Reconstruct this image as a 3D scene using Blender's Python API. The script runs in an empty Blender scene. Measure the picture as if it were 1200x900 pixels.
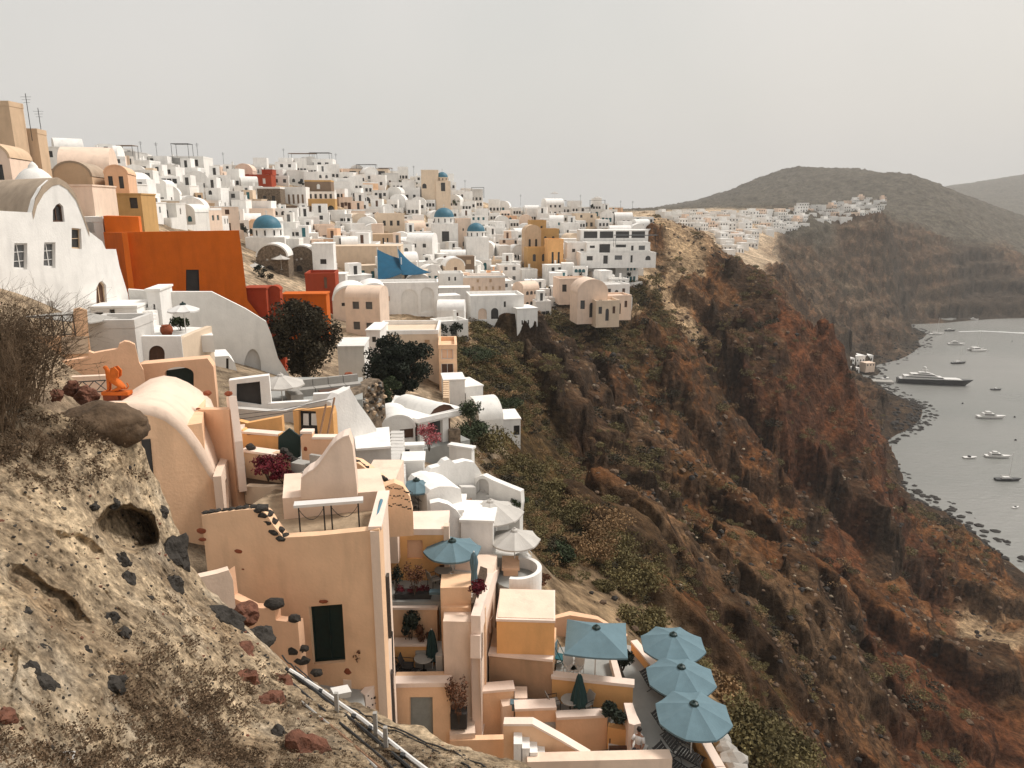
import bpy, bmesh, math, random
import numpy as np
from mathutils import Vector, Matrix
from mathutils.geometry import tessellate_polygon
random.seed(7); R = math.radians
S = bpy.context.scene; COL = S.collection
# ---------------------------------------------------------------- camera, world, sun, exposure
CAMH = 120.0; F = 850.0; PITCH = math.atan(210.0 / F); CP, SP = math.cos(PITCH), math.sin(PITCH)
cam = bpy.data.objects.new('camera', bpy.data.cameras.new('camera')); COL.objects.link(cam)
cam.location = (0, 0, CAMH); cam.rotation_euler = (math.pi / 2 - PITCH, 0, 0)
cam.data.sensor_width = 36; cam.data.lens = 36 * F / 1200; cam.data.clip_start = .2; cam.data.clip_end = 20000
S.camera = cam
S.view_settings.view_transform = 'Standard'; S.view_settings.look = 'None'
S.view_settings.gamma = 1; S.view_settings.exposure = 0.6; S.view_settings.use_curve_mapping = False
S.render.engine = 'CYCLES'; S.cycles.use_denoising = True; S.cycles.max_bounces = 6; S.cycles.diffuse_bounces = 3
S.cycles.volume_bounces = 0; S.cycles.caustics_reflective = False; S.cycles.caustics_refractive = False
SUN_EL, SUN_AZ = R(52), R(62)                    # azimuth from +Y towards +X
w = bpy.data.worlds.new('World'); S.world = w; w.use_nodes = True
nt = w.node_tree; nt.nodes.clear()
sky = nt.nodes.new('ShaderNodeTexSky'); sky.sky_type = 'NISHITA'; sky.sun_disc = False
sky.sun_elevation = SUN_EL; sky.sun_rotation = SUN_AZ; sky.air_density = 2; sky.dust_density = 8; sky.ozone_density = 1
mul = nt.nodes.new('ShaderNodeVectorMath'); mul.operation = 'SCALE'; mul.inputs['Scale'].default_value = .09
mix = nt.nodes.new('ShaderNodeMix'); mix.data_type = 'RGBA'; mix.inputs['Factor'].default_value = .88
mix.inputs['B'].default_value = (.585, .545, .515, 1)          # the even veil of cloud in front of the clear sky
tc = nt.nodes.new('ShaderNodeTexCoord'); cn = nt.nodes.new('ShaderNodeTexNoise'); cn.inputs['Scale'].default_value = 2.2; cn.inputs['Detail'].default_value = 3
cr = nt.nodes.new('ShaderNodeValToRGB'); cr.color_ramp.elements[0].position = .3; cr.color_ramp.elements[1].position = .75
cr.color_ramp.elements[0].color = (.48, .472, .452, 1); cr.color_ramp.elements[1].color = (.545, .52, .498, 1)
bg = nt.nodes.new('ShaderNodeBackground'); bg.inputs['Strength'].default_value = 1.0
wo = nt.nodes.new('ShaderNodeOutputWorld'); L = nt.links.new
L(sky.outputs[0], mul.inputs[0]); L(mul.outputs[0], mix.inputs['A']); L(tc.outputs['Generated'], cn.inputs['Vector']); L(cn.outputs['Fac'], cr.inputs[0])
L(cr.outputs[0], mix.inputs['B']); L(mix.outputs['Result'], bg.inputs[0]); L(bg.outputs[0], wo.inputs[0])
sl = bpy.data.lights.new('sun', 'SUN'); sl.energy = 2.1; sl.angle = R(15); sl.color = (1, .955, .90)
so = bpy.data.objects.new('sun', sl); COL.objects.link(so)
sd = Vector((math.sin(SUN_AZ) * math.cos(SUN_EL), math.cos(SUN_AZ) * math.cos(SUN_EL), math.sin(SUN_EL)))
so.rotation_euler = sd.to_track_quat('Z', 'Y').to_euler()

# ---------------------------------------------------------------- where things stand: photograph measurements turned into places (z relative to eye level)
def ray(px, py):
    dx = (px - 600) / F; dy = (450 - py) / F
    return dx, CP + dy * SP, dy * CP - SP
def P(px, py, t):
    a, b, c = ray(px, py); return Vector((a * t, b * t, c * t + CAMH))
def Q(px, py, Y):
    a, b, c = ray(px, py); t = Y / b; return Vector((a * t, Y, c * t + CAMH))
def H(px, py, z):
    a, b, c = ray(px, py); t = z / c; return Vector((a * t, b * t, z + CAMH))
def topx(v):
    x, y, z = v[0], v[1], v[2] - CAMH
    f = y * CP - z * SP; u = y * SP + z * CP
    return 600 + F * x / f, 450 - F * u / f

# ---------------------------------------------------------------- noise on arrays
def _h(ix, iy, iz, s):
    n = (ix * 374761393 + iy * 668265263 + iz * 2147483647 + s * 1274126177) & 0xffffffff
    n = ((n ^ (n >> 13)) * 1274126177) & 0xffffffff
    n = ((n ^ (n >> 16)) * 2246822519) & 0xffffffff
    return ((n ^ (n >> 15)) & 0xffffff) / float(0xffffff) * 2 - 1
def vnoise(p, s=0):
    i = np.floor(p).astype(np.int64); f = p - i; f = f * f * (3 - 2 * f)
    x, y, z = i[:, 0], i[:, 1], i[:, 2]; r = 0
    for a in (0, 1):
        wa = f[:, 0] if a else 1 - f[:, 0]
        for b in (0, 1):
            wb = f[:, 1] if b else 1 - f[:, 1]
            for c in (0, 1):
                wc = f[:, 2] if c else 1 - f[:, 2]
                r = r + wa * wb * wc * _h(x + a, y + b, z + c, s)
    return r
def fbm(p, o=5, s=0, g=.5, ridge=False):
    r = 0; a = 1.; t = 0
    for k in range(o):
        n = vnoise(p * (2 ** k) + 17.3 * k, s + k)
        if ridge: n = 1 - 2 * np.abs(n)
        r = r + a * n; t += a; a *= g
    return r / t

# ---------------------------------------------------------------- object helpers
def link(o, parent=None):
    COL.objects.link(o)
    if parent: o.parent = parent
    return o
def tag(o, label=None, cat=None, group=None, kind=None):
    if label: o['label'] = label
    if cat: o['category'] = cat
    if group: o['group'] = group
    if kind: o['kind'] = kind
    return o
def thing(name, label, cat, loc=(0, 0, 0), rz=0, group=None):
    o = bpy.data.objects.new(name, None); link(o); o.location = loc; o.rotation_euler = (0, 0, rz); o.empty_display_size = .3
    return tag(o, label, cat, group)
class MB:
    def __init__(s): s.v = []; s.f = []
    def add(s, vs, fs):
        n = len(s.v); s.v += [tuple(v) for v in vs]; s.f += [tuple(i + n for i in f) for f in fs]; return s
    def box(s, x0, x1, y0, y1, z0, z1):
        return s.add([(x0, y0, z0), (x1, y0, z0), (x1, y1, z0), (x0, y1, z0), (x0, y0, z1), (x1, y0, z1), (x1, y1, z1), (x0, y1, z1)],
                     [(0, 3, 2, 1), (4, 5, 6, 7), (0, 1, 5, 4), (1, 2, 6, 5), (2, 3, 7, 6), (3, 0, 4, 7)])
    def prism(s, poly, z0, z1):                  # plan polygon, upright
        n = len(poly); a = sum(poly[i][0] * poly[(i + 1) % n][1] - poly[(i + 1) % n][0] * poly[i][1] for i in range(n))
        if a < 0: poly = poly[::-1]
        tri = tessellate_polygon([[Vector((p[0], p[1], 0)) for p in poly]])
        vs = [(p[0], p[1], z0) for p in poly] + [(p[0], p[1], z1) for p in poly]
        fs = []
        for t in tri:
            c = (Vector(poly[t[1]][:2]) - Vector(poly[t[0]][:2])).cross(Vector(poly[t[2]][:2]) - Vector(poly[t[0]][:2]))
            if c < 0: t = t[::-1]
            fs += [(t[2], t[1], t[0]), (t[0] + n, t[1] + n, t[2] + n)]
        for i in range(n): j = (i + 1) % n; fs.append((i, j, j + n, i + n))
        return s.add(vs, fs)
    def panel(s, out, holes, y0, y1, M=None):    # upright slab drawn in x-z, openings cut through, y0 in front
        loops = [list(out)] + [list(h) for h in holes]
        flat = [p for l in loops for p in l]; n = len(flat)
        tri = tessellate_polygon([[Vector((p[0], p[1], 0)) for p in l] for l in loops])
        vs = [(p[0], y0, p[1]) for p in flat] + [(p[0], y1, p[1]) for p in flat]; fs = []
        for t in tri:
            a, b, c = [Vector(flat[i]) for i in t]
            if (b - a).cross(c - a) < 0: t = t[::-1]
            fs += [tuple(t), (t[2] + n, t[1] + n, t[0] + n)]
        k = 0
        for li, l in enumerate(loops):
            m = len(l); a = sum(l[i][0] * l[(i + 1) % m][1] - l[(i + 1) % m][0] * l[i][1] for i in range(m))
            for i in range(m):
                j = (i + 1) % m; q = (k + i, k + j, k + j + n, k + i + n)
                if (a > 0) == (li == 0): q = (q[0], q[3], q[2], q[1])
                fs.append(q[::-1] if False else q)
            k += m
        if M is not None: vs = [tuple(M @ Vector(v)) for v in vs]
        return s.add(vs, fs)
    def tube(s, pts, r, n=5, cap=True):
        pts = [Vector(p) for p in pts]; m = len(pts); rs = r if isinstance(r, (list, tuple)) else [r] * m
        base = len(s.v); up0 = None
        for i, p in enumerate(pts):
            d = (pts[min(i + 1, m - 1)] - pts[max(i - 1, 0)]).normalized()
            u = d.orthogonal().normalized() if up0 is None else (up0 - d * up0.dot(d)).normalized()
            up0 = u; v = d.cross(u)
            for k in range(n):
                a = 2 * math.pi * k / n; s.v.append(tuple(p + (u * math.cos(a) + v * math.sin(a)) * rs[i]))
        for i in range(m - 1):
            for k in range(n):
                a = base + i * n + k; b = base + i * n + (k + 1) % n; s.f.append((a, b, b + n, a + n))
        if cap:
            s.f.append(tuple(base + k for k in range(n))[::-1]); s.f.append(tuple(base + (m - 1) * n + k for k in range(n)))
        return s
    def lathe(s, prof, n=20, c=(0, 0, 0), a0=0, a1=2 * math.pi):   # profile of (r, z)
        b = len(s.v); full = abs(a1 - a0 - 2 * math.pi) < 1e-4; nn = n if full else n + 1
        for r_, z in prof:
            for k in range(nn):
                a = a0 + (a1 - a0) * k / n; s.v.append((c[0] + r_ * math.cos(a), c[1] + r_ * math.sin(a), c[2] + z))
        for i in range(len(prof) - 1):
            for k in range(n if full else n):
                k2 = (k + 1) % nn; q = (b + i * nn + k, b + i * nn + k2, b + (i + 1) * nn + k2, b + (i + 1) * nn + k); s.f.append(q)
        return s
    def rock(s, c, r, seed=0, n=2, sq=(1, 1, 1), rough=.35, facet=.12):
        bm = bmesh.new(); bmesh.ops.create_icosphere(bm, subdivisions=n, radius=1)
        a = np.array([v.co[:] for v in bm.verts]); d = 1 + rough * fbm(a * 1.1 + seed * 7.7, 3, seed)
        cell = np.round(a * 1.6 + seed) ; d *= 1 + facet * np.sin(cell.sum(1) * 2.3 + seed)
        if n >= 3: d = d * (1 + .13 * fbm(a * 3.1 + seed, 4, seed + 5, .6, True)) + .05 * fbm(a * 9 + seed, 3, seed + 8, .6)
        a = a * d[:, None] * np.array(sq) * r + np.array(c)
        s.add(a.tolist(), [tuple(v.index for v in f.verts) for f in bm.faces]); bm.free(); return s
    def build(s, name, mat, parent=None, smooth=False, world=False, auto=None):
        me = bpy.data.meshes.new(name)
        vs = s.v
        if world and parent: l = parent.location; vs = [(v[0] - l.x, v[1] - l.y, v[2] - l.z) for v in vs]
        me.from_pydata(vs, [], s.f); me.materials.append(mat)
        if smooth: me.polygons.foreach_set('use_smooth', [True] * len(me.polygons))
        me.update(); o = bpy.data.objects.new(name, me); link(o, parent)
        if auto: 
            me.polygons.foreach_set('use_smooth', [True] * len(me.polygons)); me.set_sharp_from_angle(angle=R(auto))
        return o
def np_mesh(name, mat, verts, faces, smooth=True, cols=None, kind=None):
    me = bpy.data.meshes.new(name); n = len(verts); m = len(faces); k = faces.shape[1]
    me.vertices.add(n); me.vertices.foreach_set('co', np.asarray(verts, np.float32).ravel())
    me.loops.add(m * k); me.loops.foreach_set('vertex_index', faces.astype(np.int32).ravel())
    me.polygons.add(m); me.polygons.foreach_set('loop_start', np.arange(0, m * k, k, dtype=np.int32))
    me.polygons.foreach_set('use_smooth', np.full(m, smooth)); me.update(calc_edges=True); me.materials.append(mat)
    if cols is not None:
        ca = me.color_attributes.new('soil', 'FLOAT_COLOR', 'POINT'); c4 = np.ones((n, 4), np.float32); c4[:, :3] = cols; ca.data.foreach_set('color', c4.ravel())
    o = bpy.data.objects.new(name, me); link(o)
    if kind: o['kind'] = kind
    return o

# ---------------------------------------------------------------- materials
def mat(name, col, rough=.85, var=.12, scale=2., bump=.15, bscale=14., metal=0, stain=0, spec=.3):
    m = bpy.data.materials.new(name); m.use_nodes = True; n = m.node_tree; L = n.links.new; b = n.nodes['Principled BSDF']
    b.inputs['Roughness'].default_value = rough; b.inputs['Metallic'].default_value = metal; b.inputs['Specular IOR Level'].default_value = spec
    co = n.nodes.new('ShaderNodeNewGeometry'); nz = n.nodes.new('ShaderNodeTexNoise'); nz.inputs['Scale'].default_value = scale; nz.inputs['Detail'].default_value = 6; nz.inputs['Roughness'].default_value = .62
    L(co.outputs['Position'], nz.inputs['Vector']); r = n.nodes.new('ShaderNodeValToRGB')
    r.color_ramp.elements[0].position = .3; r.color_ramp.elements[1].position = .7
    r.color_ramp.elements[0].color = (*[c * (1 - var) for c in col], 1); r.color_ramp.elements[1].color = (*[min(1, c * (1 + var * .6)) for c in col], 1)
    L(nz.outputs['Fac'], r.inputs[0]); out = r.outputs[0]
    if stain:
        mp = n.nodes.new('ShaderNodeMapping'); mp.inputs['Scale'].default_value = (1.4, 1.4, .28); L(co.outputs['Position'], mp.inputs[0])
        n2 = n.nodes.new('ShaderNodeTexNoise'); n2.inputs['Scale'].default_value = 1.2; n2.inputs['Detail'].default_value = 5; L(mp.outputs[0], n2.inputs['Vector'])
        r2 = n.nodes.new('ShaderNodeValToRGB'); r2.color_ramp.elements[0].position = .5; r2.color_ramp.elements[1].position = .78
        r2.color_ramp.elements[0].color = (0, 0, 0, 1); r2.color_ramp.elements[1].color = (stain,) * 3 + (1,)
        mx = n.nodes.new('ShaderNodeMix'); mx.data_type = 'RGBA'; mx.inputs['B'].default_value = (*[c * .55 for c in col], 1)
        L(n2.outputs['Fac'], r2.inputs[0]); L(r2.outputs[0], mx.inputs['Factor']); L(out, mx.inputs['A']); out = mx.outputs['Result']
    L(out, b.inputs['Base Color'])
    if bump:
        n3 = n.nodes.new('ShaderNodeTexNoise'); n3.inputs['Scale'].default_value = bscale; n3.inputs['Detail'].default_value = 4; L(co.outputs['Position'], n3.inputs['Vector'])
        bp = n.nodes.new('ShaderNodeBump'); bp.inputs['Strength'].default_value = bump; bp.inputs['Distance'].default_value = .05
        L(n3.outputs['Fac'], bp.inputs['Height']); L(bp.outputs[0], b.inputs['Normal'])
    return m
M = {}
def stucco(k, c, st=.35, var=.09): M[k] = mat(k, c, .9, var, .9, .25, 9., stain=st)
stucco('white', (.85, .825, .785)); stucco('white2', (.78, .755, .71)); stucco('greywhite', (.60, .575, .54)); stucco('cream', (.70, .56, .42))
stucco('pinkish', (.80, .62, .49)); stucco('coping', (.84, .68, .575), .2); stucco('peach', (.84, .55, .345), .45, .10); stucco('ochre', (.78, .43, .175))
stucco('salmon', (.80, .50, .32)); stucco('tan', (.62, .45, .30)); stucco('orange', (.60, .125, .008), .4, .1); stucco('red', (.36, .055, .018), .3)
stucco('oldbrown', (.22, .15, .10)); stucco('ochre2', (.55, .33, .13)); stucco('cement', (.36, .34, .31)); stucco('vaultgrey', (.42, .33, .245), .5, .2)
M['floor'] = mat('grey_floor', (.33, .33, .31), .8, .12, 1.5, .1, 20)
M['dark'] = mat('window_dark', (.035, .032, .03), .25, .3, 1, 0, spec=.5)
M['glassgrey'] = mat('window_grey', (.10, .10, .10), .2, .3, 1, 0, spec=.6)
M['brownwood'] = mat('brown_shutter', (.10, .05, .03), .6, .2, 6, .1)
M['greendoor'] = mat('green_door', (.010, .028, .026), .45, .2, 5, .1); M['teal'] = mat('teal_paint', (.02, .12, .14), .5, .2, 5, .1)
M['greyblue'] = mat('grey_blue_door', (.26, .28, .27), .6, .12, 4, .1)
M['bluedome'] = mat('blue_dome', (.045, .15, .21), .55, .15, 1.5, .1, 6); M['iron'] = mat('dark_iron', (.03, .03, .03), .5, .2, 5, 0)
M['blacktrim'] = mat('black_trim', (.045, .042, .04), .7, .2, 3, 0); M['blueframe'] = mat('blue_frame', (.08, .20, .27), .5, .1, 4, 0)
M['umb'] = mat('blue_canvas', (.125, .195, .225), .9, .1, 2.5, .1, 40); M['umbdark'] = mat('dark_green_canvas', (.02, .05, .05), .9, .25, 5, .2, 30)
M['umbgrey'] = mat('grey_canvas', (.50, .47, .43), .9, .1, 2, .1, 30); M['sail'] = mat('blue_sail', (.006, .075, .14), .9, .15, 1, .1, 8)
M['pole'] = mat('white_metal', (.7, .68, .65), .4, .05, 3, 0); M['wood'] = mat('wood', (.25, .14, .08), .7, .3, 6, .2)
M['cushion'] = mat('grey_cushion', (.36, .34, .31), .95, .1, 5, .2, 30); M['terracotta'] = mat('terracotta', (.26, .07, .03), .8, .2, 6, .2)
M['darkrock'] = mat('dark_lava_rock', (.042, .036, .030), .9, .5, 8, .8, 18); M['redrock'] = mat('red_lava_rock', (.16, .068, .042), .95, .5, 6, .9, 14)
M['boulder'] = mat('brown_boulder', (.125, .082, .050), .95, .5, 3, .9, 7); M['wetrock'] = mat('shore_rock', (.035, .03, .026), .9, .4, 1, .5, 3)
M['bark'] = mat('bark', (.09, .06, .04), .95, .4, 12, .6, 20); M['twig'] = mat('dry_twig', (.13, .085, .05), .95, .5, 3, 0)
M['leafdark'] = mat('dark_leaf', (.020, .026, .016), .85, .6, 1.2, 0); M['leafolive'] = mat('brownish_leaf', (.050, .040, .022), .9, .6, .8, 0)
M['scrub'] = mat('olive_scrub', (.150, .120, .050), .95, .6, .25, 0); M['scrub2'] = mat('dry_scrub', (.22, .135, .065), .95, .6, .25, 0)
M['green'] = mat('green_leaf', (.05, .065, .03), .9, .5, 2, 0); M['flower'] = mat('crimson_flower', (.13, .012, .02), .9, .6, 4, 0)
M['rustleaf'] = mat('rusty_leaf', (.14, .06, .03), .9, .6, 4, 0); M['pinkflower'] = mat('pink_flower', (.42, .12, .13), .9, .5, 4, 0)
M['hull'] = mat('white_hull', (.72, .70, .67), .35, .05, 1, 0); M['hulldark'] = mat('dark_hull', (.02, .02, .022), .3, .1, 1, 0)
M['cloth'] = mat('white_shirt', (.7, .68, .66), .9, .1, 5, .2); M['skin'] = mat('skin', (.32, .17, .11), .6, .1, 5, 0); M['hair'] = mat('dark_hair', (.02, .015, .012), .8, .3, 8, 0)
M['darkcloth'] = mat('dark_trousers', (.03, .03, .04), .9, .2, 5, 0); M['statue'] = mat('orange_terracotta', (.58, .13, .015), .8, .2, 5, .4, 12)
M['sand'] = mat('sandy_cloth', (.40, .30, .20), .95, .3, 2.5, 1., 5); M['foam'] = mat('foam', (.55, .55, .53), .6, .2, .3, 0)
M['rubble'] = mat('rubble_stone', (.20, .15, .105), .95, .75, 3.2, 1., 3.5)
# ---------------------------------------------------------------- the hillside: heights and soils at places seen in the photograph, everything between interpolated
# classes: 0 brown rock, 1 olive scrub, 2 pale rubble, 3 red, 4 dark rock, 5 lime-washed lanes, 6 far green-grey
G = [
 # town
 (60,188,130,5),(200,195,210,5),(350,195,250,5),(450,205,270,5),(520,216,290,5),(600,245,320,5),(700,247,300,5),(745,252,285,5),
 (300,290,150,5),(400,300,165,5),(500,320,172,5),(600,300,240,5),(700,322,212,5),(600,385,172,5),(680,345,192,5),(740,322,222,5),(765,275,262,0),
 (400,370,122,5),(300,345,100,5),(500,400,100,5),(545,395,118,2),(440,440,76,5),(350,440,66,5),(520,470,72,5),(560,505,69,5),(480,525,53,5),(560,560,50,5),(620,645,42,5),
 (100,370,52,5),(200,370,67,5),(0,300,46,5),(100,430,38,5),(220,430,44,5),(0,400,28,5),(200,240,150,5),(100,250,100,5),(0,240,75,5),
 (450,260,225,5),(550,270,255,5),(650,280,255,5),(330,240,200,5),(-150,250,80,5),(-150,150,150,5),(-150,400,30,5),
 # mid slope
 (575,400,125,1),(545,430,96,1),(620,400,150,1),(560,460,85,1),(600,440,110,1),(640,400,165,1),(690,370,185,1),(700,400,168,4),(650,450,132,4),(640,430,140,4),(600,500,86,1),(620,540,84,1),(600,560,66,1),
 (650,520,112,1),(640,600,66,1),(660,640,62,1),(700,560,110,0),(730,600,100,4),(700,500,140,0),(740,450,170,0),(760,380,212,1),(720,420,172,1),(760,330,214,2),(740,350,205,1),(800,400,206,0),(780,350,232,2),(820,350,246,0),
 (770,265,265,2),(800,288,262,2),(830,310,258,0),(860,335,252,4),(890,352,250,4),(900,372,246,3),(940,385,243,3),(985,420,238,3),(985,440,234,3),(860,385,240,4),(880,400,236,4),(850,470,205,0),(930,440,226,0),(900,540,192,0),
 (930,560,198,3),(985,575,212,3),(960,590,190,4),(930,480,218,3),(970,500,224,3),(960,545,214,3),(900,600,168,0),(800,600,130,0),(800,500,165,0),(870,560,180,0),(760,560,130,1),(1000,620,196,3),(1050,600,240,3),(1050,655,190,4),(1070,705,208,3),(1000,680,172,3),
 (640,670,47,1),(660,700,41,2),(700,690,49,2),(730,715,46,2),(700,650,56,1),(760,640,75,1),(740,690,60,1),(760,700,62,1),(760,720,52,2),(830,760,62,0),(850,750,75,0),(850,700,92,0),(860,850,36,1),(900,880,42,1),(950,850,72,0),(900,800,72,1),
 (950,700,112,0),(1000,750,130,4),(1000,800,112,3),(1000,900,84,0),(1100,800,150,3),(1100,700,205,3),(1200,750,170,0),(1200,900,130,3),(1300,900,130,3),(1120,750,178,3),(1150,740,188,2),(1100,900,108,3),(950,900,58,1),
 (1180,700,214,0),(1120,640,236,0),
 # beyond the red cliff, down to the coves
 (992,450,233,3),(996,500,226,3),(1000,545,218,3),(1007,455,425,0),(1012,500,335,3),(1017,560,270,3),(1006,436,490,4),(1000,430,520,4),(1020,426,535,4),(1015,440,500,4),(950,250,1000,6),(1000,238,1150,6),(900,246,950,6),(830,246,900,6),(1060,250,1050,6),
 (1010,470,330,3),(1030,490,350,3),(1000,520,300,3),(1040,520,330,3),(1060,500,400,4),
 (900,340,380,4),(940,370,400,0),(920,320,470,0),(880,300,500,5),(830,290,440,2),(960,370,470,0),(1000,400,520,0),(1040,400,600,0),(950,400,430,0),
 (1060,395,660,0),(960,420,440,0),(860,300,480,5),
 (870,265,640,5),(950,262,700,6),(1000,250,800,6),(1040,240,900,6),(1040,262,760,0),(780,255,600,5),(820,250,700,5),(1000,300,700,0),(950,320,620,0),(1050,300,780,0),(1100,300,840,0),(1100,340,800,0),(1150,340,860,4),(1000,350,660,0),(1050,350,720,0),(1200,345,830,4),(1100,365,775,0),(1200,300,960,0),
 (1100,250,1050,6),(1150,280,1000,6),(1070,207,1300,6),(1101,226,1230,6),(1144,240,1250,6),(1200,291,1150,6),(1240,320,1050,6),(1000,200,1450,6),(965,196,1520,6),(1040,204,1380,6),(930,196,1600,6),(880,213,1600,6),(830,235,1600,6),(780,246,1600,6),(900,240,1200,6),(1000,230,1200,6),
 (1150,236,2600,6),(1200,213,3000,6),(1300,190,3200,6),
]
W = [ # plan places (x, y, height above the sea, class): shoreline, under the near terraces, the plateau behind
 (172,225,0,4),(175,271,0,4),(172,300,0,4),(180,337,0,4),(210,375,0,4),(236,402,0,4),(252,430,0,4),(250,473,0,4),(247,511,0,4),(275,540,0,4),(359,625,0,4),(400,690,0,4),(406,740,0,4),(480,765,0,4),(570,788,0,4),(720,800,0,4),(900,800,0,4),
 (200,150,0,4),(205,80,0,4),(205,20,0,4),
 (230,250,-18,4),(230,150,-18,4),(260,330,-18,4),(330,430,-18,4),(330,520,-18,4),(420,600,-18,4),(500,700,-18,4),(700,700,-18,4),(300,200,-18,4),(500,400,-18,4),(1200,600,-18,4),(350,100,-18,4),(600,200,-18,4),(300,30,-18,4),(1000,300,-18,4),(1500,700,-18,4),(1500,900,20,4),
 (-15,20,107.5,5),(-8,21.5,102,2),(-3,22,98,2),(0,23,95,2),(8,22,96,2),(13,23,93,1),(20,24,84,1),(-15,30,109,5),(-8,29.5,105.5,5),(-3,27,95.5,5),(-4.5,26,96,5),(-3.5,30,97,5),(1,28,96.5,5),(7,28,96.8,5),(5,34,97.5,2),(-4.5,33,101,5),(0,32,99.5,5),(9.5,30,95.5,1),(6.5,33,97,2),(9,36,94.5,2),(-4,38,103,5),(0,38,100,5),(-10,40,108,5),(11,28,94,1),(10,24,95,1),(5,24.5,96.5,5),
 (-10,10,106,2),(0,10,100,2),(10,10,92,1),(30,10,70,0),(80,30,40,3),(-40,20,112,5),(-40,60,118,5),(0,3,104,2),(-6,3,106,2),(60,60,42,3),
 (-150,200,128,5),(-100,330,120,5),(0,420,105,6),(100,450,100,6),(-200,500,110,6),(0,900,100,6),(-400,900,90,6),(-400,1800,60,6),(0,1800,100,6),(200,2400,60,6),(-800,3000,10,6),(600,3800,60,6),(1500,3800,100,6),(1500,1800,10,6),(-300,300,110,5),(-300,60,120,5),(-800,400,60,6),(900,1200,60,6),(1300,1000,-18,4),(2500,2000,-18,4),(3500,3800,0,6),(1800,2500,60,6),
]
cp = [(*P(a, b, t), c) for a, b, t, c in G] + [(x, y, z, c) for x, y, z, c in W]
cp = np.array(cp, float)
KU = 4.2
def uv(x, y): return np.arctan2(x, y) * KU, np.log(np.hypot(x, y)) * 2.0
cu, cv = uv(cp[:, 0], cp[:, 1]); cr_ = np.hypot(cp[:, 0], cp[:, 1]); cval = (cp[:, 2] - CAMH) / cr_
def phi(u, v, cu, cv): return np.sqrt((u[:, None] - cu[None]) ** 2 + (v[:, None] - cv[None]) ** 2 + .0006)
Am = phi(cu, cv, cu, cv); n_ = len(cp)
A2 = np.zeros((n_ + 1, n_ + 1)); A2[:n_, :n_] = Am - np.eye(n_) * .003; A2[:n_, n_] = 1; A2[n_, :n_] = 1
wts = np.linalg.solve(A2, np.append(cval, 0))
NA, NR = 1040, 1160
az = np.concatenate([np.linspace(R(-66), R(-38.5), 60)[:-1], np.linspace(R(-38.5), R(38.5), 921), np.linspace(R(38.5), R(66), 61)[1:]]); lr = np.linspace(math.log(9.), math.log(4800.), NR)
AZ, LR = np.meshgrid(az, lr); rr = np.exp(LR).ravel(); aa = AZ.ravel()
X = rr * np.sin(aa); Y = rr * np.cos(aa)
onehot_e = np.eye(7); onehot = np.eye(7)[cp[:, 3].astype(int)]
CA, CR = 320, 360                                              # evaluate coarsely, then read off
caz = np.linspace(az[0], az[-1], CA); clr = np.linspace(lr[0], lr[-1], CR); QA, QR = np.meshgrid(caz, clr); qu, qv = QA.ravel() * KU, QR.ravel() * 2.0
zc_ = np.empty(len(qu)); kc = np.zeros((len(qu), 7))
for s in range(0, len(qu), 30000):
    e = slice(s, s + 30000); zc_[e] = phi(qu[e], qv[e], cu, cv) @ wts[:-1] + wts[-1]
    d2 = (qu[e][:, None] - cu[None]) ** 2 + (qv[e][:, None] - cv[None]) ** 2; k = 1 / (d2 + .0008) ** 2.2; kc[e] = (k @ onehot) / k.sum(1)[:, None]
def bil(G_, a, l):
    fi = np.clip((a - caz[0]) / (caz[1] - caz[0]), 0, CA - 1.001); fj = np.clip((l - clr[0]) / (clr[1] - clr[0]), 0, CR - 1.001); i = fi.astype(int); j = fj.astype(int); fi = fi - i; fj = fj - j
    if G_.ndim == 3: fi = fi[:, None]; fj = fj[:, None]
    return (G_[j, i] * (1 - fi) + G_[j, i + 1] * fi) * (1 - fj) + (G_[j + 1, i] * (1 - fi) + G_[j + 1, i + 1] * fi) * fj
Z = bil(zc_.reshape(CR, CA), aa, LR.ravel()) * rr + CAMH
pn = np.c_[X, Y, Z]; wa = .028 * fbm(pn / np.clip(rr * .06, 2, 90)[:, None], 4, 91); wb = .10 * fbm(pn / np.clip(rr * .06, 2, 90)[:, None] + 50, 4, 95)
CLS = bil(kc.reshape(CR, CA, 7), aa + wa, LR.ravel() + wb)
Z = np.clip(Z, -22, 260)
Zb = Z.copy()
ZG = Z.reshape(NR, NA)
def zground(x, y):
    a = math.atan2(x, y); r = math.hypot(x, y)
    fi = float(np.interp(a, az, np.arange(NA))); fj = (math.log(max(r, 9.01)) - lr[0]) / (lr[1] - lr[0])
    i = int(max(0, min(NA - 2, fi))); j = int(max(0, min(NR - 2, fj))); fi -= i; fj -= j
    return (ZG[j, i] * (1 - fi) + ZG[j, i + 1] * fi) * (1 - fj) + (ZG[j + 1, i] * (1 - fi) + ZG[j + 1, i + 1] * fi) * fj
def hit(px, py, t0=30, t1=1500):                # where the sight line meets the hillside
    t = t0
    while t < t1:
        v = P(px, py, t)
        if v.z < zground(v.x, v.y):
            a, b = t / 1.015, t
            for _ in range(12):
                m_ = (a + b) / 2; v = P(px, py, m_)
                if v.z < zground(v.x, v.y): b = m_
                else: a = m_
            return v, (a + b) / 2
        t *= 1.015
    return None, None


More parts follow.
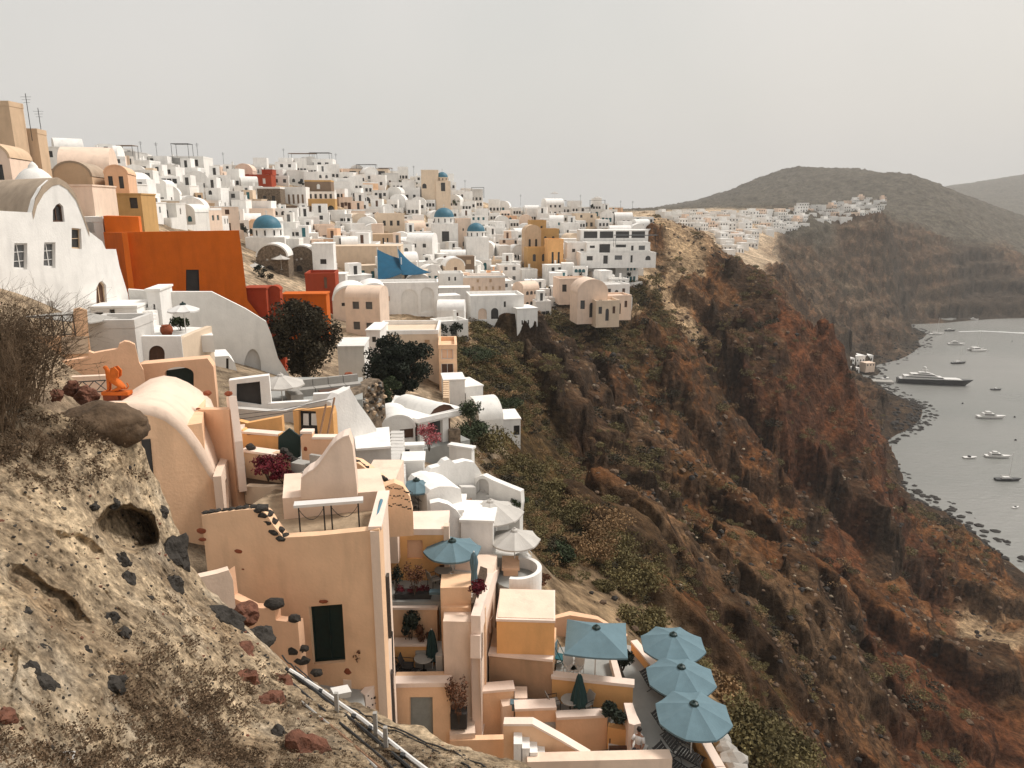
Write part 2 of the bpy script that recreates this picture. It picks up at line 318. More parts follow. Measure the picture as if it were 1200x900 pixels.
OC = [(872, 352, 13, 7, 4), (886, 404, 14, 9, 4), (962, 505, 30, 13, 3), (940, 470, 14, 5, 3), (1040, 640, 18, 11, 4), (1065, 672, 14, 9, 3), (905, 640, 19, 7, 0), (850, 600, 16, 6, 0), (790, 555, 13, 6, 0), (700, 520, 11, 6, 4), (660, 435, 12, 6, 4), (638, 420, 9, 5, 4), (930, 705, 15, 6, 0), (1075, 745, 15, 6, 0), (985, 765, 13, 7, 4), (820, 690, 8, 3.5, 0), (760, 480, 12, 5, 0), (850, 515, 16, 7, 0), (800, 420, 14, 5, 0), (830, 360, 10, 5, 0), (1000, 850, 9, 4, 0), (1090, 830, 12, 5, 3), (1150, 700, 14, 5, 0), (900, 760, 9, 4, 4), (745, 590, 8, 5, 4), (725, 630, 6, 3, 4), (1120, 660, 15, 5, 0), (780, 640, 9, 4, 0), (870, 450, 13, 6, 4), (735, 365, 9, 3, 2), (1130, 780, 12, 6, 4), (840, 770, 7, 3, 0)]
outc = np.zeros(len(X)); onz = .45 * fbm(np.c_[X / 9, Y / 9, Z / 9], 4, 19, .6)
for (a_, b_, r_, h_, c_) in OC:
    v_, t_ = hit(a_, b_, 34)
    if v_ is None: continue
    q_ = ((X - v_.x) * .82 + (Y - v_.y) * .35) / (r_ * 1.25); w_2 = (-(X - v_.x) * .35 + (Y - v_.y) * .82) / (r_ * .8)
    dd_ = np.sqrt(q_ ** 2 + w_2 ** 2) * 1.1 + onz; k_ = np.clip((1 - dd_) / .22, 0, 1); k_ = k_ * k_ * (3 - 2 * k_)
    outc = np.maximum(outc, h_ * k_ * (1 - .35 * np.clip(q_ + .4, 0, 1)))
    m_2 = (k_ * .7)[:, None]; CLS = CLS * (1 - m_2) + m_2 * onehot_e[c_]
Z = Z + outc
rock = np.clip(CLS[:, 0] + CLS[:, 3] + CLS[:, 4] + .55 * CLS[:, 1] + .5 * CLS[:, 2] + .5 * CLS[:, 6], 0, 1)
near = np.clip((rr - 38) / 60, .06, 1); land = np.clip((Z - .5) / 8, 0, 1)
sc_ = np.clip(rr / 220, .3, 5)                                 # far forms are larger
p3 = np.c_[X, Y, Z]
big = fbm(np.c_[X / 38, Y / 38, Z / 60] / np.clip(sc_, 1, 3)[:, None], 4, 5, .5, True)
# gullies run down the fall line, towards the sea
gx, gy = .82, .35
cross = (X * -gy + Y * gx); along = X * gx + Y * gy
gul = fbm(np.c_[cross / 22, along / 95, Z * 0] / np.clip(sc_, 1, 2.5)[:, None], 4, 9, .55, True)
fine = fbm(p3 / 7.5, 5, 21, .6)
crag = fbm(p3 / 10., 5, 23, .6, True)
rel_ = 6.0 * big + 4.0 * gul + 2.8 * fine + 3.0 * crag; rel_ -= rel_[rock > .3].mean() + 1.2
Z = Z + rock * near * land * rel_ * np.clip(sc_, .6, 2.2)
# hard beds stand out as ledges
hb = 6.5 * np.clip(sc_, .8, 2.6); q = Z / hb + .5 * fbm(p3 / 45., 3, 33); fl = np.floor(q); fr = q - fl
st = fl + np.clip((fr - .38) / .24, 0, 1)
ledge = rock * near * land * np.clip(.25 + CLS[:, 4] * .7 + .35 * fbm(p3 / 60., 2, 44), 0, .8)
Z = Z + (st - q) * hb * ledge * .75
dx = rock * near * land * fbm(p3 / 5.5, 5, 51, .6) * 1.5; dy = rock * near * land * fbm(p3 / 5.5 + 40, 5, 61, .6) * 1.5
X2 = X + dx; Y2 = Y + dy
PAL = np.array([(.150, .072, .032), (.095, .064, .028), (.42, .335, .24), (.118, .050, .025), (.060, .038, .024), (.46, .40, .33), (.092, .098, .092)])
sharp = CLS ** 1.7; sharp /= sharp.sum(1)[:, None]; COLR = sharp @ PAL * np.array((1.22, 1.14, 1.04))
nn = fbm(p3 / 9., 5, 71, .6)[:, None]; COLR = COLR * (1 + .55 * nn)
# pale slides of loose pumice down the slope, and seams of red
sl_ = np.clip((fbm(np.c_[cross / 9, along / 70, Z * 0], 3, 81) - .22) * 3.2, 0, 1) * np.clip(CLS[:, 0] * 1.1 + CLS[:, 2] + .5 * CLS[:, 1], 0, 1)
COLR = COLR * (1 - .6 * sl_[:, None]) + .6 * sl_[:, None] * np.array((.27, .19, .12))
rd = np.clip((fbm(p3 / 30., 3, 83) - .1) * 2.5, 0, 1) * CLS[:, 0] * .35 * (rr < 420)
COLR = COLR * (1 - rd[:, None]) + rd[:, None] * np.array((.15, .062, .032))
gr = np.clip((fbm(p3 / 14., 4, 87) - .02) * 3, 0, 1) * np.clip(CLS[:, 0] * .7 + CLS[:, 1], 0, 1) * .75
COLR = COLR * (1 - gr[:, None]) + gr[:, None] * np.array((.085, .062, .030))
vein = np.clip((np.abs(fbm(p3 / 12., 4, 97)) * -9 + 1), 0, 1)[:, None] * rock[:, None] * .55; COLR = COLR * (1 - vein) + vein * np.array((.040, .025, .015))
brk = np.clip(fbm(p3 / 4., 4, 99, .65) * 2.2 - .35, 0, 1)[:, None] * rock[:, None] * .55; COLR = COLR * (1 - brk) + brk * np.array((.22, .155, .10))
wl = np.clip(1 - Z / 5., 0, 1) * land ** .2; COLR = COLR * (1 - .8 * wl[:, None]) + .8 * wl[:, None] * np.array((.03, .026, .022))
ZG = Z.reshape(NR, NA); RG_ = rr.reshape(NR, NA)                # bare rock wherever it is too steep for soil
gy_, gx_ = np.gradient(ZG); drr = np.gradient(RG_, axis=0); dxx = RG_ * np.gradient(az)[None]; slp = np.hypot(gy_ / drr, gx_ / dxx).ravel()
stp = np.clip((slp - .95 - .4 * fbm(p3 / 5., 3, 77)) / .7, 0, 1)[:, None] * rock[:, None] * .72; redm = np.clip(CLS[:, 3] * 1.6, 0, 1)[:, None]
COLR = COLR * (1 - stp) + stp * (np.array((.052, .038, .028)) * (1 - redm) + redm * np.array((.075, .036, .022)))
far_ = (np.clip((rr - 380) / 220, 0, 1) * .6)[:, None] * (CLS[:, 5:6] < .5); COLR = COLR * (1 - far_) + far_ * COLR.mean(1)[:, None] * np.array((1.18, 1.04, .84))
idx = np.arange(NA * NR).reshape(NR, NA)
faces = np.stack([idx[:-1, :-1], idx[:-1, 1:], idx[1:, 1:], idx[1:, :-1]], -1).reshape(-1, 4)

def earth_mat(name, s1, s2, attr=True, bump=.9, dist=.6):
    m = bpy.data.materials.new(name); m.use_nodes = True; n = m.node_tree; L = n.links.new; b = n.nodes['Principled BSDF']
    b.inputs['Roughness'].default_value = .97; b.inputs['Specular IOR Level'].default_value = .1
    g = n.nodes.new('ShaderNodeNewGeometry'); at = n.nodes.new('ShaderNodeAttribute'); at.attribute_name = 'soil'
    a = n.nodes.new('ShaderNodeTexNoise'); a.inputs['Scale'].default_value = s1; a.inputs['Detail'].default_value = 9; a.inputs['Roughness'].default_value = .72; L(g.outputs['Position'], a.inputs['Vector'])
    r = n.nodes.new('ShaderNodeValToRGB'); e = r.color_ramp.elements; e[0].position = .33; e[0].color = (.32, .30, .28, 1); e[1].position = .72; e[1].color = (1.75, 1.7, 1.6, 1); L(a.outputs['Fac'], r.inputs[0])
    x = n.nodes.new('ShaderNodeMix'); x.data_type = 'RGBA'; x.blend_type = 'MULTIPLY'; x.inputs['Factor'].default_value = 1; L(at.outputs['Color'], x.inputs['A']); L(r.outputs[0], x.inputs['B'])
    vo = n.nodes.new('ShaderNodeTexVoronoi'); vo.inputs['Scale'].default_value = s2; L(g.outputs['Position'], vo.inputs['Vector'])
    r2 = n.nodes.new('ShaderNodeValToRGB'); e = r2.color_ramp.elements; e[0].position = .0; e[0].color = (1.5, 1.45, 1.4, 1); e[1].position = .5; e[1].color = (.85, .85, .85, 1); L(vo.outputs['Distance'], r2.inputs[0])
    x2 = n.nodes.new('ShaderNodeMix'); x2.data_type = 'RGBA'; x2.blend_type = 'MULTIPLY'; x2.inputs['Factor'].default_value = .7; L(x.outputs['Result'], x2.inputs['A']); L(r2.outputs[0], x2.inputs['B'])
    wd_ = n.nodes.new('ShaderNodeTexNoise'); wd_.inputs['Scale'].default_value = s1 * .13; wd_.inputs['Detail'].default_value = 8; wd_.inputs['Roughness'].default_value = .7; L(g.outputs['Position'], wd_.inputs['Vector'])
    r3 = n.nodes.new('ShaderNodeValToRGB'); e = r3.color_ramp.elements; e[0].position = .38; e[0].color = (.5, .47, .45, 1); e[1].position = .64; e[1].color = (1.4, 1.36, 1.3, 1); L(wd_.outputs['Fac'], r3.inputs[0])
    x3 = n.nodes.new('ShaderNodeMix'); x3.data_type = 'RGBA'; x3.blend_type = 'MULTIPLY'; x3.inputs['Factor'].default_value = .85; L(x2.outputs['Result'], x3.inputs['A']); L(r3.outputs[0], x3.inputs['B'])
    L(x3.outputs['Result'], b.inputs['Base Color'])
    ad = n.nodes.new('ShaderNodeMath'); ad.operation = 'ADD'; L(a.outputs['Fac'], ad.inputs[0]); mu = n.nodes.new('ShaderNodeMath'); mu.operation = 'MULTIPLY'; mu.inputs[1].default_value = -.35; L(vo.outputs['Distance'], mu.inputs[0]); L(mu.outputs[0], ad.inputs[1])
    bp = n.nodes.new('ShaderNodeBump'); bp.inputs['Strength'].default_value = bump; bp.inputs['Distance'].default_value = dist; L(ad.outputs[0], bp.inputs['Height']); L(bp.outputs[0], b.inputs['Normal'])
    return m
M['earth'] = earth_mat('volcanic_hillside', .8, .7, dist=1.6)
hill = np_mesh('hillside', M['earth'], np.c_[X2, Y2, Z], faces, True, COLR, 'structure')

# sea
sm = bpy.data.materials.new('sea_water'); sm.use_nodes = True; n = sm.node_tree; b = n.nodes['Principled BSDF']
b.inputs['Base Color'].default_value = (.25, .245, .225, 1); b.inputs['Roughness'].default_value = .22; b.inputs['IOR'].default_value = 1.33
g = n.nodes.new('ShaderNodeNewGeometry'); mp = n.nodes.new('ShaderNodeMapping'); mp.inputs['Scale'].default_value = (.16, .42, .3); mp.inputs['Rotation'].default_value = (0, 0, .5)
nz = n.nodes.new('ShaderNodeTexNoise'); nz.inputs['Scale'].default_value = 1; nz.inputs['Detail'].default_value = 8; nz.inputs['Roughness'].default_value = .65
bp = n.nodes.new('ShaderNodeBump'); bp.inputs['Strength'].default_value = .55; bp.inputs['Distance'].default_value = 1.0
n.links.new(g.outputs['Position'], mp.inputs[0]); n.links.new(mp.outputs[0], nz.inputs['Vector']); n.links.new(nz.outputs['Fac'], bp.inputs['Height']); n.links.new(bp.outputs[0], b.inputs['Normal'])
wn_ = n.nodes.new('ShaderNodeTexNoise'); wn_.inputs['Scale'].default_value = .012; wn_.inputs['Detail'].default_value = 5; n.links.new(mp.outputs[0], wn_.inputs['Vector']); wr_ = n.nodes.new('ShaderNodeValToRGB'); wr_.color_ramp.elements[0].position = .35; wr_.color_ramp.elements[1].position = .65; wr_.color_ramp.elements[0].color = (.19, .195, .18, 1); wr_.color_ramp.elements[1].color = (.28, .27, .25, 1); n.links.new(wn_.outputs['Fac'], wr_.inputs[0]); n.links.new(wr_.outputs[0], b.inputs['Base Color'])
M['sea'] = sm
o = MB().add([(-4900, -60, 0), (4900, -60, 0), (4900, 4950, 0), (-4900, 4950, 0)], [(0, 1, 2, 3)]).build('sea', sm); o['kind'] = 'structure'

# haze
hm = bpy.data.materials.new('sea_haze'); hm.use_nodes = True; n = hm.node_tree; n.nodes.clear()
ho = n.nodes.new('ShaderNodeOutputMaterial'); hv = n.nodes.new('ShaderNodeVolumePrincipled')
hv.inputs['Color'].default_value = (.97, .96, .94, 1); hv.inputs['Density'].default_value = .00014; hv.inputs['Anisotropy'].default_value = .1
n.links.new(hv.outputs[0], ho.inputs['Volume'])
o = MB().box(-4950, 4950, -80, 5000, -24, 285).build('haze', hm); o['kind'] = 'stuff'

# ---------------------------------------------------------------- the near bank of pale tuff
CC = [(-250,440,10),(-150,450,11),(0,462,12),(80,490,13),(165,525,14),(178,560,14.5),(200,610,14.5),(240,690,14),(300,745,13.5),(345,790,13),(400,822,12.5),(450,845,12),(520,872,11.5),(600,898,11),(660,925,10.5),(720,960,9.5),
 (-250,900,4.5),(-150,900,5),(0,900,6),(0,750,7.6),(0,600,9.8),(100,600,11.4),(100,750,9),(100,900,7.2),(200,750,10.6),(200,900,8.4),(300,900,9.4),(400,900,10),(500,900,10.6),(-150,1100,4),(100,1100,5),(300,1100,6),(500,1100,7),(700,1100,7.5),(30,680,8.9),(-250,1100,3.5)]
cc = np.array(CC, float); cA = np.sqrt(((cc[:, None, :2] - cc[None, :, :2]) ** 2).sum(-1) / 1e4 + .05)
cW = np.linalg.solve(cA + 0 * np.eye(len(cc)), np.log(cc[:, 2]))
def tcliff(px, py):
    px = np.atleast_1d(np.asarray(px, float)); py = np.atleast_1d(np.asarray(py, float)); out = np.empty(len(px))
    for s in range(0, len(px), 50000):
        e = slice(s, s + 50000)
        d = np.sqrt(((px[e][:, None] - cc[None, :, 0]) ** 2 + (py[e][:, None] - cc[None, :, 1]) ** 2) / 1e4 + .05); out[e] = np.exp(d @ cW)
    return out
sx = [-250, -150, 0, 80, 130, 160, 170, 178, 200, 222, 240, 262, 300, 345, 400, 450, 520, 600, 660, 720]
sy = [440, 450, 462, 488, 500, 512, 530, 558, 608, 662, 690, 712, 745, 790, 822, 845, 872, 898, 925, 960]
NU, NV = 760, 560
uu = np.linspace(-250, 720, NU); top = np.interp(uu, sx, sy) + 3.5 * fbm(np.c_[uu / 14, uu * 0, uu * 0], 4, 3)
vv = np.linspace(0, 1, NV) ** 1.0
PX = np.repeat(uu[None], NV, 0); PY = top[None] + (1120 - top[None]) * vv[:, None]
fx, fy = PX.ravel(), PY.ravel(); T = tcliff(fx, fy)
def spot(cx, cy, rx, ry, ang=0):
    c, s = math.cos(ang), math.sin(ang); a = ((fx - cx) * c + (fy - cy) * s) / rx; b_ = (-(fx - cx) * s + (fy - cy) * c) / ry
    return np.clip(1.25 - np.sqrt(a * a + b_ * b_), 0, 1)
wob = 9 * fbm(np.c_[fx / 22, fy / 22, fx * 0], 3, 12); fx0, fy0 = fx, fy; fx = fx + wob; fy = fy + wob[::-1]
hol = np.clip(spot(150, 622, 29, 24) * 3.2, 0, 1) * .95 + np.clip(spot(55, 705, 55, 14, .62) * 2, 0, 1) * .25 + np.clip(spot(8, 790, 14, 30) * 2, 0, 1) * .2 + np.clip(spot(90, 640, 30, 10, .5) * 2, 0, 1) * .2
fx, fy = fx0, fy0
T = T * (1 + hol * .115)
CX = (fx - 600) / F; DYY = (450 - fy) / F
cx_, cy_, cz_ = CX * T, (CP + DYY * SP) * T, (DYY * CP - SP) * T + CAMH
pc = np.c_[cx_, cy_, cz_]
edge = np.clip(vv * 22, 0, 1)[:, None].repeat(NU, 1).ravel()
d = .22 * fbm(pc / 1.1, 4, 101, .55, True) + .10 * fbm(pc / .3, 5, 111, .68) + .05 * fbm(pc / .22, 3, 113, .6, True)
d += .05 * np.clip(fbm(np.c_[pc[:, 0] * 1.3, pc[:, 1], pc[:, 2] * 5], 3, 131), 0, 1)
nrm = np.array((.35, -.72, .6)); pc = pc + nrm[None] * (d * (.25 + .75 * edge))[:, None]
# behind the lip the bank falls away
rows = [pc.reshape(NV, NU, 3)]
lip = pc.reshape(NV, NU, 3)[0]; back = []
for dyb, dz in ((.25, -.12), (.7, -.7), (1.2, -1.8), (1.7, -4), (2.2, -8), (2.4, -20)):
    q = lip.copy(); dirs = lip / np.linalg.norm(lip - np.array((0, 0, CAMH)), axis=1)[:, None]
    hx = q[:, 0].copy(); hn = np.hypot(q[:, 0], q[:, 1]); q[:, 0] += q[:, 0] / hn * dyb; q[:, 1] += q[:, 1] / hn * dyb; q[:, 2] += dz
    q += .08 * fbm(q * 2, 3, 7)[:, None]; back.append(q)
grid = np.concatenate([np.stack(back[::-1]), rows[0]], 0); NRW = grid.shape[0]
gi = np.arange(NRW * NU).reshape(NRW, NU); cf = np.stack([gi[:-1, :-1], gi[1:, :-1], gi[1:, 1:], gi[:-1, 1:]], -1).reshape(-1, 4)
pv = grid.reshape(-1, 3); nb = NRW - NV
base = np.tile(np.array((.50, .41, .30)), (len(pv), 1)); fxx = np.concatenate([np.tile(uu, nb), fx]); fyy = np.concatenate([np.full(nb * NU, 500.), fy])
brn = np.clip(.12 + 1.6 * fbm(pv / .9, 4, 141) + np.clip((fyy - 780) / 140, 0, 1) * .55 * np.clip((fxx - 60) / 150, 0, 1), 0, 1)
brn = np.maximum(brn * .8, np.clip(1.2 - np.hypot((fxx - 20) / 120, (fyy - 490) / 70), 0, 1)); brn = np.maximum(brn, np.clip((fxx - 300) / 80, 0, 1) * np.clip(.5 + fbm(pv / .5, 3, 8), .2, 1))
base = base * (1 - brn[:, None] * .62) + brn[:, None] * .62 * np.array((.115, .08, .052))
orr = np.clip(fbm(pv / 1.6, 3, 151) * 2 - .4, 0, 1)[:, None] * .5; base = base * (1 - orr) + orr * np.array((.30, .19, .105))
wh_ = np.clip(fbm(pv / .7, 4, 171) * 2.2 - .2, 0, 1)[:, None] * .6; base = base * (1 - wh_) + wh_ * np.array((.60, .54, .45)); dk_ = np.clip(fbm(pv / .16, 4, 173, .65) * 3 - .75, 0, 1)[:, None] * .6; base = base * (1 - dk_) + dk_ * np.array((.09, .062, .04))
base *= (1 + .35 * fbm(pv / .12, 3, 161)[:, None])
M['tuff'] = earth_mat('pale_tuff', 5.5, 11., dist=.10, bump=1)
bank = np_mesh('rock_bank', M['tuff'], pv, cf, True, base, 'structure')
def on_bank(px, py, off=0):
    v = P(px, py, float(tcliff(px, py)[0])); return v + Vector((.35, -.72, .6)) * (off + .04)
# ---------------------------------------------------------------- building helpers
class Fr:                                        # an upright plane through two plan places: x along it, y away from the viewer, z up
    def __init__(s, A, B):
        s.A = Vector((A[0], A[1], 0)); d = Vector((B[0] - A[0], B[1] - A[1], 0)); s.len = d.length; s.u = d.normalized(); s.n = Vector((-s.u.y, s.u.x, 0))
        if s.n.dot(s.A + d / 2) < 0: s.n = -s.n; s.flip = True
        else: s.flip = False
        s.M = Matrix(((s.u.x, s.n.x, 0, s.A.x), (s.u.y, s.n.y, 0, s.A.y), (0, 0, 1, 0), (0, 0, 0, 1)))
    def px(s, p, y=0):
        a, b, c = ray(*p); o = s.A + s.n * y; t = o.dot(s.n) / (a * s.n.x + b * s.n.y); v = Vector((a * t, b * t, c * t + CAMH)) - s.A
        return (v.dot(s.u), v.z)
def wall(par, name, m, fr, top, zb, th=.35, holes=(), y0=0, auto=None):
    o = [fr.px(p) for p in top]; o = o + [(o[-1][0], zb + CAMH), (o[0][0], zb + CAMH)]
    hs = [[fr.px(p) for p in h] for h in holes]
    return MB().panel(o, hs, y0, y0 + th, fr.M).build(name, m, par, world=True)
def shape(par, name, m, fr, poly, y0, y1):
    return MB().panel([fr.px(p) for p in poly], [], y0, y1, fr.M).build(name, m, par, world=True)
def rim(par, name, m, fr, poly, wd, y0, y1):     # a frame round an opening
    q = [Vector(fr.px(p)) for p in poly]; c = sum(q, Vector((0, 0))) / len(q)
    inn = [tuple(c + (p - c) * (1 - wd / max(.05, (p - c).length))) for p in q]
    return MB().panel([tuple(p) for p in q], [inn], y0, y1, fr.M).build(name, m, par, world=True)
def opening(par, name, fr, poly, depth=.2, pm='dark', fm='pole', wd=.07, bars=0, hbars=0):
    p = shape(par, name, M[pm], fr, poly, depth, depth + .04)
    if fm:
        f = rim(None, 'frame', M[fm], fr, poly, wd, depth - .05, depth - .003); q = [fr.px(a) for a in poly]
        x0, x1 = min(a[0] for a in q), max(a[0] for a in q); z0, z1 = min(a[1] for a in q), max(a[1] for a in q)
        me = f.data; bpy.data.objects.remove(f); f = bpy.data.objects.new('frame', me); link(f, p)
        l = par.location if par else Vector((0, 0, 0)); me.transform(Matrix.Translation(-l))
        if bars or hbars:
            b = MB()
            for k in range(bars): x = x0 + (x1 - x0) * (k + 1) / (bars + 1); b.add([tuple(fr.M @ Vector(v)) for v in bx(x - .025, x + .025, depth - .045, depth - .008, z0, z1)], BXF)
            for k in range(hbars): z = z0 + (z1 - z0) * (k + 1) / (hbars + 1); b.add([tuple(fr.M @ Vector(v)) for v in bx(x0, x1, depth - .043, depth - .01, z - .02, z + .02)], BXF)
            g = b.build('glazing_bar', M[fm]); g.data.transform(Matrix.Translation(-l)); g.parent = p
    return p
BXF = [(0, 3, 2, 1), (4, 5, 6, 7), (0, 1, 5, 4), (1, 2, 6, 5), (2, 3, 7, 6), (3, 0, 4, 7)]
def bx(x0, x1, y0, y1, z0, z1): return [(x0, y0, z0), (x1, y0, z0), (x1, y1, z0), (x0, y1, z0), (x0, y0, z1), (x1, y0, z1), (x1, y1, z1), (x0, y1, z1)]
def boxf(mb, fr, x0, x1, y0, y1, z0, z1): return mb.add([tuple(fr.M @ Vector(v)) for v in bx(x0, x1, y0, y1, z0, z1)], BXF)
def blk(par, name, m, L_, R_, zt, depth, zb, parapet=0, cop='coping', roofm=None, holes=()):
    fr = Fr(H(*L_, zt), H(*R_, zt)); l = fr.len; a, b = zt + CAMH, zb + CAMH
    if holes:
        o = MB().panel([(0, b), (0, a - parapet), (l, a - parapet), (l, b)], [[fr.px(p) for p in h] for h in holes], 0, .3, fr.M)
        boxf(o, fr, 0, l, .302, depth, b, a - parapet - .002)
    else: o = MB(); boxf(o, fr, 0, l, 0, depth, b, a - parapet)
    o.build(name, M[m], par, world=True)
    if parapet:
        w_ = .22; c = MB(); e = .03; z0 = a - parapet + .002
        boxf(c, fr, -e, l + e, -e, w_, z0, a); boxf(c, fr, -e, l + e, depth - w_, depth + e, z0, a)
        boxf(c, fr, -e, w_, w_, depth - w_, z0, a - .004); boxf(c, fr, l - w_, l + e, w_, depth - w_, z0, a - .004); c.build('coping', M[cop], par, world=True)
    return fr
def flr(par, name, m, pts, z, th=.25):
    q = [H(*p, z) for p in pts]; return MB().prism([(v.x, v.y) for v in q], z - th + CAMH, z + CAMH).build(name, M[m], par, world=True)
def stones(par, pts, r, seed=0, m='darkrock', sq=(1, .6, .8)):
    for i, p in enumerate(pts):
        MB().rock(p, r * random.uniform(.75, 1.25), seed + i, 2, sq, .4).build('stone', M[m], par, world=True)
def arch_px(x0, x1, y0, y1, spring, n=10):       # arched opening in pixels, spring = height of the curve in px
    c = (x0 + x1) / 2; r = (x1 - x0) / 2
    return [(x0, y1)] + [(c - r * math.cos(math.pi * k / n), y0 + spring - spring * math.sin(math.pi * k / n)) for k in range(n + 1)] + [(x1, y1)]
def home(label, cat, p, name, group=None): return thing(name, label, cat, (p.x, p.y, p.z), 0, group)

# ---------------------------------------------------------------- furniture
def parasol(label, foot, hub_z, r, n=8, m='umb', square=False, group=None, rz=0, drop=.5, lean=(0, 0)):
    t = thing('parasol', label, 'parasol', foot, rz, group); h = hub_z - foot[2]
    c = MB(); nn = 4 if square else n; a0 = math.pi / 4 if square else 0; seg = 6; ring = []
    for j in range(5):
        f = j / 4
        for k in range(nn * seg):
            a = a0 + 2 * math.pi * (k / (nn * seg)); w_ = (k % seg) / seg
            v0 = a0 + 2 * math.pi * (k // seg) / nn; v1 = v0 + 2 * math.pi / nn
            x = (math.cos(v0) * (1 - w_) + math.cos(v1) * w_) * r * f; y = (math.sin(v0) * (1 - w_) + math.sin(v1) * w_) * r * f
            sag = .05 * math.sin(math.pi * w_) * f * r / 1.5
            c.v.append((x, y, h - drop * f ** 1.15 - sag * 1.3))
    N = nn * seg
    for j in range(4):
        for k in range(N): c.f.append((j * N + k, j * N + (k + 1) % N, (j + 1) * N + (k + 1) % N, (j + 1) * N + k))
    b = len(c.v)                                 # short valance
    for k in range(N): v = c.v[4 * N + k]; c.v.append((v[0] * .995, v[1] * .995, v[2] - .09))
    for k in range(N): c.f.append((4 * N + k, 4 * N + (k + 1) % N, b + (k + 1) % N, b + k))
    o = c.build('canopy', M[m], t, smooth=False)
    MB().tube([(0, 0, 0), (0, 0, h + .02)], .028, 8).build('pole', M['pole'], t)
    MB().lathe([(0, .06), (.26, .05), (.28, 0), (0, 0)], 16).build('base', M['cement'], t)
    u = MB().lathe([(0, .16), (.05, .15), (.06, .09), (.17, .05), (.20, -.03)], 8, (0, 0, h - .02))
    for k in range(8): a = math.pi * k / 4; u.box(-.02, .02, -.02, .02, 0, .01)
    u.build('hub_cap', M['greendoor'] if m != 'umbgrey' else M['umbgrey'], t)
    for k in range(nn):
        v = a0 + 2 * math.pi * k / nn
        MB().tube([(0, 0, h - .05), (math.cos(v) * r * .985, math.sin(v) * r * .985, h - drop - .04)], .012, 4).build('rib', M['pole'], t)
    return t
def closed_parasol(label, foot, h, m='umbdark', wd=.28):
    t = thing('folded_parasol', label, 'parasol', foot)
    MB().tube([(0, 0, 0), (0, 0, h + .05)], .03, 8).build('pole', M['pole'], t)
    MB().lathe([(0, .06), (.26, .05), (.28, 0), (0, 0)], 16).build('base', M['cement'], t)
    c = MB(); n = 24
    for (f, r_) in ((0, .04), (.08, .10), (.3, .16), (.6, wd * .82), (.92, wd), (1, wd * .9)):
        for k in range(n): a = 2 * math.pi * k / n; q = r_ * (1 + .22 * (k % 3 == 0) - .1 * (k % 3 == 1)); c.v.append((q * math.cos(a), q * math.sin(a), h - f * (h * .74)))
    for j in range(5):
        for k in range(n): c.f.append((j * n + k, j * n + (k + 1) % n, (j + 1) * n + (k + 1) % n, (j + 1) * n + k))
    c.f.append(tuple(range(n))); c.build('canopy', M[m], t); return t
def round_table(label, foot, r=.38, group=None):
    t = thing('round_table', label, 'table', foot, 0, group)
    MB().lathe([(0, .73), (r, .73), (r, .70), (0, .70)], 20).build('table_top', M['cushion'], t)
    MB().tube([(0, 0, .03), (0, 0, .70)], .03, 6).build('pedestal', M['iron'], t); MB().lathe([(0, .04), (.2, .03), (.22, 0), (0, 0)], 14).build('base', M['iron'], t); return t
def chair(label, foot, rz, m='iron', seatm='cushion', group=None):
    t = thing('patio_chair', label, 'chair', foot, rz, group)
    MB().box(-.24, .24, -.24, .24, .42, .46).build('seat', M[seatm], t)
    b = MB(); b.add([(-.24, .20, .46), (.24, .20, .46), (.24, .34, .92), (-.24, .34, .92), (-.24, .23, .46), (.24, .23, .46), (.24, .37, .92), (-.24, .37, .92)], [(0, 1, 2, 3), (7, 6, 5, 4), (0, 4, 5, 1), (1, 5, 6, 2), (2, 6, 7, 3), (3, 7, 4, 0)]); b.build('backrest', M[seatm], t)
    for x in (-.25, .25):
        for y in (-.22, .22): MB().tube([(x * .95, y * .9, .44), (x, y, 0)], .016, 5).build('leg', M[m], t)
        MB().tube([(x, -.22, .42), (x, -.22, .64), (x, .28, .66)], .016, 5).build('armrest', M[m], t)
    return t
def lounger(label, foot, rz, m='iron', seatm='blacktrim', group=None):
    t = thing('deck_chair', label, 'deck chair', foot, rz, group)
    f = MB()
    for x in (-.3, .3):
        f.tube([(x, -.9, .28), (x, .25, .32), (x, .85, .85)], .02, 5)
        MB().tube([(x, -.75, .28), (x, -.45, 0)], .018, 5).build('leg', M[m], t); MB().tube([(x, .1, .30), (x, .35, 0)], .018, 5).build('leg', M[m], t)
        MB().tube([(x, -.2, .3), (x * 1.1, -.1, .52), (x * 1.1, .5, .54)], .018, 5).build('armrest', M[m], t)
    f.build('frame', M[m], t); s = MB()
    for k in range(9):
        y = -.85 + k * .12; s.box(-.28, .28, y, y + .09, .30, .315)
    s.build('seat', M[seatm], t); s = MB()
    for k in range(6):
        y = .28 + k * .095; z = .34 + k * .083; s.add([(-.28, y, z), (.28, y, z), (.28, y + .07, z + .062), (-.28, y + .07, z + .062), (-.28, y, z + .015), (.28, y, z + .015), (.28, y + .07, z + .077), (-.28, y + .07, z + .077)], BXF)
    s.build('backrest', M[seatm], t); return t
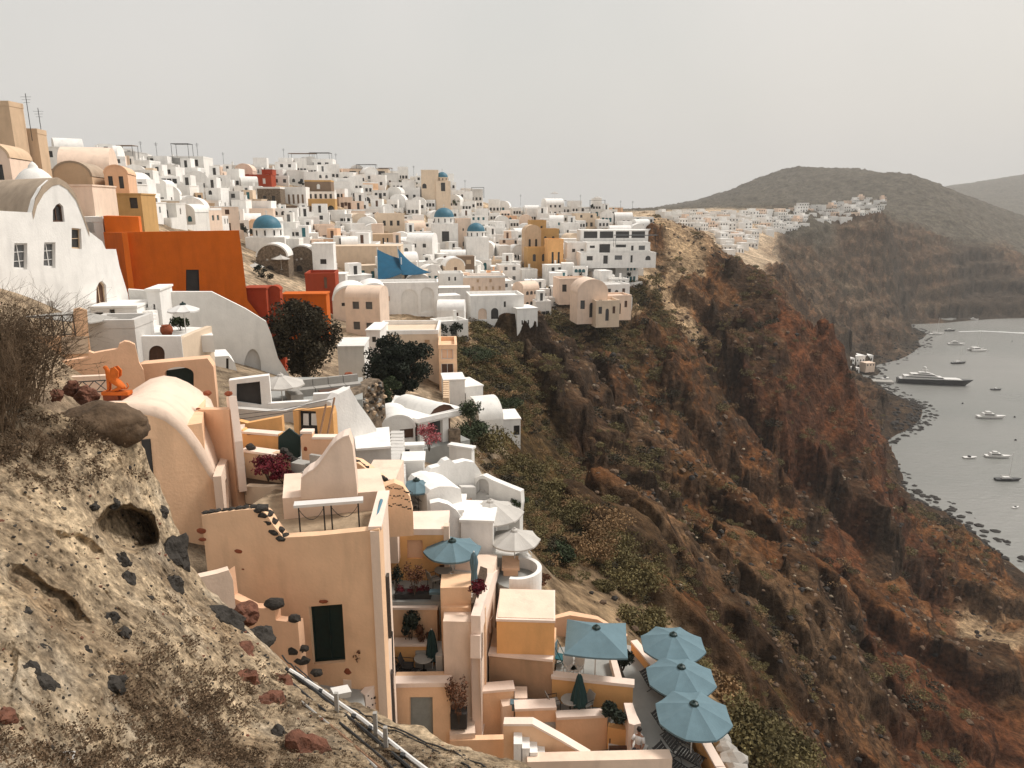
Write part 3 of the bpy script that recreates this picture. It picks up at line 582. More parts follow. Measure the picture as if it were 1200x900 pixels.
def leaf_cloud(rng, n, ctr, rad, size, shell=.55, squash=1.):      # many small leaf faces spread through a volume
    a = rng.normal(size=(n, 3)); a /= np.linalg.norm(a, axis=1)[:, None]; r_ = (shell + (1 - shell) * rng.random(n) ** .5) ; r_ = np.where(rng.random(n) < .25, rng.random(n), r_)
    c = np.array(ctr) + a * r_[:, None] * np.array(rad)
    u = rng.normal(size=(n, 3)); u /= np.linalg.norm(u, axis=1)[:, None]; v = np.cross(u, rng.normal(size=(n, 3))); v /= np.linalg.norm(v, axis=1)[:, None]
    s_ = size * (.6 + .8 * rng.random(n))[:, None]
    vs = np.stack([c - u * s_, c + v * s_ * .55, c + u * s_, c - v * s_ * .55], 1).reshape(-1, 3)
    return vs, np.arange(n * 4).reshape(n, 4)
def leaf_obj(name, m, parts, parent=None):
    vs = []; fs = []; o = 0
    for v, f in parts: vs.append(v); fs.append(f + o); o += len(v)
    V_ = np.concatenate(vs); 
    ob = np_mesh(name, M[m], V_ , np.concatenate(fs), False)
    if parent: ob.parent = parent
    return ob
RG = np.random.default_rng(5)
def tree(label, base, h, crown, m='leafdark', n=9000, size=.13, trunk_r=.22, cat='tree', name='tree', lobes=34, lean=(0, 0), seed=1):
    rg = np.random.default_rng(seed); t = thing(name, label, cat, base)
    cx, cy, cz, rx, ry, rz_ = crown
    tr = MB(); top = Vector((cx + lean[0], cy, cz - rz_ * .3)); tr.tube([(0, 0, -.4), (top.x * .3, top.y * .3, top.z * .4), top], [trunk_r, trunk_r * .8, trunk_r * .5], 8)
    L_ = []; parts = []
    for k in range(lobes):
        a = rg.normal(size=3); a /= np.linalg.norm(a); q = .45 + .5 * rg.random(); c = np.array((cx, cy, cz)) + a * q * np.array((rx, ry, rz_)); L_.append(c)
        s_ = (.15 + .2 * rg.random()); parts.append(leaf_cloud(rg, int(n / lobes), c, (rx * s_, ry * s_, rz_ * s_ * .9), size, .35))
    tr.build('trunk', M['bark'], t)
    for c in L_[::3]:
        MB().tube([tuple(top * .7), tuple((Vector(c) + top) / 2 + Vector((0, 0, -.1))), tuple(c)], [trunk_r * .4, trunk_r * .22, .02], 5).build('limb', M['bark'], t)
    leaf_obj('crown', m, parts, t); return t
def shrub(label, base, r, h, m='rustleaf', n=500, size=.05, group=None, name='shrub', cat='shrub', seed=3, stems=7, pot=None, sparse=False):
    rg = np.random.default_rng(seed); t = thing(name, label, cat, base, 0, group); st = MB(); parts = []; z0 = pot or 0
    for k in range(stems):
        a = rg.random() * 6.28; q = r * (.35 + .5 * rg.random()); p = (q * math.cos(a), q * math.sin(a), z0 + h * (.55 + .4 * rg.random()))
        st.tube([(0, 0, z0 - .05), (p[0] * .4, p[1] * .4, z0 + h * .35), p], [.02, .013, .006], 4)
        parts.append(leaf_cloud(rg, n // stems, p, (r * .45, r * .45, h * .26), size, .1))
    st.build('stem', M['bark'], t); leaf_obj('foliage', m, parts, t); return t
def flowerpot(label, base, r=.28, m='terracotta'):
    t = thing('flowerpot', label, 'flowerpot', base)
    MB().lathe([(0, 0), (r * .6, 0), (r, r * .9), (r * .92, r * 1.5), (r * .7, r * 1.7), (r * .75, r * 1.85), (r * .6, r * 1.8), (r * .5, r * 1.5), (0, r * 1.45)], 18).build('body', M[m], t, smooth=True); return t

# ================================================================= THE NEAR HOUSES
# --- the large stucco house with the dark green double door
A = H(236, 604, -10.6); B = H(444, 621, -10.6); f1 = Fr(A, B)
h1 = home('large peach stucco house with dark green double door beside the rock bank', 'house', Vector((A.x, A.y, CAMH - 17)), 'stucco_house')
door = [(362, 711), (401, 708), (405, 776), (367, 779)]
wall(h1, 'front_wall', M['peach'], f1, [(236, 604), (270, 599), (302, 596), (312, 602), (320, 615), (332, 630), (370, 628), (430, 622), (444, 620)], -19.5, .38, [door])
dd = opening(h1, 'door', f1, door, .22, 'greendoor', 'greendoor', .08, bars=1)
q = [f1.px(p) for p in door]; MB().tube([f1.M @ Vector(((q[0][0] + q[1][0]) / 2 + .09, .12, q[3][1] + 1.05)), f1.M @ Vector(((q[0][0] + q[1][0]) / 2 + .09, .12, q[3][1] + 1.2))], .02, 6).build('handle', M['iron'], dd, world=False).data.transform(Matrix.Translation(-h1.location))
c = f1.M @ Vector((f1.px((380, 704))[0], -.06, f1.px((380, 704))[1])); MB().rock(c, .13, 3, 2, (1.3, .5, .55), .2).build('wall_lamp', M['terracotta'], h1, world=True)
for p, r_ in (((280, 646), .13), ((285, 667), .05), ((237, 622), .17), ((238, 632), .12)):
    v = f1.px(p); MB().rock(f1.M @ Vector((v[0], 0, v[1])), r_, int(r_ * 99), 2, (1.2, .35, .6), .3).build('stone', M['terracotta'], h1, world=True)
cpts = [(238, 603), (245, 602), (253, 601.5), (261, 600), (269, 599), (277, 598), (285, 597), (294, 596), (303, 598), (307, 604), (314, 614), (322, 624), (329, 631)]
for i, p in enumerate(cpts):
    v = f1.px(p); MB().rock(f1.M @ Vector((v[0], .18, v[1])), .13 if i < 8 else .24, i, 2, (1.1, 1, .62), .4).build('stone', M['darkrock'], h1, world=True)
# side wall towards the terraces, its coping, and the roof
C = H(454, 577, -10.6); f1s = Fr(B, C); d = (C - B); d.z = 0
sw = MB(); sw.panel([(0, CAMH - 21.5), (0, CAMH - 10.65), (f1s.len, CAMH - 10.65), (f1s.len, CAMH - 21.5)], [], 0, .3, f1s.M if True else None).build('side_wall', M['pinkish'], h1, world=True)
cpm = MB(); boxf(cpm, f1s, .1, f1s.len, -.08, .36, CAMH - 10.64, CAMH - 10.52); cpm.build('coping', M['coping'], h1, world=True)
for z0_, z1_ in ((-15.5, -13), (-19.5, -17)): sl2 = MB(); boxf(sl2, f1s, 1.2, 1.5, -.12, -.02, CAMH + z0_, CAMH + z1_); sl2.build('window', M['dark'], h1, world=True)
roof = [f1.M @ Vector((.1, .385, 0)), f1.M @ Vector((f1.len - .1, .385, 0)), Vector((C.x - .1, C.y, 0)), f1.M @ Vector((2.0, 5.5, 0)), f1.M @ Vector((.4, 4.5, 0))]
MB().prism([(v.x, v.y) for v in roof], CAMH - 12.0, CAMH - 11.35).build('roof', M['sand'], h1, world=True)
cp2 = MB(); s0 = f1.px((332, 630)); boxf(cp2, f1, s0[0] + .1, f1.len, -.04, .42, CAMH - 10.93 , CAMH - 10.82)
# pergola frame on the roof
pg = thing('pergola', 'white topped metal pergola frame standing on the sandy roof', 'pergola', H(352, 624, -11.35))
a_, b_ = H(352, 624, -11.35), H(424, 618, -11.35); fp = Fr(a_, b_); tl = fp.len
o = MB(); boxf(o, fp, -.15, tl + .1, -.15, .25, CAMH - 10.35, CAMH - 10.25); o.build('top_board', M['pole'], pg, world=True)
for x in (0, tl * .40, tl * .52, tl * .96): MB().tube([fp.M @ Vector((x, 0, CAMH - 11.35)), fp.M @ Vector((x, 0, CAMH - 10.3))], .03, 6).build('leg', M['iron'], pg, world=True)
for x0, x1 in ((0, tl * .4), (tl * .52, tl * .96)):
    b = MB()
    for k in range(10):
        s_, e_ = x0 + (x1 - x0) * k / 10, x0 + (x1 - x0) * (k + 1) / 10; z = lambda t_: CAMH - 10.9 + 1.7 * (t_ - .5) ** 2
        b.tube([fp.M @ Vector((s_, .02, z(k / 10))), fp.M @ Vector((e_, .02, z((k + 1) / 10)))], .012, 4)
    b.build('brace', M['iron'], pg, world=True)
gp = MB(); gp.tube([H(440, 612, -10.6), H(447, 586, -10.5)], .06, 6); o = gp.build('rail', M['blueframe']); tag(o, 'slim blue glass rail along the right edge of the sandy roof', 'railing')
o.name = 'glass_railing'
# block behind the roof with the sloping stair wall
up = home('pale peach upper terrace block with sloping wall behind the sandy roof', 'terrace', H(331, 609, -11.35), 'upper_terrace')
A3, B3 = H(331, 609, -11.35), H(452, 596, -11.35); f3 = Fr(A3, B3)
wall(up, 'front_wall', M['pinkish'], f3, [(331, 584), (452, 575)], -12.5, 2.6)
A4, B4 = H(352, 581, -10.45), H(425, 577, -10.45); f4 = Fr(A4, B4)
wall(up, 'sloping_wall', M['pinkish'], f4, [(352, 577), (353, 561), (361, 554), (367, 551), (374, 544), (381, 534), (388, 524), (394, 518), (402, 513), (409, 511), (413, 522), (416, 550), (418, 568)], -10.6, .8)
cs = MB(); pts = [f4.px(p) for p in [(353, 561), (361, 554), (367, 551), (374, 544), (381, 534), (388, 524), (394, 518), (402, 513), (409, 511)]]
for i in range(len(pts) - 1):
    a, b = pts[i], pts[i + 1]; cs.add([tuple(f4.M @ Vector(v)) for v in [(a[0], -.03, a[1]), (b[0], -.03, b[1]), (b[0], .85, b[1]), (a[0], .85, a[1]), (a[0], -.03, a[1] + .05), (b[0], -.03, b[1] + .05), (b[0], .85, b[1] + .05), (a[0], .85, a[1] + .05)]], BXF)
cs.build('coping', M['coping'], up, world=True)
# stepped wall studded with dark stones
st = home('peach curved wall studded with dark stones above the blue parasol', 'garden wall', H(420, 540, -10), 'studded_wall')
A6, B6 = H(452, 585, -12.4), H(484, 603, -13.4); f6 = Fr(H(452, 604, -12.6), H(484, 602, -12.6))
wall(st, 'wall', M['peach'], f6, [(450, 570), (462, 566), (472, 570), (480, 582), (484, 600)], -13.6, .5)
k = 0
for i in range(15):
    for j in range(3):
        p = (452 + i * 2.2 + (j % 2), 572 + j * 10 + random.uniform(-2, 2) + max(0, i - 8) * 1.2)
        if p[1] > 600 or p[0] > 483: continue
        v = f6.px(p); MB().rock(f6.M @ Vector((v[0], 0, v[1])), random.uniform(.028, .05), k, 1, (1.2, .4, .8), .3).build('stone', M['darkrock'], st, world=True); k += 1
A7, B7 = H(410, 545, -11.2), H(455, 572, -12.2); f7 = Fr(A7, B7)
wall(st, 'upper_wall', M['peach'], f7, [(412, 541), (420, 543), (434, 553), (450, 566), (458, 569)], -13.6, .6)
for i in range(13):
    p = (412 + i * 3.7, 541 + i * 2.3 + random.uniform(-1, 1)); v = f7.px(p)
    MB().rock(f7.M @ Vector((v[0], .2, v[1])), random.uniform(.09, .17), i, 2, (1.2, .8, .7), .4).build('stone', M['darkrock'], st, world=True)
blk(st, 'end_block', 'pinkish', (425, 562), (463, 562), -11.9, 2.6, -16)

# --- house with the big barrel vault and arched front (left)
Y0 = 26.5
A = Q(150, 560, 25.2); B = Q(262, 560, 27.2); fv = Fr(A, B)
hv = home('peach barrel vaulted house with huge arched front behind the brown boulder', 'house', Vector((A.x, A.y, 104)), 'vaulted_house')
arc = [(120, 474), (148, 474), (165, 475), (180, 478), (195, 484), (208, 494), (219, 506), (229, 520), (238, 535), (246, 548), (253, 558), (262, 561)]
wall(hv, 'front_wall', M['peach'], fv, arc, -20, .4, [])
# vault surface from the front arch back to the higher rear arch
arcb = [(110, 470), (140, 468), (160, 454), (176, 444), (192, 440), (206, 442), (220, 448), (234, 457), (247, 468), (256, 490), (262, 520), (266, 556)]
fb = Fr(Q(150, 500, 30.0), Q(262, 500, 31.5))
va = []; 
for p in arc: u_, z_ = fv.px(p); va.append(fv.M @ Vector((u_, -.06, z_ + .05)))
vb = []
for p in arcb: u_, z_ = fb.px(p); vb.append(fb.M @ Vector((u_, 0, z_)))
vm = MB(); n = len(va); seg = 4
for s_ in range(seg + 1):
    f_ = s_ / seg
    for a, b in zip(va, vb): vm.v.append(tuple(a.lerp(b, f_)))
for s_ in range(seg):
    for i in range(n - 1): vm.f.append((s_ * n + i, s_ * n + i + 1, (s_ + 1) * n + i + 1, (s_ + 1) * n + i))
# inner skin gives the vault its thickness
k0 = len(vm.v)
for s_ in (0, seg):
    for i in range(n): v = vm.v[s_ * n + i]; vm.v.append((v[0] - .1, v[1], v[2] - .35))
for i in range(n - 1): vm.f.append((i, k0 + i, k0 + i + 1, i + 1)); vm.f.append((seg * n + i, seg * n + i + 1, k0 + n + i + 1, k0 + n + i))
vm.build('roof', M['pinkish'], hv, smooth=True, world=True)
MB().prism([(v.x, v.y) for v in (fv.M @ Vector((-1, .41, 0)), fv.M @ Vector((fv.len - .5, .41, 0)), fb.M @ Vector((fb.len - .6, 0, 0)), fb.M @ Vector((-1, 0, 0)))], 103, CAMH - 8.3).build('rear_wall', M['peach'], hv, world=True)
opening(hv, 'window', fv, [(165, 515), (176, 514), (180, 560), (171, 552)], -.02, 'dark', 'dark', .05)
for p in ((226, 492), (232, 481), (243, 461), (268, 461)):
    v = None
    for dY in np.arange(27.3, 31, .1): pass
    q_ = Q(p[0], p[1], 29.2); MB().rock(q_, .17, int(p[0]), 2, (1, .8, .7), .3).build('stone', M['terracotta'], hv, world=True)
# gable behind, and the side with tall white framed windows
fg = Fr(Q(232, 500, 29.0), Q(268, 500, 28.3))
wall(hv, 'gable_wall', M['salmon'], fg, [(232, 480), (268, 480)], -13, .4)
wf = Fr(H(258, 600, -11.5), H(290, 560, -11.0))
fw = Fr(Q(259, 598, 26.0), Q(287, 598, 31.5))
wall(hv, 'side_wall', M['pinkish'], fw, [(259, 558), (262, 548), (272, 527), (281, 510), (287, 497), (287.5, 520)], -13, .3,
     [[(264, 563), (267, 557), (268, 596), (266, 597)], [(269.5, 553), (273, 546), (275, 594), (271.5, 595)], [(276, 541), (279, 535), (280, 592), (277, 593)], [(281.5, 530), (284, 524), (285, 590), (282.5, 591)]])
for hq in ([(264, 563), (267, 557), (268, 596), (266, 597)], [(269.5, 553), (273, 546), (275, 594), (271.5, 595)], [(276, 541), (279, 535), (280, 592), (277, 593)], [(281.5, 530), (284, 524), (285, 590), (282.5, 591)]):
    opening(hv, 'window', fw, hq, .15, 'tan', 'pole', .04)
f8 = Fr(Q(265, 470, 31.4), Q(290, 500, 28.8))
wall(hv, 'slanted_wall', M['coping'], Fr(Q(266, 480, 29.3), Q(275, 520, 28.0)), [(265, 465), (268, 465), (270, 480), (275, 518)], -11.5, .3)

# --- the courtyard: ochre walls, dark door, bougainvillea bed
cy = home('ochre walled courtyard with black glazed door and dark pentagon gate', 'courtyard house', H(340, 560, -10.4), 'courtyard_house')
yb = 31.5
flr(cy, 'floor', 'floor', [(286, 543), (350, 545), (400, 545), (395, 500), (275, 510)], -10.9, .6)
fA = Fr(Q(286, 540, 30.6), Q(326, 540, 30.2)); wall(cy, 'front_wall', M['ochre'], fA, [(283, 503), (290, 510), (327, 509)], -11.4, .35)
co = MB(); za = fA.px((300, 509))[1]; boxf(co, fA, -.1, fA.len + .1, -.05, .4, za, za + .1); co.build('coping', M['coping'], cy, world=True)
fB = Fr(Q(352, 540, 29.9), Q(398, 540, 29.9)); wall(cy, 'gate_wall', M['salmon'], fB, [(352, 512), (356, 508), (366, 508), (366, 514), (398, 514)], -11.6, .35)
cb = MB()
for a, b in (((352, 508), (366, 508)), ((366, 514.5), (398, 514.5))): u0, z0 = fB.px(a); u1, _ = fB.px(b); boxf(cb, fB, u0, u1, -.05, .4, z0, z0 + .1)
cb.build('coping', M['coping'], cy, world=True)
fC = Fr(Q(325, 540, 30.05), Q(353, 540, 30.05)); pent = [(326, 536), (326, 512), (338.5, 502), (352, 512), (352, 535), (340, 541)]
shape(cy, 'gate', M['greendoor'], fC, pent, 0, .1)
bp_ = fB.px((358, 526)); MB().rock(fB.M @ Vector((bp_[0], 0, bp_[1])), .1, 5, 2, (.8, .4, 1), .3).build('stone', M['terracotta'], cy, world=True)
fD = Fr(Q(283, 500, 34.3), Q(327, 500, 34.3)); wall(cy, 'rear_wall', M['ochre'], fD, [(275, 492), (290, 496), (310, 492), (327, 489), (330, 488)], -11.4, .35)
fE = Fr(Q(340, 500, 34.0), Q(390, 500, 33.2)); dq = [(351, 513), (350, 481), (370, 482), (373, 513)]
wall(cy, 'door_wall', M['ochre'], fE, [(343, 481), (360, 480), (388, 477), (390, 485)], -11.6, .35, [dq])
dr = opening(cy, 'door', fE, dq, .2, 'blacktrim', 'blacktrim', .12, bars=1)
for x in (353.5, 363): shape(cy, 'door_pane', M['pole'], fE, [(x, 499), (x, 485.5), (x + 6, 485.5), (x + 6.5, 499.5)], .13, .15)
fF = Fr(Q(275, 500, 36.5), Q(385, 500, 36.0)); wall(cy, 'grey_wall', M['greywhite'], fF, [(270, 478), (315, 482), (335, 481), (360, 474), (395, 466)], -11, .4)
for i, (a, b) in enumerate((((392, 466), (383, 513)), ((382, 474), (374, 513)))):
    p0, p1 = H(b[0], b[1], -10.4), Q(a[0], a[1], 33.0); o = MB().tube([p0, p1], .05, 6).build('wooden_post', M['wood']); tag(o, ['tall leaning wooden post at the white wall corner', 'shorter leaning wooden post right of the black glazed door'][i], 'post')
o = MB().tube([Q(392, 467, 33), Q(330, 480, 33.4), Q(270, 487, 34)], .015, 4); o.tube([Q(383, 475, 33), Q(330, 484, 33.4), Q(275, 492, 34)], .015, 4); o = o.build('awning_wire', M['iron']); tag(o, 'pair of thin wires strung from the leaning posts over the courtyard', 'wire')
# bed and its walls
cyb = None
bw = home('worn ochre planter wall holding crimson bougainvillea under the courtyard gate', 'planter', H(286, 570, -11), 'planter_wall')
fG = Fr(Q(287, 560, 28.4), Q(346, 560, 27.6)); wall(bw, 'front_wall', M['cream'], fG, [(286, 570), (310, 571), (336, 571), (350, 556), (352, 575)], -12.2, .35)
flr(bw, 'soil', 'bark', [(287, 572), (345, 570), (347, 548), (287, 545)], -11.5, .3); fH = Fr(Q(286, 540, 29.6), Q(350, 545, 28.6)); wall(bw, 'back_wall', M['tan'], fH, [(286, 531), (328, 531), (340, 541), (349, 546)], -12, .3)
ch = MB(); zc = fH.px((300, 531))[1]; boxf(ch, fH, -.05, fH.px((328, 531))[0], -.1, .45, zc, zc + .1); ch.build('coping', M['coping'], bw, world=True)
for i, p in enumerate([(291, 524), (293, 526), (331, 529), (335, 534), (339, 538), (345, 541)]):
    v = fH.px(p); MB().rock(fH.M @ Vector((v[0], .1, v[1])), .17, 30 + i, 2, (1.1, .9, .8), .4).build('stone', M['darkrock'], bw, world=True)
shrub('dense crimson bougainvillea filling the ochre planter bed', H(300, 566, -11.0) + Vector((.4, .3, 0)), .9, .8, 'flower', 1500, .06, name='bougainvillea', seed=2, stems=12)
shrub('smaller bright crimson bougainvillea clump at the right end of the ochre planter', H(331, 569, -11.1) + Vector((0, .2, 0)), .55, .5, 'flower', 800, .06, name='bougainvillea', seed=9)
# garden seats in the corner
gs = thing('garden_bench', 'grey cushioned corner seat beside the dark pentagon gate', 'bench', H(352, 550, -10.5))
bb = MB(); fS = Fr(H(341, 545, -10.4), H(372, 550, -10.4)); boxf(bb, fS, .0, .7, 0, .5, CAMH - 10.9, CAMH - 10.3); bb.build('side_cushion', M['cement'], gs, world=True)
bb = MB(); boxf(bb, fS, .8, 1.6, .2, .35, CAMH - 10.8, CAMH - 9.9); bb.build('backrest', M['cushion'], gs, world=True); bb = MB(); boxf(bb, fS, .8, 1.7, -.35, .19, CAMH - 10.9, CAMH - 10.45); bb.build('seat', M['cushion'], gs, world=True)
# ================================================================= THE TERRACED PEACH HOUSES
th = home('tall terraced peach house with two shaded balconies right of the stucco house', 'house', H(490, 860, -22.5), 'terraced_house')
z1 = -17.2
flr(th, 'upper_floor', 'floor', [(458, 705), (530, 705), (540, 672), (458, 672)], z1, .3)
fa = Fr(Q(456, 675, 31), Q(525, 675, 31)); win = [(477, 655), (477, 633), (495, 633), (496, 655)]
wall(th, 'upper_wall', M['ochre'], fa, [(455, 621), (524, 621)], -18, .35, [win]); shape(th, 'blind_window', M['salmon'], fa, win, .12, .2)
flr(th, 'roof', 'coping', [(455, 620), (524.5, 620), (527, 598), (455, 600)], fa.px((490, 621))[1] - CAMH + .05, .3)
pr = MB(); boxf(pr, fa, fa.len - .15, fa.len + .1, -.1, .3, CAMH - 17.2, CAMH - 14.4); pr.build('pier', M['pinkish'], th, world=True)
shape(th, 'door', M['brownwood'], fa, [(515, 680), (515, 662), (523, 662), (523, 680)], -.05, -.01)
blk(th, 'balcony_wall', 'peach', (460, 714), (512, 714), -17.5, .9, -21, .0)
c_ = MB(); fz = Fr(H(460, 714, -17.5), H(512, 714, -17.5)); boxf(c_, fz, -.2, fz.len + .05, -.06, .3, CAMH - 17.498, CAMH - 17.38); c_.build('coping', M['coping'], th, world=True)
pb = MB(); boxf(pb, fz, .05, fz.len - .3, .32, .85, CAMH - 17.5, CAMH - 16.95); o = pb.build('planter_box', M['blacktrim']); tag(o, 'long dark planter box along the upper balcony edge', 'planter box')
for i in range(3):
    v = fz.M @ Vector((.35 + i * .5, .6, CAMH - 17.0)); shrub(['red flowering plant at the left end of the long planter box', 'red flowering plant in the middle of the long planter box', 'red flowering plant at the right end of the long planter box'][i], v, .3, .25, 'flower', 260, .04, seed=20 + i, name='flowering_plant', cat='plant', group='flowers in the long planter box')
# block D, D2 step and the long right hand side wall
blk(th, 'pillar_block', 'peach', (516, 689), (552, 688), -16.1, 1.2, -22)
blk(th, 'pillar_block', 'peach', (517, 712), (569, 712), -16.95, 2.2, -22)
fd = blk(th, 'tall_block', 'pinkish', (519, 728), (563, 729), -16.9, .5, -22.6)
fdr = Fr(H(563, 729, -16.9), H(571, 706, -16.9))
fsl = Fr(H(567, 716, -17.0), H(584, 668, -16.0)); 
sw2 = [(566, 715), (570, 700), (576, 685), (583, 668), (586, 690)]
fL = Fr(Q(565, 730, 27.3), Q(586, 690, 34.0))
MB().prism([(v.x, v.y) for v in (H(520, 729, -17.1), H(562, 730, -17.1), Q(567, 725, 28.2), Q(583, 690, 33.5), Q(560, 690, 33.5), Q(520, 700, 29))], CAMH - 22.5, CAMH - 17.15).build('core', M['pinkish'], th, world=True)
wall(th, 'long_side_wall', M['coping'], fL, [(563, 722), (568, 704), (573, 690), (579, 672), (587, 664), (587, 690)], -22.5, .4, [[(575, 742), (575, 727), (578, 722), (578, 738)], [(562.5, 772), (562.5, 745), (565, 740), (565, 768)]])
shape(th, 'window', M['glassgrey'], fL, [(575, 742), (575, 727), (578, 722), (578, 738)], .1, .2)
fR = Fr(H(563, 729, -16.9), Q(568, 729, 29.5)); shape(th, 'window', M['glassgrey'], fR, [(563.3, 775), (563.3, 745), (565.5, 740), (565.5, 768)], -.03, .0)
fb2 = H(557, 708, -16.6); shrub('dark red creeper in the narrow bed behind the tall peach block', H(560, 700, -16.4), .42, .7, 'flower', 900, .05, seed=31, stems=9, name='creeper', cat='plant')
o = MB().prism([(v.x, v.y) for v in (H(552, 709, -16.8), H(562, 709, -16.8), H(571, 668, -16.8), H(563, 665, -16.8))], CAMH - 17.4, CAMH - 16.72).build('flower_bed', M['bark']); tag(o, 'narrow soil bed beside the sloping light wall', 'flower bed')
# upper balcony furniture
parasol('blue octagonal parasol over the upper peach balcony, nearest the white house', H(531, 684, z1), H(529, 632, z1 + 2.55).z - .35, 1.35, 8, 'umb', drop=.42, rz=.2)
round_table('grey round table on the upper peach balcony', H(520, 684, z1), .42)
chair('dark armchair left of the table on the upper peach balcony', H(509, 688, z1), 2.2); chair('brown backed chair behind the table on the upper peach balcony', H(522, 677, z1) , 0, seatm='brownwood')
shrub('rust leaved shrub standing in the upper balcony corner planter', H(486, 696, -16.7), .55, 1.3, 'rustleaf', 700, .05, seed=33)
shrub('dark leafy shrub against the left wall of the upper balcony', H(464, 694, -16.9), .3, 1.2, 'leafdark', 600, .05, seed=34)
cu_ = thing('deck_chair_cushion', 'pale teal seat cushion lying by the upper balcony planter', 'cushion', H(510, 695, -16.8)); 
MB().box(-.25, .25, -.15, .15, 0, .12).build('pad', M['umb'], cu_)
fq = Fr(Q(532, 690, 30.6), Q(556, 690, 30.6)); wall(th, 'low_wall', M['greywhite'], fq, [(532, 669), (556, 671)], -17.6, .3)
shape(th, 'panel', M['coping'], fq, [(533, 669), (533, 660), (555, 658), (556, 671)], .1, .3)
# folded beach cloths and posts near the creeper
cl = closed_parasol('slim folded teal parasol leaning beside the dark red creeper', H(556, 698, -16.8), 2.1, 'umb', .13)
# lower balcony
z2 = -20.0
flr(th, 'lower_floor', 'floor', [(458, 800), (518, 800), (518, 765), (460, 765)], z2, .3)
fz2 = Fr(Q(461, 760, 28.3), Q(519, 760, 28.3)); wall(th, 'lower_wall', M['ochre'], fz2, [(461, 757), (508, 757)], -20.5, .3)
c_ = MB(); zc = fz2.px((480, 757))[1]; boxf(c_, fz2, 0, fz2.px((508, 757))[0], -.05, .5, zc, zc + .1); c_.build('coping', M['coping'], th, world=True)
shape(th, 'door', M['cushion'], fz2, [(487, 783), (487, 762), (507, 762), (507, 783)], -.05, -.005)
shrub('spiky dark palm like plant in the lower balcony planter', Q(481, 757, 28.7), .42, 1.5, 'leafdark', 1300, .07, seed=36, stems=10)
shrub('brownish bush beside the folded teal parasol', Q(497, 756, 28.7), .36, .9, 'rustleaf', 500, .06, seed=37)
closed_parasol('folded dark teal parasol tied up on the lower peach balcony', H(507, 785, z2), 2.0, 'umbdark', .24)
round_table('pale round table on the lower peach balcony', H(497, 788, z2), .42)
chair('dark folding chair left of the table on the lower peach balcony', H(478, 790, z2), 1.5, seatm='blacktrim'); lounger('low dark deck chair at the left corner of the lower peach balcony', H(467, 790, z2), 1.2)
MB().prism([(v.x, v.y) for v in (H(511, 790, z2), H(519, 790, z2), H(519, 772, z2), H(511, 772, z2))], CAMH + z2, CAMH + z2 + .9).build('side_block', M['greywhite'], th, world=True)
niche = [(480, 862), (480, 817), (507, 817), (508, 870)]
fn = blk(th, 'lower_block', 'peach', (461, 805), (527, 804), -19.45, 1.0, -24.5, holes=[niche]); opening(th, 'door', fn, niche, .2, 'greyblue', 'peach', .05)
c_ = MB(); boxf(c_, fn, -.05, fn.len + .05, -.06, .45, CAMH - 19.448, CAMH - 19.25); c_.build('coping', M['coping'], th, world=True)
# thin dark downpipe
o = MB().tube([Q(459, 740, 25.0), Q(460.5, 800, 24.6), Q(461, 850, 24.3)], .05, 6).build('downpipe', M['iron']); tag(o, 'dark downpipe on the corner between stucco and terraced houses', 'pipe')

# --- lower small court with the square planter
lc = home('low peach court walls with square niche beside the rust tree', 'courtyard', H(600, 850, -23), 'court_walls')
fk = Fr(H(553, 813, -20.9), H(602, 809, -20.9)); 
sq = [(556, 849), (556, 820), (590, 820), (590, 849)]
blk(lc, 'wall', 'peach', (553, 813), (602, 809), -20.9, .5, -24)
c_ = MB(); boxf(c_, fk, -.05, fk.len + .05, -.06, .55, CAMH - 20.898, CAMH - 20.78); c_.build('coping', M['coping'], lc, world=True)
pbx = thing('planter_box', 'square black planter box under the rust leaved tree', 'planter box', H(538, 857, -21.5))
fp2 = Fr(H(528, 855, -21.5), H(547, 855, -21.5)); o = MB(); boxf(o, fp2, 0, fp2.len, 0, .5, CAMH - 21.5, CAMH - 20.75); o.build('box', M['blacktrim'], pbx, world=True)
shrub('rust red young tree in the square black planter', H(538, 848, -21.1), .55, 1.9, 'rustleaf', 900, .055, seed=40, stems=11, name='young_tree', cat='tree')
blk(lc, 'wall', 'pinkish', (527, 861), (557, 859), -21.6, 1.0, -24.5)
flr(lc, 'floor', 'floor', [(500, 900), (640, 900), (610, 820), (527, 830)], -23.6, .3)
blk(lc, 'front_wall', 'peach', (527, 868), (608, 866), -21.85, .3, -25)
blk(lc, 'post', 'pinkish', (589, 828), (602, 826), -21.3, .5, -24)
blk(lc, 'step_block', 'pinkish', (603, 818), (618, 818), -21.2, .8, -24)
fstep = [(603, 832), (652, 829)]
blk(lc, 'stepped_wall', 'peach', (604, 833), (652, 831), -21.35, .5, -25); blk(lc, 'stepped_wall', 'peach', (652, 843), (712, 840), -21.6, .35, -25)
fc1 = Fr(H(604, 833, -21.35), H(652, 831, -21.35)); fc2 = Fr(H(652, 843, -21.6), H(712, 840, -21.6)); c_ = MB(); boxf(c_, fc1, -.03, fc1.len, -.06, .55, CAMH - 21.348, CAMH - 21.22); boxf(c_, fc2, .0, fc2.len + .05, -.06, .4, CAMH - 21.598, CAMH - 21.47); c_.build('coping', M['coping'], lc, world=True)
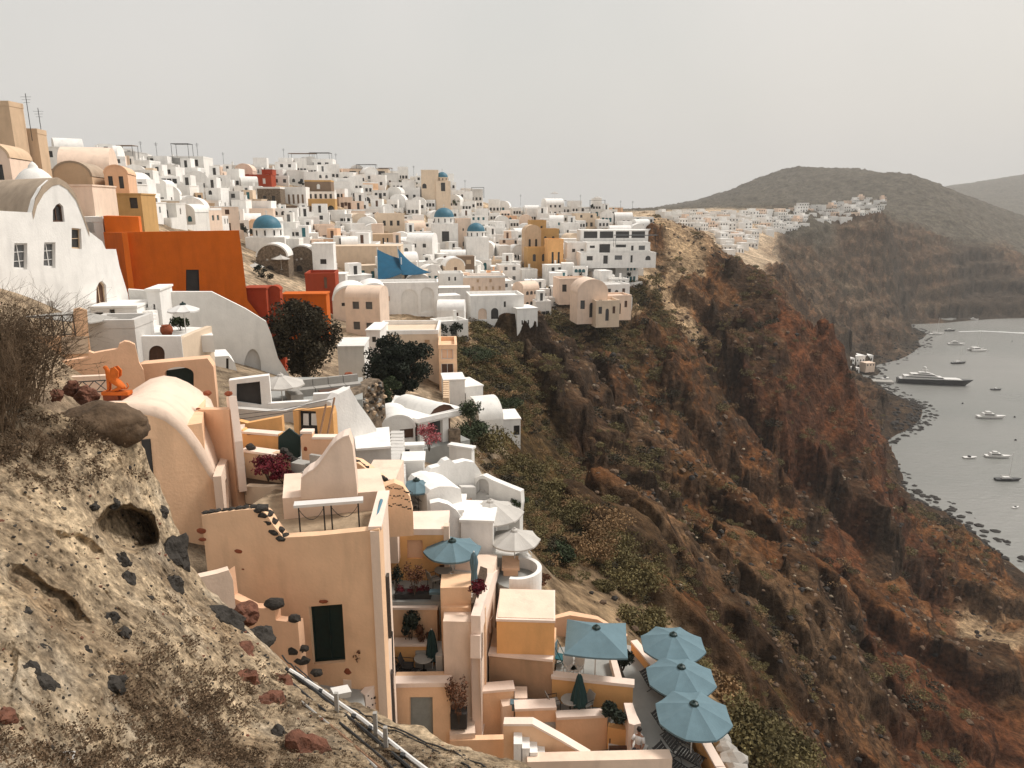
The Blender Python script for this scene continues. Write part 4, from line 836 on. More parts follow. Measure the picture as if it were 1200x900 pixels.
# stair with raking side wall
sr = home('raking peach stair wall with white steps at the very bottom', 'staircase', H(600, 880, -24), 'staircase')
fs = Fr(Q(590, 870, 24.6), Q(695, 880, 24.3)); wall(sr, 'side_wall', M['peach'], fs, [(590, 850), (624, 850), (660, 870), (692, 889)], -26, .3)
c_ = MB(); pts = [fs.px(p) for p in [(590, 850), (624, 850), (660, 870), (692, 889)]]
for i in range(3):
    a, b = pts[i], pts[i + 1]; c_.add([tuple(fs.M @ Vector(v)) for v in [(a[0], -.05, a[1]), (b[0], -.05, b[1]), (b[0], .35, b[1]), (a[0], .35, a[1]), (a[0], -.05, a[1] + .1), (b[0], -.05, b[1] + .1), (b[0], .35, b[1] + .1), (a[0], .35, a[1] + .1)]], BXF)
c_.build('coping', M['coping'], sr, world=True)
for i in range(4):
    o = MB(); f_ = Fr(Q(602 + i * 9, 890, 23.9), Q(622 + i * 9, 890, 23.9)); zt = f_.px((606 + i * 9, 872 + i * 5))[1]; boxf(o, f_, 0, f_.len * .5, 0, .65, CAMH - 26, zt); o.build('step', M['white'], sr, world=True)
fw_ = blk(sr, 'front_wall', 'pinkish', (618, 893), (788, 889), -20.8, .5, -26)

# --- block E with its roof, the tall ochre wall, and the terraces to the right
he = home('ochre and pink cube house with flat roof above the square blue parasol', 'house', H(600, 770, -21), 'cube_house')
fe = blk(he, 'wall', 'ochre', (582, 725), (650, 727), -18.05, 2.6, -20.2, .12)
flr(he, 'roof', 'pinkish', [(583, 723), (649, 725), (649, 692), (586, 690)], -18.02, .1)
fe2 = blk(he, 'lower_wall', 'peach', (573, 768), (648, 775), -19.95, .5, -23.2); c_ = MB(); boxf(c_, fe2, -.03, fe2.len, -.06, .5, CAMH - 19.948, CAMH - 19.82); c_.build('ledge', M['coping'], he, world=True)
MB().prism([(v.x, v.y) for v in (H(573, 768, -19.95), H(648, 775, -19.95), H(652, 735, -19.95), H(578, 735, -19.95))], CAMH - 23, CAMH - 19.97).build('core', M['peach'], he, world=True)
for i, (y_, w_) in enumerate(((708, 1), )): pass
o = MB(); f_ = Fr(Q(598, 812, 27.5), Q(607, 812, 27.5)); boxf(o, f_, 0, f_.len, 0, .35, CAMH - 21.6, CAMH - 21.25); o = o.build('storage_box', M['umb']); tag(o, 'small blue storage box in the corner of the peach court', 'box')
bl = thing('bucket', 'bright terracotta pot on the post by the green door', 'pot', H(411, 790, -16.5)) ; 
MB().lathe([(0, 0), (.2, .02), (.3, .25), (.24, .5), (.15, .55), (0, .5)], 16, (0, 0, .0)).build('body', M['terracotta'], bl, smooth=True)

# square parasol terrace
sqt = home('square terrace with grey floor and peach parapets under the square parasol', 'terrace', H(690, 800, -22), 'terrace')
zs = -21.3
flr(sqt, 'floor', 'floor', [(649, 803), (722, 803), (712, 758), (655, 758)], zs, .5)
fr_ = blk(sqt, 'parapet', 'ochre', (647, 795), (742, 805), -20.75, .3, -23.5); c_ = MB(); boxf(c_, fr_, -.05, fr_.len + .05, -.06, .36, CAMH - 20.748, CAMH - 20.6); c_.build('coping', M['coping'], sqt, world=True)
side = [H(714, 768, -20.9), H(721, 768, -20.9), H(731, 803, -20.9), H(723, 803, -20.9)]; MB().prism([(v.x, v.y) for v in side], CAMH - 22, CAMH - 20.85).build('side_parapet', M['coping'], sqt, world=True)
bk = [H(650, 723, -20.6), H(668, 718, -20.6), H(700, 724, -20.6), H(735, 745, -20.6), H(735, 748, -20.6), H(700, 728, -20.6), H(668, 723, -20.6), H(650, 727, -20.6)]; MB().prism([(v.x, v.y) for v in bk], CAMH - 23, CAMH - 20.5).build('back_parapet', M['salmon'], sqt, world=True)
parasol('large square blue parasol over the grey floored terrace', H(697, 797, zs), H(699, 733, -18.55).z, 1.95, 4, 'umb', True, rz=-.12, drop=.55)
tc_ = thing('beach_chair', 'turquoise folding chair against the ochre wall under the square parasol', 'chair', H(657, 778, zs), 1.2)
MB().box(-.25, .25, -.3, .25, .35, .4).build('seat', M['teal'], tc_); s_ = MB()
for k in range(6): s_.box(-.25, .25, .25, .28, .42 + k * .12, .50 + k * .12)
s_.build('backrest', M['umb'], tc_)
for x in (-.25, .25): MB().tube([(x, -.3, 0), (x, .28, 1.1)], .02, 5).build('leg', M['teal'], tc_); MB().tube([(x, .3, 0), (x, -.25, .4)], .02, 5).build('leg', M['teal'], tc_)
chair('white wire chair near the square parasol pole', H(668, 792, zs), .3, 'pole', 'pole'); chair('white wire chair nearest the terrace corner by the folded parasol', H(676, 793, zs), -.5, 'pole', 'pole')
shrub('dark leafy bush at the corner between the square terrace and walkway', H(730, 785, -21.6), .55, .9, 'leafdark', 1200, .07, seed=44)
# green folded parasol court
zc_ = -22.0
flr(lc, 'terrace_floor', 'floor', [(604, 850), (716, 848), (742, 812), (610, 800)], zc_, .4)
closed_parasol('dark green folded parasol on the lowest peach court', H(678, 838, zc_), 2.1, 'umbdark', .32)
round_table('brown round table left of the dark green folded parasol', H(668, 836, zc_), .42)
chair('grey armchair left of the brown table in the lowest peach court', H(649, 832, zc_), 1.9); chair('grey armchair behind the dark green folded parasol', H(686, 834, zc_), -1.0)
shrub('dark bush against the ochre parapet right of the folded green parasol', H(722, 848, -22), .7, .9, 'leafdark', 1600, .08, seed=45)
wk = home('curved peach parapets along the lowest walkway and planting bed', 'parapet', H(735, 850, -22), 'walkway_parapet')
pw = [H(731, 826, -21.2), H(741, 826, -21.2), H(746, 840, -21.2), H(751, 850, -21.2), H(743, 852, -21.2), H(737, 850, -21.2)]; MB().prism([(v.x, v.y) for v in pw], CAMH - 23, CAMH - 21.1).build('curved_parapet', M['coping'], wk, world=True)
blk(wk, 'bed_wall', 'ochre', (712, 852), (738, 857), -21.9, .3, -23); flr(wk, 'step', 'greywhite', [(713, 890), (742, 890), (738, 860), (713, 858)], -22.7, .3); 
for i, y_ in enumerate((869, 880)): o = MB(); f_ = Fr(H(714, y_, -22.6), H(741, y_, -22.6)); boxf(o, f_, 0, f_.len, 0, .15, CAMH - 22.7, CAMH - 22.45); o.build('step_edge', M['brownwood'], wk, world=True)
# the long terrace with three octagonal parasols
lt = home('long grey floored terrace with ochre edge wall over the cliff', 'terrace', H(790, 880, -22), 'cliff_terrace')
flr(lt, 'floor', 'floor', [(705, 960), (850, 960), (808, 868), (770, 790), (741, 757), (716, 752), (735, 800), (744, 845), (745, 890)], -22.0, .5)
ed = [(740, 752), (771, 789), (795, 830), (822, 868), (840, 900), (862, 950)]
for i in range(len(ed) - 1):
    a, b = H(*ed[i], -21.45), H(*ed[i + 1], -21.45); f_ = Fr(a, b); o = MB(); boxf(o, f_, -.02, f_.len + .02, 0, .28, CAMH - 24, CAMH - 21.5); o.build('edge_wall', M['ochre'], lt, world=True)
    o = MB(); boxf(o, f_, -.02, f_.len + .02, -.04, .33, CAMH - 21.498, CAMH - 21.4); o.build('coping', M['coping'], lt, world=True)
zu = -22.0
grp = 'octagonal blue parasols on the cliff terrace'
for (ft, hb_, lb) in (((809, 889), (811, 824), 'nearest blue octagonal parasol on the cliff terrace, above two deck chairs'), ((795, 838), (795, 781), 'middle blue octagonal parasol on the cliff terrace'), ((786, 797), (786, 743), 'farthest blue octagonal parasol on the cliff terrace')):
    foot = H(*ft, zu); hubz = Fr(Vector((foot.x - 1, foot.y, 0)), Vector((foot.x + 1, foot.y, 0))).px(hb_)[1]
    parasol(lb, foot, hubz, 1.55, 8, 'umb', group=grp, rz=.35, drop=.52)
lounger('dark folding deck chair under the nearest octagonal parasol, closer to its pole', H(800, 889, zu), .9); lounger('dark folding deck chair at the bottom edge of the terrace', H(789, 905, zu), .8)
lounger('dark deck chair in the shade of the middle octagonal parasol', H(770, 812, zu), .7)
lounger('dark deck chair between the middle and nearest octagonal parasols', H(786, 862, zu), .8)
# stubby stone retaining wall beyond
for i, (a, b, r_) in enumerate(((850, 880, .5), (858, 892, .6), (866, 905, .5), (845, 868, .4), (838, 858, .35), (872, 915, .6))):
    v = H(a, b, -23.4); o = MB().rock(v, r_, 60 + i, 2, (1.1, .8, .8), .4).build('stone_block', M['tuff'] if False else M['cushion']); tag(o, ['pale squarish stone outside the terrace edge wall', 'larger pale stone below the terrace edge wall', 'pale stone near the bottom edge beyond the terrace', 'small pale stone touching the terrace edge wall', 'smallest pale stone at the terrace edge wall', 'lowest pale stone at the bottom right of the terrace'][i], 'stone', 'pale stones below the cliff terrace')
# small plants by the green door
shrub('brown leaved shrub growing beside the dark green double door', H(421, 792, -16.6), .4, 1.4, 'rustleaf', 500, .07, seed=50)
gw = home('low peach garden walls with dark stones stepping down to the green door', 'garden wall', H(330, 740, -15.5), 'garden_wall')
fw1 = Fr(Q(295, 700, 21.8), Q(355, 740, 21.2)); wall(gw, 'wall', M['salmon'], fw1, [(268, 668), (272, 700), (296, 712), (322, 714), (323, 727), (349, 730), (352, 765)], -18.5, .3)
for i, (p, r_) in enumerate((((320, 709), .26), ((343, 727), .19), ((345, 764), .24), ((352, 776), .22), ((370, 790), .18), ((354, 762), .14))):
    v = fw1.px(p); MB().rock(fw1.M @ Vector((v[0], .1, v[1])), r_, 70 + i, 2, (1.2, .8, .75), .35).build('stone', M['darkrock'], gw, world=True)
fw2 = Fr(Q(232, 680, 21), Q(274, 690, 21.5)); wall(gw, 'upper_wall', M['pinkish'], fw2, [(228, 678), (255, 672), (268, 668), (273, 680)], -18, .3)
pst = home('peach post with flat top carrying the terracotta pot', 'post', H(411, 815, -17), 'garden_post'); blk(pst, 'shaft', 'pinkish', (402, 797), (420, 797), -16.55, .45, -19.5)
flr(gw, 'floor', 'floor', [(350, 780), (420, 778), (430, 840), (360, 820)], -16.9, .4)
sp = home('light studded curved wall dropping beside the gravel patch', 'garden wall', H(440, 840, -19), 'studded_wall'); fsp = Fr(Q(425, 820, 22.2), Q(456, 790, 23.0)); wall(sp, 'wall', M['coping'], fsp, [(428, 815), (440, 802), (452, 787), (457, 783)], -21, .3)
for i in range(26):
    p = (430 + random.random() * 25, 0); y_ = np.interp(p[0], [428, 440, 452, 457], [815, 802, 787, 783]) + 4 + random.random() * 45; v = fsp.px((p[0], y_)); MB().rock(fsp.M @ Vector((v[0], 0, v[1])), random.uniform(.035, .06), i, 1, (1.2, .4, .8), .3).build('stone', M['darkrock'], sp, world=True)
o = MB().prism([(v.x, v.y) for v in (H(421, 800, -17.1), H(452, 785, -17.1), H(455, 775, -17.1), H(418, 778, -17.1))], CAMH - 18, CAMH - 17.05).build('gravel_patch', M['bark']); tag(o, 'patch of dark gravel and litter right of the green door', 'gravel bed')
# person sitting by the steps
def person(label, foot, rz, joints, edges, radii, top_, low_):
    t = thing('person', label, 'person', foot, rz)
    me = bpy.data.meshes.new('body'); me.from_pydata(joints, edges, []); ob = bpy.data.objects.new('body', me); link(ob, t)
    sk = ob.modifiers.new('s', 'SKIN'); ob.modifiers.new('u', 'SUBSURF').levels = 1; ob.modifiers['u'].render_levels = 1
    for v, r_ in zip(me.skin_vertices[0].data, radii): v.radius = (r_, r_)
    me.skin_vertices[0].data[0].use_root = True; me.materials.append(M['skin']); return t
J = [(0, 0, .48), (0, .02, .75), (0, .0, 1.0), (0, -.03, 1.13), (0, -.06, 1.28), (.18, -.02, .98), (.26, -.2, .78), (.18, -.42, .66), (-.18, -.02, .98), (-.27, -.16, .76), (-.16, -.38, .62), (.1, -.42, .52), (.12, -.46, .1), (.12, -.6, .04), (-.1, -.42, .52), (-.14, -.44, .1), (-.14, -.58, .04), (0, -.08, 1.36)]
Ed = [(0, 1), (1, 2), (2, 3), (3, 4), (2, 5), (5, 6), (6, 7), (2, 8), (8, 9), (9, 10), (0, 11), (11, 12), (12, 13), (0, 14), (14, 15), (15, 16), (4, 17)]
Rd = [.15, .13, .12, .055, .09, .06, .045, .03, .06, .045, .03, .075, .045, .035, .075, .045, .035, .08]
pt = person('person in a white shirt with dark hair sitting by the walkway steps', H(748, 887, -22.0), -.5, J, Ed, Rd, 'cloth', 'darkcloth')
sh = MB().lathe([(.155, .0), (.16, .12), (.165, .3), (.19, .45), (.15, .56), (.07, .6)], 16, (0, 0, .47)); 
for sx_ in (-1, 1): sh.tube([(sx_ * .16, -.01, 1.0), (sx_ * .25, -.14, .84)], [.075, .06], 8)
sh.build('shirt', M['cloth'], pt, smooth=True)
tr_ = MB()
for sx_ in (-1, 1): tr_.tube([(0, 0, .50), (sx_ * .1, -.42, .53), (sx_ * .13, -.45, .12)], [.15, .09, .065], 8)
tr_.build('trousers', M['darkcloth'], pt, smooth=True); MB().rock((0, -.04, 1.36), .115, 3, 2, (.95, 1.05, 1.0), .08).build('hair', M['hair'], pt, smooth=True)
o = MB(); o.box(-.3, .3, -.15, .35, 0, .42); o = o.build('pale_block', M['greywhite']); o.location = H(748, 887, -22.0); o.rotation_euler.z = -.5; tag(o, 'low pale block that the person in white sits on', 'stone seat')
# ================================================================= A GENERAL CYCLADIC HOUSE
def arch_loc(x0, x1, z0, z1, n=8):
    c = (x0 + x1) / 2; r = (x1 - x0) / 2; return [(x0, z0), (x1, z0)] + [(c + r * math.cos(math.pi * k / n), z1 - r + r * math.sin(math.pi * k / n)) for k in range(n + 1)]
def house(label, cat, base, w, d, h, rz=0, m='white', roof='flatp', wins=(), swins=(), group=None, name='white_house', found=4., roofm=None, fine=False, par=.45, cop=None, chimney=False):
    t = thing(name, label, cat, base, rz, group); hw = w / 2; o = MB(); hs = []
    for (u0, u1, v0, v1, k, pm) in wins:
        x0, x1, z0, z1 = -hw + w * u0, -hw + w * u1, h * v0, h * v1
        hs.append(arch_loc(x0, x1, z0, z1) if k == 'a' else [(x0, z0), (x1, z0), (x1, z1), (x0, z1)])
    if roof == 'vault':
        r = hw; rise = min(hw, .42 * w if not fine else hw); n = 14
        arc = [(hw * math.cos(math.pi * k / n), h + rise * math.sin(math.pi * k / n)) for k in range(n + 1)]
        out = [(-hw, -found), (hw, -found)] + arc
        o.panel(out, hs, 0, .3); o.panel(out[:2] + [(hw, h), (-hw, h)], [], .302, d); 
        o.build('wall', M[m], t)
        rb = MB(); n2 = len(arc); e = .06
        for y in (-.04, d + .05):
            for a in arc: rb.v.append((a[0] * (1 + e / hw), y, a[1] + e * .8))
        for y in (-.04, d + .05):
            for a in arc: rb.v.append((a[0] * .93, y, h + (a[1] - h) * .9))
        for i in range(n2 - 1):
            rb.f += [(i, i + 1, n2 + i + 1, n2 + i), (i + 1, i, 2 * n2 + i, 2 * n2 + i + 1), (n2 + i, n2 + i + 1, 3 * n2 + i + 1, 3 * n2 + i)]
        q = rb.build('roof', M[roofm or m], t, auto=40)
        bw = MB(); bw.panel([(-hw, h - .02)] + [(hw, h - .02)] + [(a[0] * .99, a[1] - .02) for a in arc[1:-1]], [], d - .3, d); bw.build('rear_gable', M[m], t)
    else:
        top = h - (par if roof == 'flatp' else 0)
        out = [(-hw, -found), (hw, -found), (hw, top), (-hw, top)]
        o.panel(out, hs, 0, .3) if hs else o.panel(out, [], 0, .3)
        so = [(0.3, -found), (d, -found), (d, top), (.3, top)]; shs = []
        for (u0, u1, v0, v1, k, pm) in swins:
            y0, y1, z0, z1 = .3 + (d - .3) * u0, .3 + (d - .3) * u1, h * v0, h * v1; shs.append([(y0, z0), (y1, z0), (y1, z1), (y0, z1)] if k != 'a' else arch_loc(y0, y1, z0, z1))
        Ms = Matrix(((0, -1, 0, hw), (1, 0, 0, 0), (0, 0, 1, 0), (0, 0, 0, 1)))
        o.panel(so, shs, 0.001, .3, Ms); o.box(-hw, hw - .302, .302, d, -found, top); o.build('wall', M[m], t)
        if roof == 'flatp':
            c = MB(); e = .03; tk = .24; c.box(-hw - e, hw + e, -e, tk, top + .002, h); c.box(-hw - e, hw + e, d - tk, d + e, top + .002, h); c.box(-hw - e, -hw + tk, tk, d - tk, top + .002, h - .003); c.box(hw - tk, hw + e, tk, d - tk, top + .002, h - .003); c.build('parapet', M[cop or m], t)
        elif roof == 'flat':
            MB().box(-hw - .08, hw + .08, -.08, d + .08, h + .002, h + .14).build('roof', M[cop or m], t)
        elif roof == 'vaultx':
            n = 12; rise = d * .36; c = MB(); a = [(d / 2 - d / 2 * math.cos(math.pi * k / n), h + rise * math.sin(math.pi * k / n)) for k in range(n + 1)]
            for x in (-hw, hw):
                for y, z in a: c.v.append((x, y, z))
            for i in range(n): c.f.append((i, i + 1, n + 2 + i, n + 1 + i))
            c.f.append(tuple(range(n + 1))[::-1]); c.f.append(tuple(range(n + 1, 2 * n + 2))); c.build('roof', M[roofm or m], t, auto=50)
        elif roof == 'dome':
            rr_ = min(w, d) * .40; dz = rr_ * .55
            MB().lathe([(rr_ * 1.04, 0), (rr_ * 1.04, dz), (rr_ * 1.12, dz + .02), (rr_ * 1.12, dz + .16), (rr_ * .95, dz + .18)], 12, (0, d / 2, h)).build('drum', M[m], t)
            dm = MB().lathe([(rr_ * math.cos(math.pi / 2 * k / 9) + 1e-4, rr_ * .92 * math.sin(math.pi / 2 * k / 9)) for k in range(10)], 24, (0, d / 2, h + dz + .17)).build('dome', M[roofm or 'bluedome'], t, smooth=True)
            cz_ = h + dz + .17 + rr_ * .92; MB().box(-.06, .06, d / 2 - .06, d / 2 + .06, cz_ - .1, cz_ + 1.0).box(-.3, .3, d / 2 - .05, d / 2 + .05, cz_ + .55, cz_ + .67).build('cross', M['pole'], dm)
            dw = MB()
            for k in range(6):
                a = math.pi * (1.08 + .28 * k) - .3
            for k in (-2, -1, 0, 1, 2):
                a = -math.pi / 2 + k * .62; x, y = (rr_ * 1.05) * math.cos(a), d / 2 + (rr_ * 1.05) * math.sin(a); tx, ty = -math.sin(a) * .16, math.cos(a) * .16; nx, ny = math.cos(a) * .03, math.sin(a) * .03
                m2 = MB().add([(x - tx + nx, y - ty + ny, h + dz * .18), (x + tx + nx, y + ty + ny, h + dz * .18), (x + tx + nx, y + ty + ny, h + dz * .85), (x - tx + nx, y - ty + ny, h + dz * .85), (x - tx - nx, y - ty - ny, h + dz * .18), (x + tx - nx, y + ty - ny, h + dz * .18), (x + tx - nx, y + ty - ny, h + dz * .85), (x - tx - nx, y - ty - ny, h + dz * .85)], [(0, 1, 2, 3), (7, 6, 5, 4), (0, 4, 5, 1), (1, 5, 6, 2), (2, 6, 7, 3), (3, 7, 4, 0)])
                m2.build('window', M['dark'], t)
    for (u0, u1, v0, v1, k, pm), loop in zip(wins, hs):
        x0, x1, z0, z1 = -hw + w * u0, -hw + w * u1, h * v0, h * v1; nm = 'door' if v0 <= .03 else ('niche' if pm in M and pm in ('white', 'greywhite', 'white2') else 'window')
        p = MB().box(x0 - .02, x1 + .02, .20, .26, z0 - .02, z1 + .02).build(nm, M[pm], t)
        if fine and nm != 'niche':
            f = MB(); q = .06; f.box(x0, x0 + q, .14, .198, z0, z1); f.box(x1 - q, x1, .14, .198, z0, z1); f.box(x0 + q, x1 - q, .14, .198, z1 - q, z1); f.box(x0 + q, x1 - q, .14, .198, z0, z0 + q); f.box((x0 + x1) / 2 - .025, (x0 + x1) / 2 + .025, .15, .197, z0 + q, z1 - q)
            if k == 'g':
                for j in (1, 2): z = z0 + (z1 - z0) * j / 3; f.box(x0 + q, x1 - q, .155, .196, z - .02, z + .02)
            f.build('frame', M['pole'] if k != 'a' else M['brownwood'], p)
    for (u0, u1, v0, v1, k, pm) in swins:
        if roof == 'vault': break
        y0, y1, z0, z1 = .3 + (d - .3) * u0, .3 + (d - .3) * u1, h * v0, h * v1
        MB().box(hw - .27, hw - .2, y0 - .02, y1 + .02, z0 - .02, z1 + .02).build('window', M[pm], t)
    if chimney:
        x = random.uniform(-.3, .3) * w; MB().box(x - .22, x + .22, d * .6, d * .6 + .44, h - .3, h + 1.1).box(x - .28, x + .28, d * .6 - .06, d * .6 + .5, h + 1.1, h + 1.18).build('chimney', M[m], t)
    return t
def gh(label, xl, xr, yt, yb, Y, d, yaw=0, m='white', roof='flatp', wins=(), swins=(), cat='house', **k):
    if Y is not None and Y > 100:
        v_ = hit((xl + xr) / 2, yb, 60)[0]
        if v_ is not None: Y = min(Y, v_.y + .5)
    if Y is None: Y = hit((xl + xr) / 2, yb, 40)[0].y
    xc = (xl + xr) / 2; a, b, c = ray(xc, yb); t = Y / b; v = Q(xc, yb, Y); top = Q(xc, yt, Y); w = (xr - xl) * t / F / math.cos(R(yaw))
    return house(label, cat, v, w, d, top.z - v.z, R(yaw), m, roof, wins, swins, **k)

# ================================================================= MIDDLE AND LEFT: HAND PLACED
# white house with grey vault and four-paned windows
wh = home('large white house with weathered grey barrel roof and two four-paned windows', 'house', Q(70, 360, 47), 'white_house')
fw = Fr(Q(-60, 330, 38.5), Q(147, 330, 49.5))
W1 = [(16, 315), (17, 285), (32, 285), (32, 316)]; W2 = [(51, 313), (52, 284), (65, 284), (65, 314)]; W3 = [(62, 260), (62, 246), (66, 240), (70, 238), (74, 242), (76, 260)]; W4 = [(84, 291), (84, 267), (95, 268), (96, 292)]
W5 = [(113, 357), (113, 338), (116, 331), (120, 329), (124, 334), (126, 359)]; W6 = [(55, 366), (55, 353), (62, 353), (62, 366)]
wall(wh, 'front_wall', M['white'], fw, [(-60, 246), (0, 247), (38, 249), (42, 234), (50, 220), (60, 211), (68, 209), (78, 215), (88, 228), (96, 248), (104, 271), (120, 283), (124, 292), (136, 292), (140, 312), (147, 335), (150, 345)], -11, .4, [W1, W2, W3, W4, W5])
for q_, b_ in ((W1, 3), (W2, 3)): opening(wh, 'window', fw, q_, .22, 'glassgrey', 'pole', .12, 1, 2)
opening(wh, 'window', fw, W3, .22, 'dark', 'brownwood', .1, 1); opening(wh, 'window', fw, W4, .22, 'dark', 'tan', .1, 0, 1); opening(wh, 'window', fw, W5, .22, 'brownwood', 'tan', .12, 1); shape(wh, 'window', M['cushion'], fw, W6, -.03, -.002)
q_ = [fw.px(p) for p in [(38, 250), (42, 234), (50, 220), (60, 211), (68, 209), (78, 215), (88, 228), (96, 248), (104, 271)]]
rb = MB(); dirv = (Q(0, 211, 52) - Q(60, 211, 43)).normalized(); dirv = Vector((-.80, .55, 0)); n = len(q_)
for s_ in (-.03, 14):
    for u_, z_ in q_: rb.v.append(tuple(fw.M @ Vector((u_, .0, z_ + .05)) + dirv * s_))
for s_ in (-.03, 14):
    for u_, z_ in q_: rb.v.append(tuple(fw.M @ Vector((u_, .0, z_ - .35)) + dirv * s_))
for i in range(n - 1): rb.f += [(i, i + 1, n + i + 1, n + i), (i + 1, i, 2 * n + i, 2 * n + i + 1)]
rb.build('barrel_roof', M['vaultgrey'], wh, world=True, auto=40)
wd = home('small white dome with knob behind the grey barrel roof', 'dome', Q(41, 212, 58), 'chapel_dome')
MB().lathe([(1.45, -3), (1.4, -.2), (1.25, .15), (.95, .55), (.6, .85), (.35, .95), (.32, 1.1), (.18, 1.3), (.001, 1.45)], 20).build('dome', M['white2'], wd, smooth=True)
# tan tower and houses top left
gh('tall tan stone tower house at the far top left', -60, 23, 118, 205, 70, 2, 0, 'tan', 'flatp', [(.7, .78, .35, .5, 'r', 'dark')], name='stone_house')
gh('tan flat roofed house with small dark holes below the stone tower', -12, 49, 150, 215, 72, 2, 10, 'tan', 'flatp', [(.05, .12, .6, .66, 'r', 'dark'), (.45, .62, .20, .38, 'a', 'dark')], name='stone_house')
gh('pink vaulted house with ochre edged arch at the left picture edge', -28, 12, 185, 215, 60, 5, 15, 'pinkish', 'vault', [(.65, .8, .1, .75, 'r', 'dark')], roofm='tan', name='vaulted_house')
gh('pale peach long vaulted house above the orange house', 75, 125, 200, 212, 88, 8, 20, 'pinkish', 'vaultx', [], roofm='pinkish', name='vaulted_house')
gh('small round fronted terracotta house with two dark windows and balcony', 127, 150, 204, 228, 80, 7, 20, 'salmon', 'vault', [(.15, .35, .3, .9, 'r', 'dark'), (.6, .8, .3, .9, 'r', 'dark')], name='terracotta_house')
gh('olive brown awning topped house left of the terracotta round front', 68, 108, 207, 232, 78, 6, 15, 'tan', 'vault', [], roofm='vaultgrey', name='vaulted_house')
gh('orange brown small block below the terracotta round front', 122, 165, 228, 246, 76, 5, 10, 'ochre2', 'flat', [(.2, .4, .1, .7, 'r', 'brownwood'), (.7, .9, .1, .8, 'r', 'dark')], name='ochre_house')
gh('pink walled house with one square hole above the white gable', 85, 112, 218, 262, 66, 6, 10, 'pinkish', 'flat', [(.2, .35, .6, .75, 'r', 'dark')], name='pink_house')
gh('pale house with shaded porch left of the orange house', 100, 124, 254, 300, 62, 6, 15, 'white2', 'flatp', [(.1, .6, .6, .95, 'r', 'dark'), (.5, .9, .1, .4, 'a', 'tan')])
# orange house
oh = home('big bright orange house wall with one dark door behind the white courtyard', 'house', Q(215, 345, 60), 'orange_house')
fo = Fr(Q(143, 310, 57), Q(291, 330, 61)); od = [(218, 341), (218, 316), (233, 316), (234, 342)]
wall(oh, 'front_wall', M['orange'], fo, [(142, 272), (150, 272), (280, 270), (284, 300), (290, 352), (312, 380)], -13, .4, [od]); opening(oh, 'door', fo, od, .2, 'blacktrim', 'iron', .08)
fo2 = Fr(Q(121, 300, 60), Q(143, 310, 57)); wall(oh, 'side_wall', M['orange'], fo2, [(121, 272), (142.5, 272.5)], -12, .4)
zt = fo.px((200, 271))[1]; MB().prism([(v.x, v.y) for v in (Q(145, 272, 57.8), Q(279, 272, 61.2), Q(275, 272, 68), Q(124, 272, 65))], zt - 2, zt - .3).build('roof', M['white2'], oh, world=True)
fo3 = Fr(Q(122, 260, 61), Q(163, 260, 62)); wall(oh, 'upper_block', M['orange'], fo3, [(121, 253), (162, 254)], -6, 3)
for i, (l_, a) in enumerate((('low red orange block at the right foot of the orange house', (289, 314, 339, 375, 62, 'red')), ('round headed red pillar between the orange blocks', (317, 330, 341, 372, 63, 'red')), ('orange ochre block behind the brown pine tree', (334, 384, 346, 388, 68, 'ochre2')))):
    gh(l_, a[0], a[1], a[2], a[3], a[4], 2 if i != 1 else 1, 5, 'red' if i < 2 else 'orange', 'flat' if i != 1 else 'vault', name='red_house' if i != 1 else 'red_pillar', cat='house' if i != 1 else 'pillar', found=5 if i < 2 else 1)
# long white wall with sloping top, rounded white block and arched niche
lw = home('long plain white wall sloping down to the right below the orange house', 'wall', Q(250, 430, 52), 'long_white_wall')
fl_ = Fr(Q(175, 400, 50), Q(325, 430, 53)); nq = arch_px(286, 306, 409, 443, 22)
wall(lw, 'wall', M['white2'], fl_, [(150, 339), (192, 342), (248, 342), (262, 349), (288, 362), (312, 377), (318, 392), (326, 420), (345, 450)], -16, .5, [nq]); shape(lw, 'niche', M['greywhite'], fl_, nq, .3, .5)
rb_ = home('rounded white block with narrow slit windows left of the arched niche', 'house', Q(258, 485, 46), 'rounded_house')
frb = Fr(Q(240, 450, 46), Q(284, 450, 47)); s1 = [(265, 434), (265, 420), (268, 420), (268, 434)]; s2 = [(266, 454), (266, 444), (268.5, 444), (268.5, 454)]
wall(rb_, 'wall', M['white'], frb, [(240, 450), (243, 432), (250, 418), (268, 417), (275, 425), (281, 445), (285, 460)], -16, 2.5, [s1, s2]); shape(rb_, 'window', M['dark'], frb, s1, .1, .2); shape(rb_, 'window', M['dark'], frb, s2, .1, .2)
# white courtyard with stairs
wc = home('white courtyard house with small arched brown door below the white stairs', 'house', Q(185, 425, 39), 'courtyard_house')
fwc = Fr(Q(150, 420, 38.5), Q(212, 420, 39.5)); ad = arch_px(174.5, 193, 405, 425, 9); sm_ = [(163, 425), (163, 416), (168, 414), (168, 425)]
wall(wc, 'front_wall', M['white'], fwc, [(150, 394), (212, 394)], -12, .4, [ad, sm_]); opening(wc, 'door', fwc, ad, .2, 'brownwood', 'brownwood', .06, 1); opening(wc, 'window', fwc, sm_, .2, 'dark', 'pole', .04)
flr(wc, 'floor', 'white2', [(150, 394), (250, 393), (245, 384), (160, 380)], wc.location.z - CAMH + 1.0, 1)
fwd = Fr(Q(207, 420, 39.6), Q(250, 400, 43)); wall(wc, 'curved_wall', M['cream'], fwd, [(208, 420), (211, 404), (217, 395), (230, 389), (248, 382)], -14, .35)
ws = home('narrow flight of white steps beside the arched brown window', 'staircase', Q(170, 392, 44), 'white_stairs')
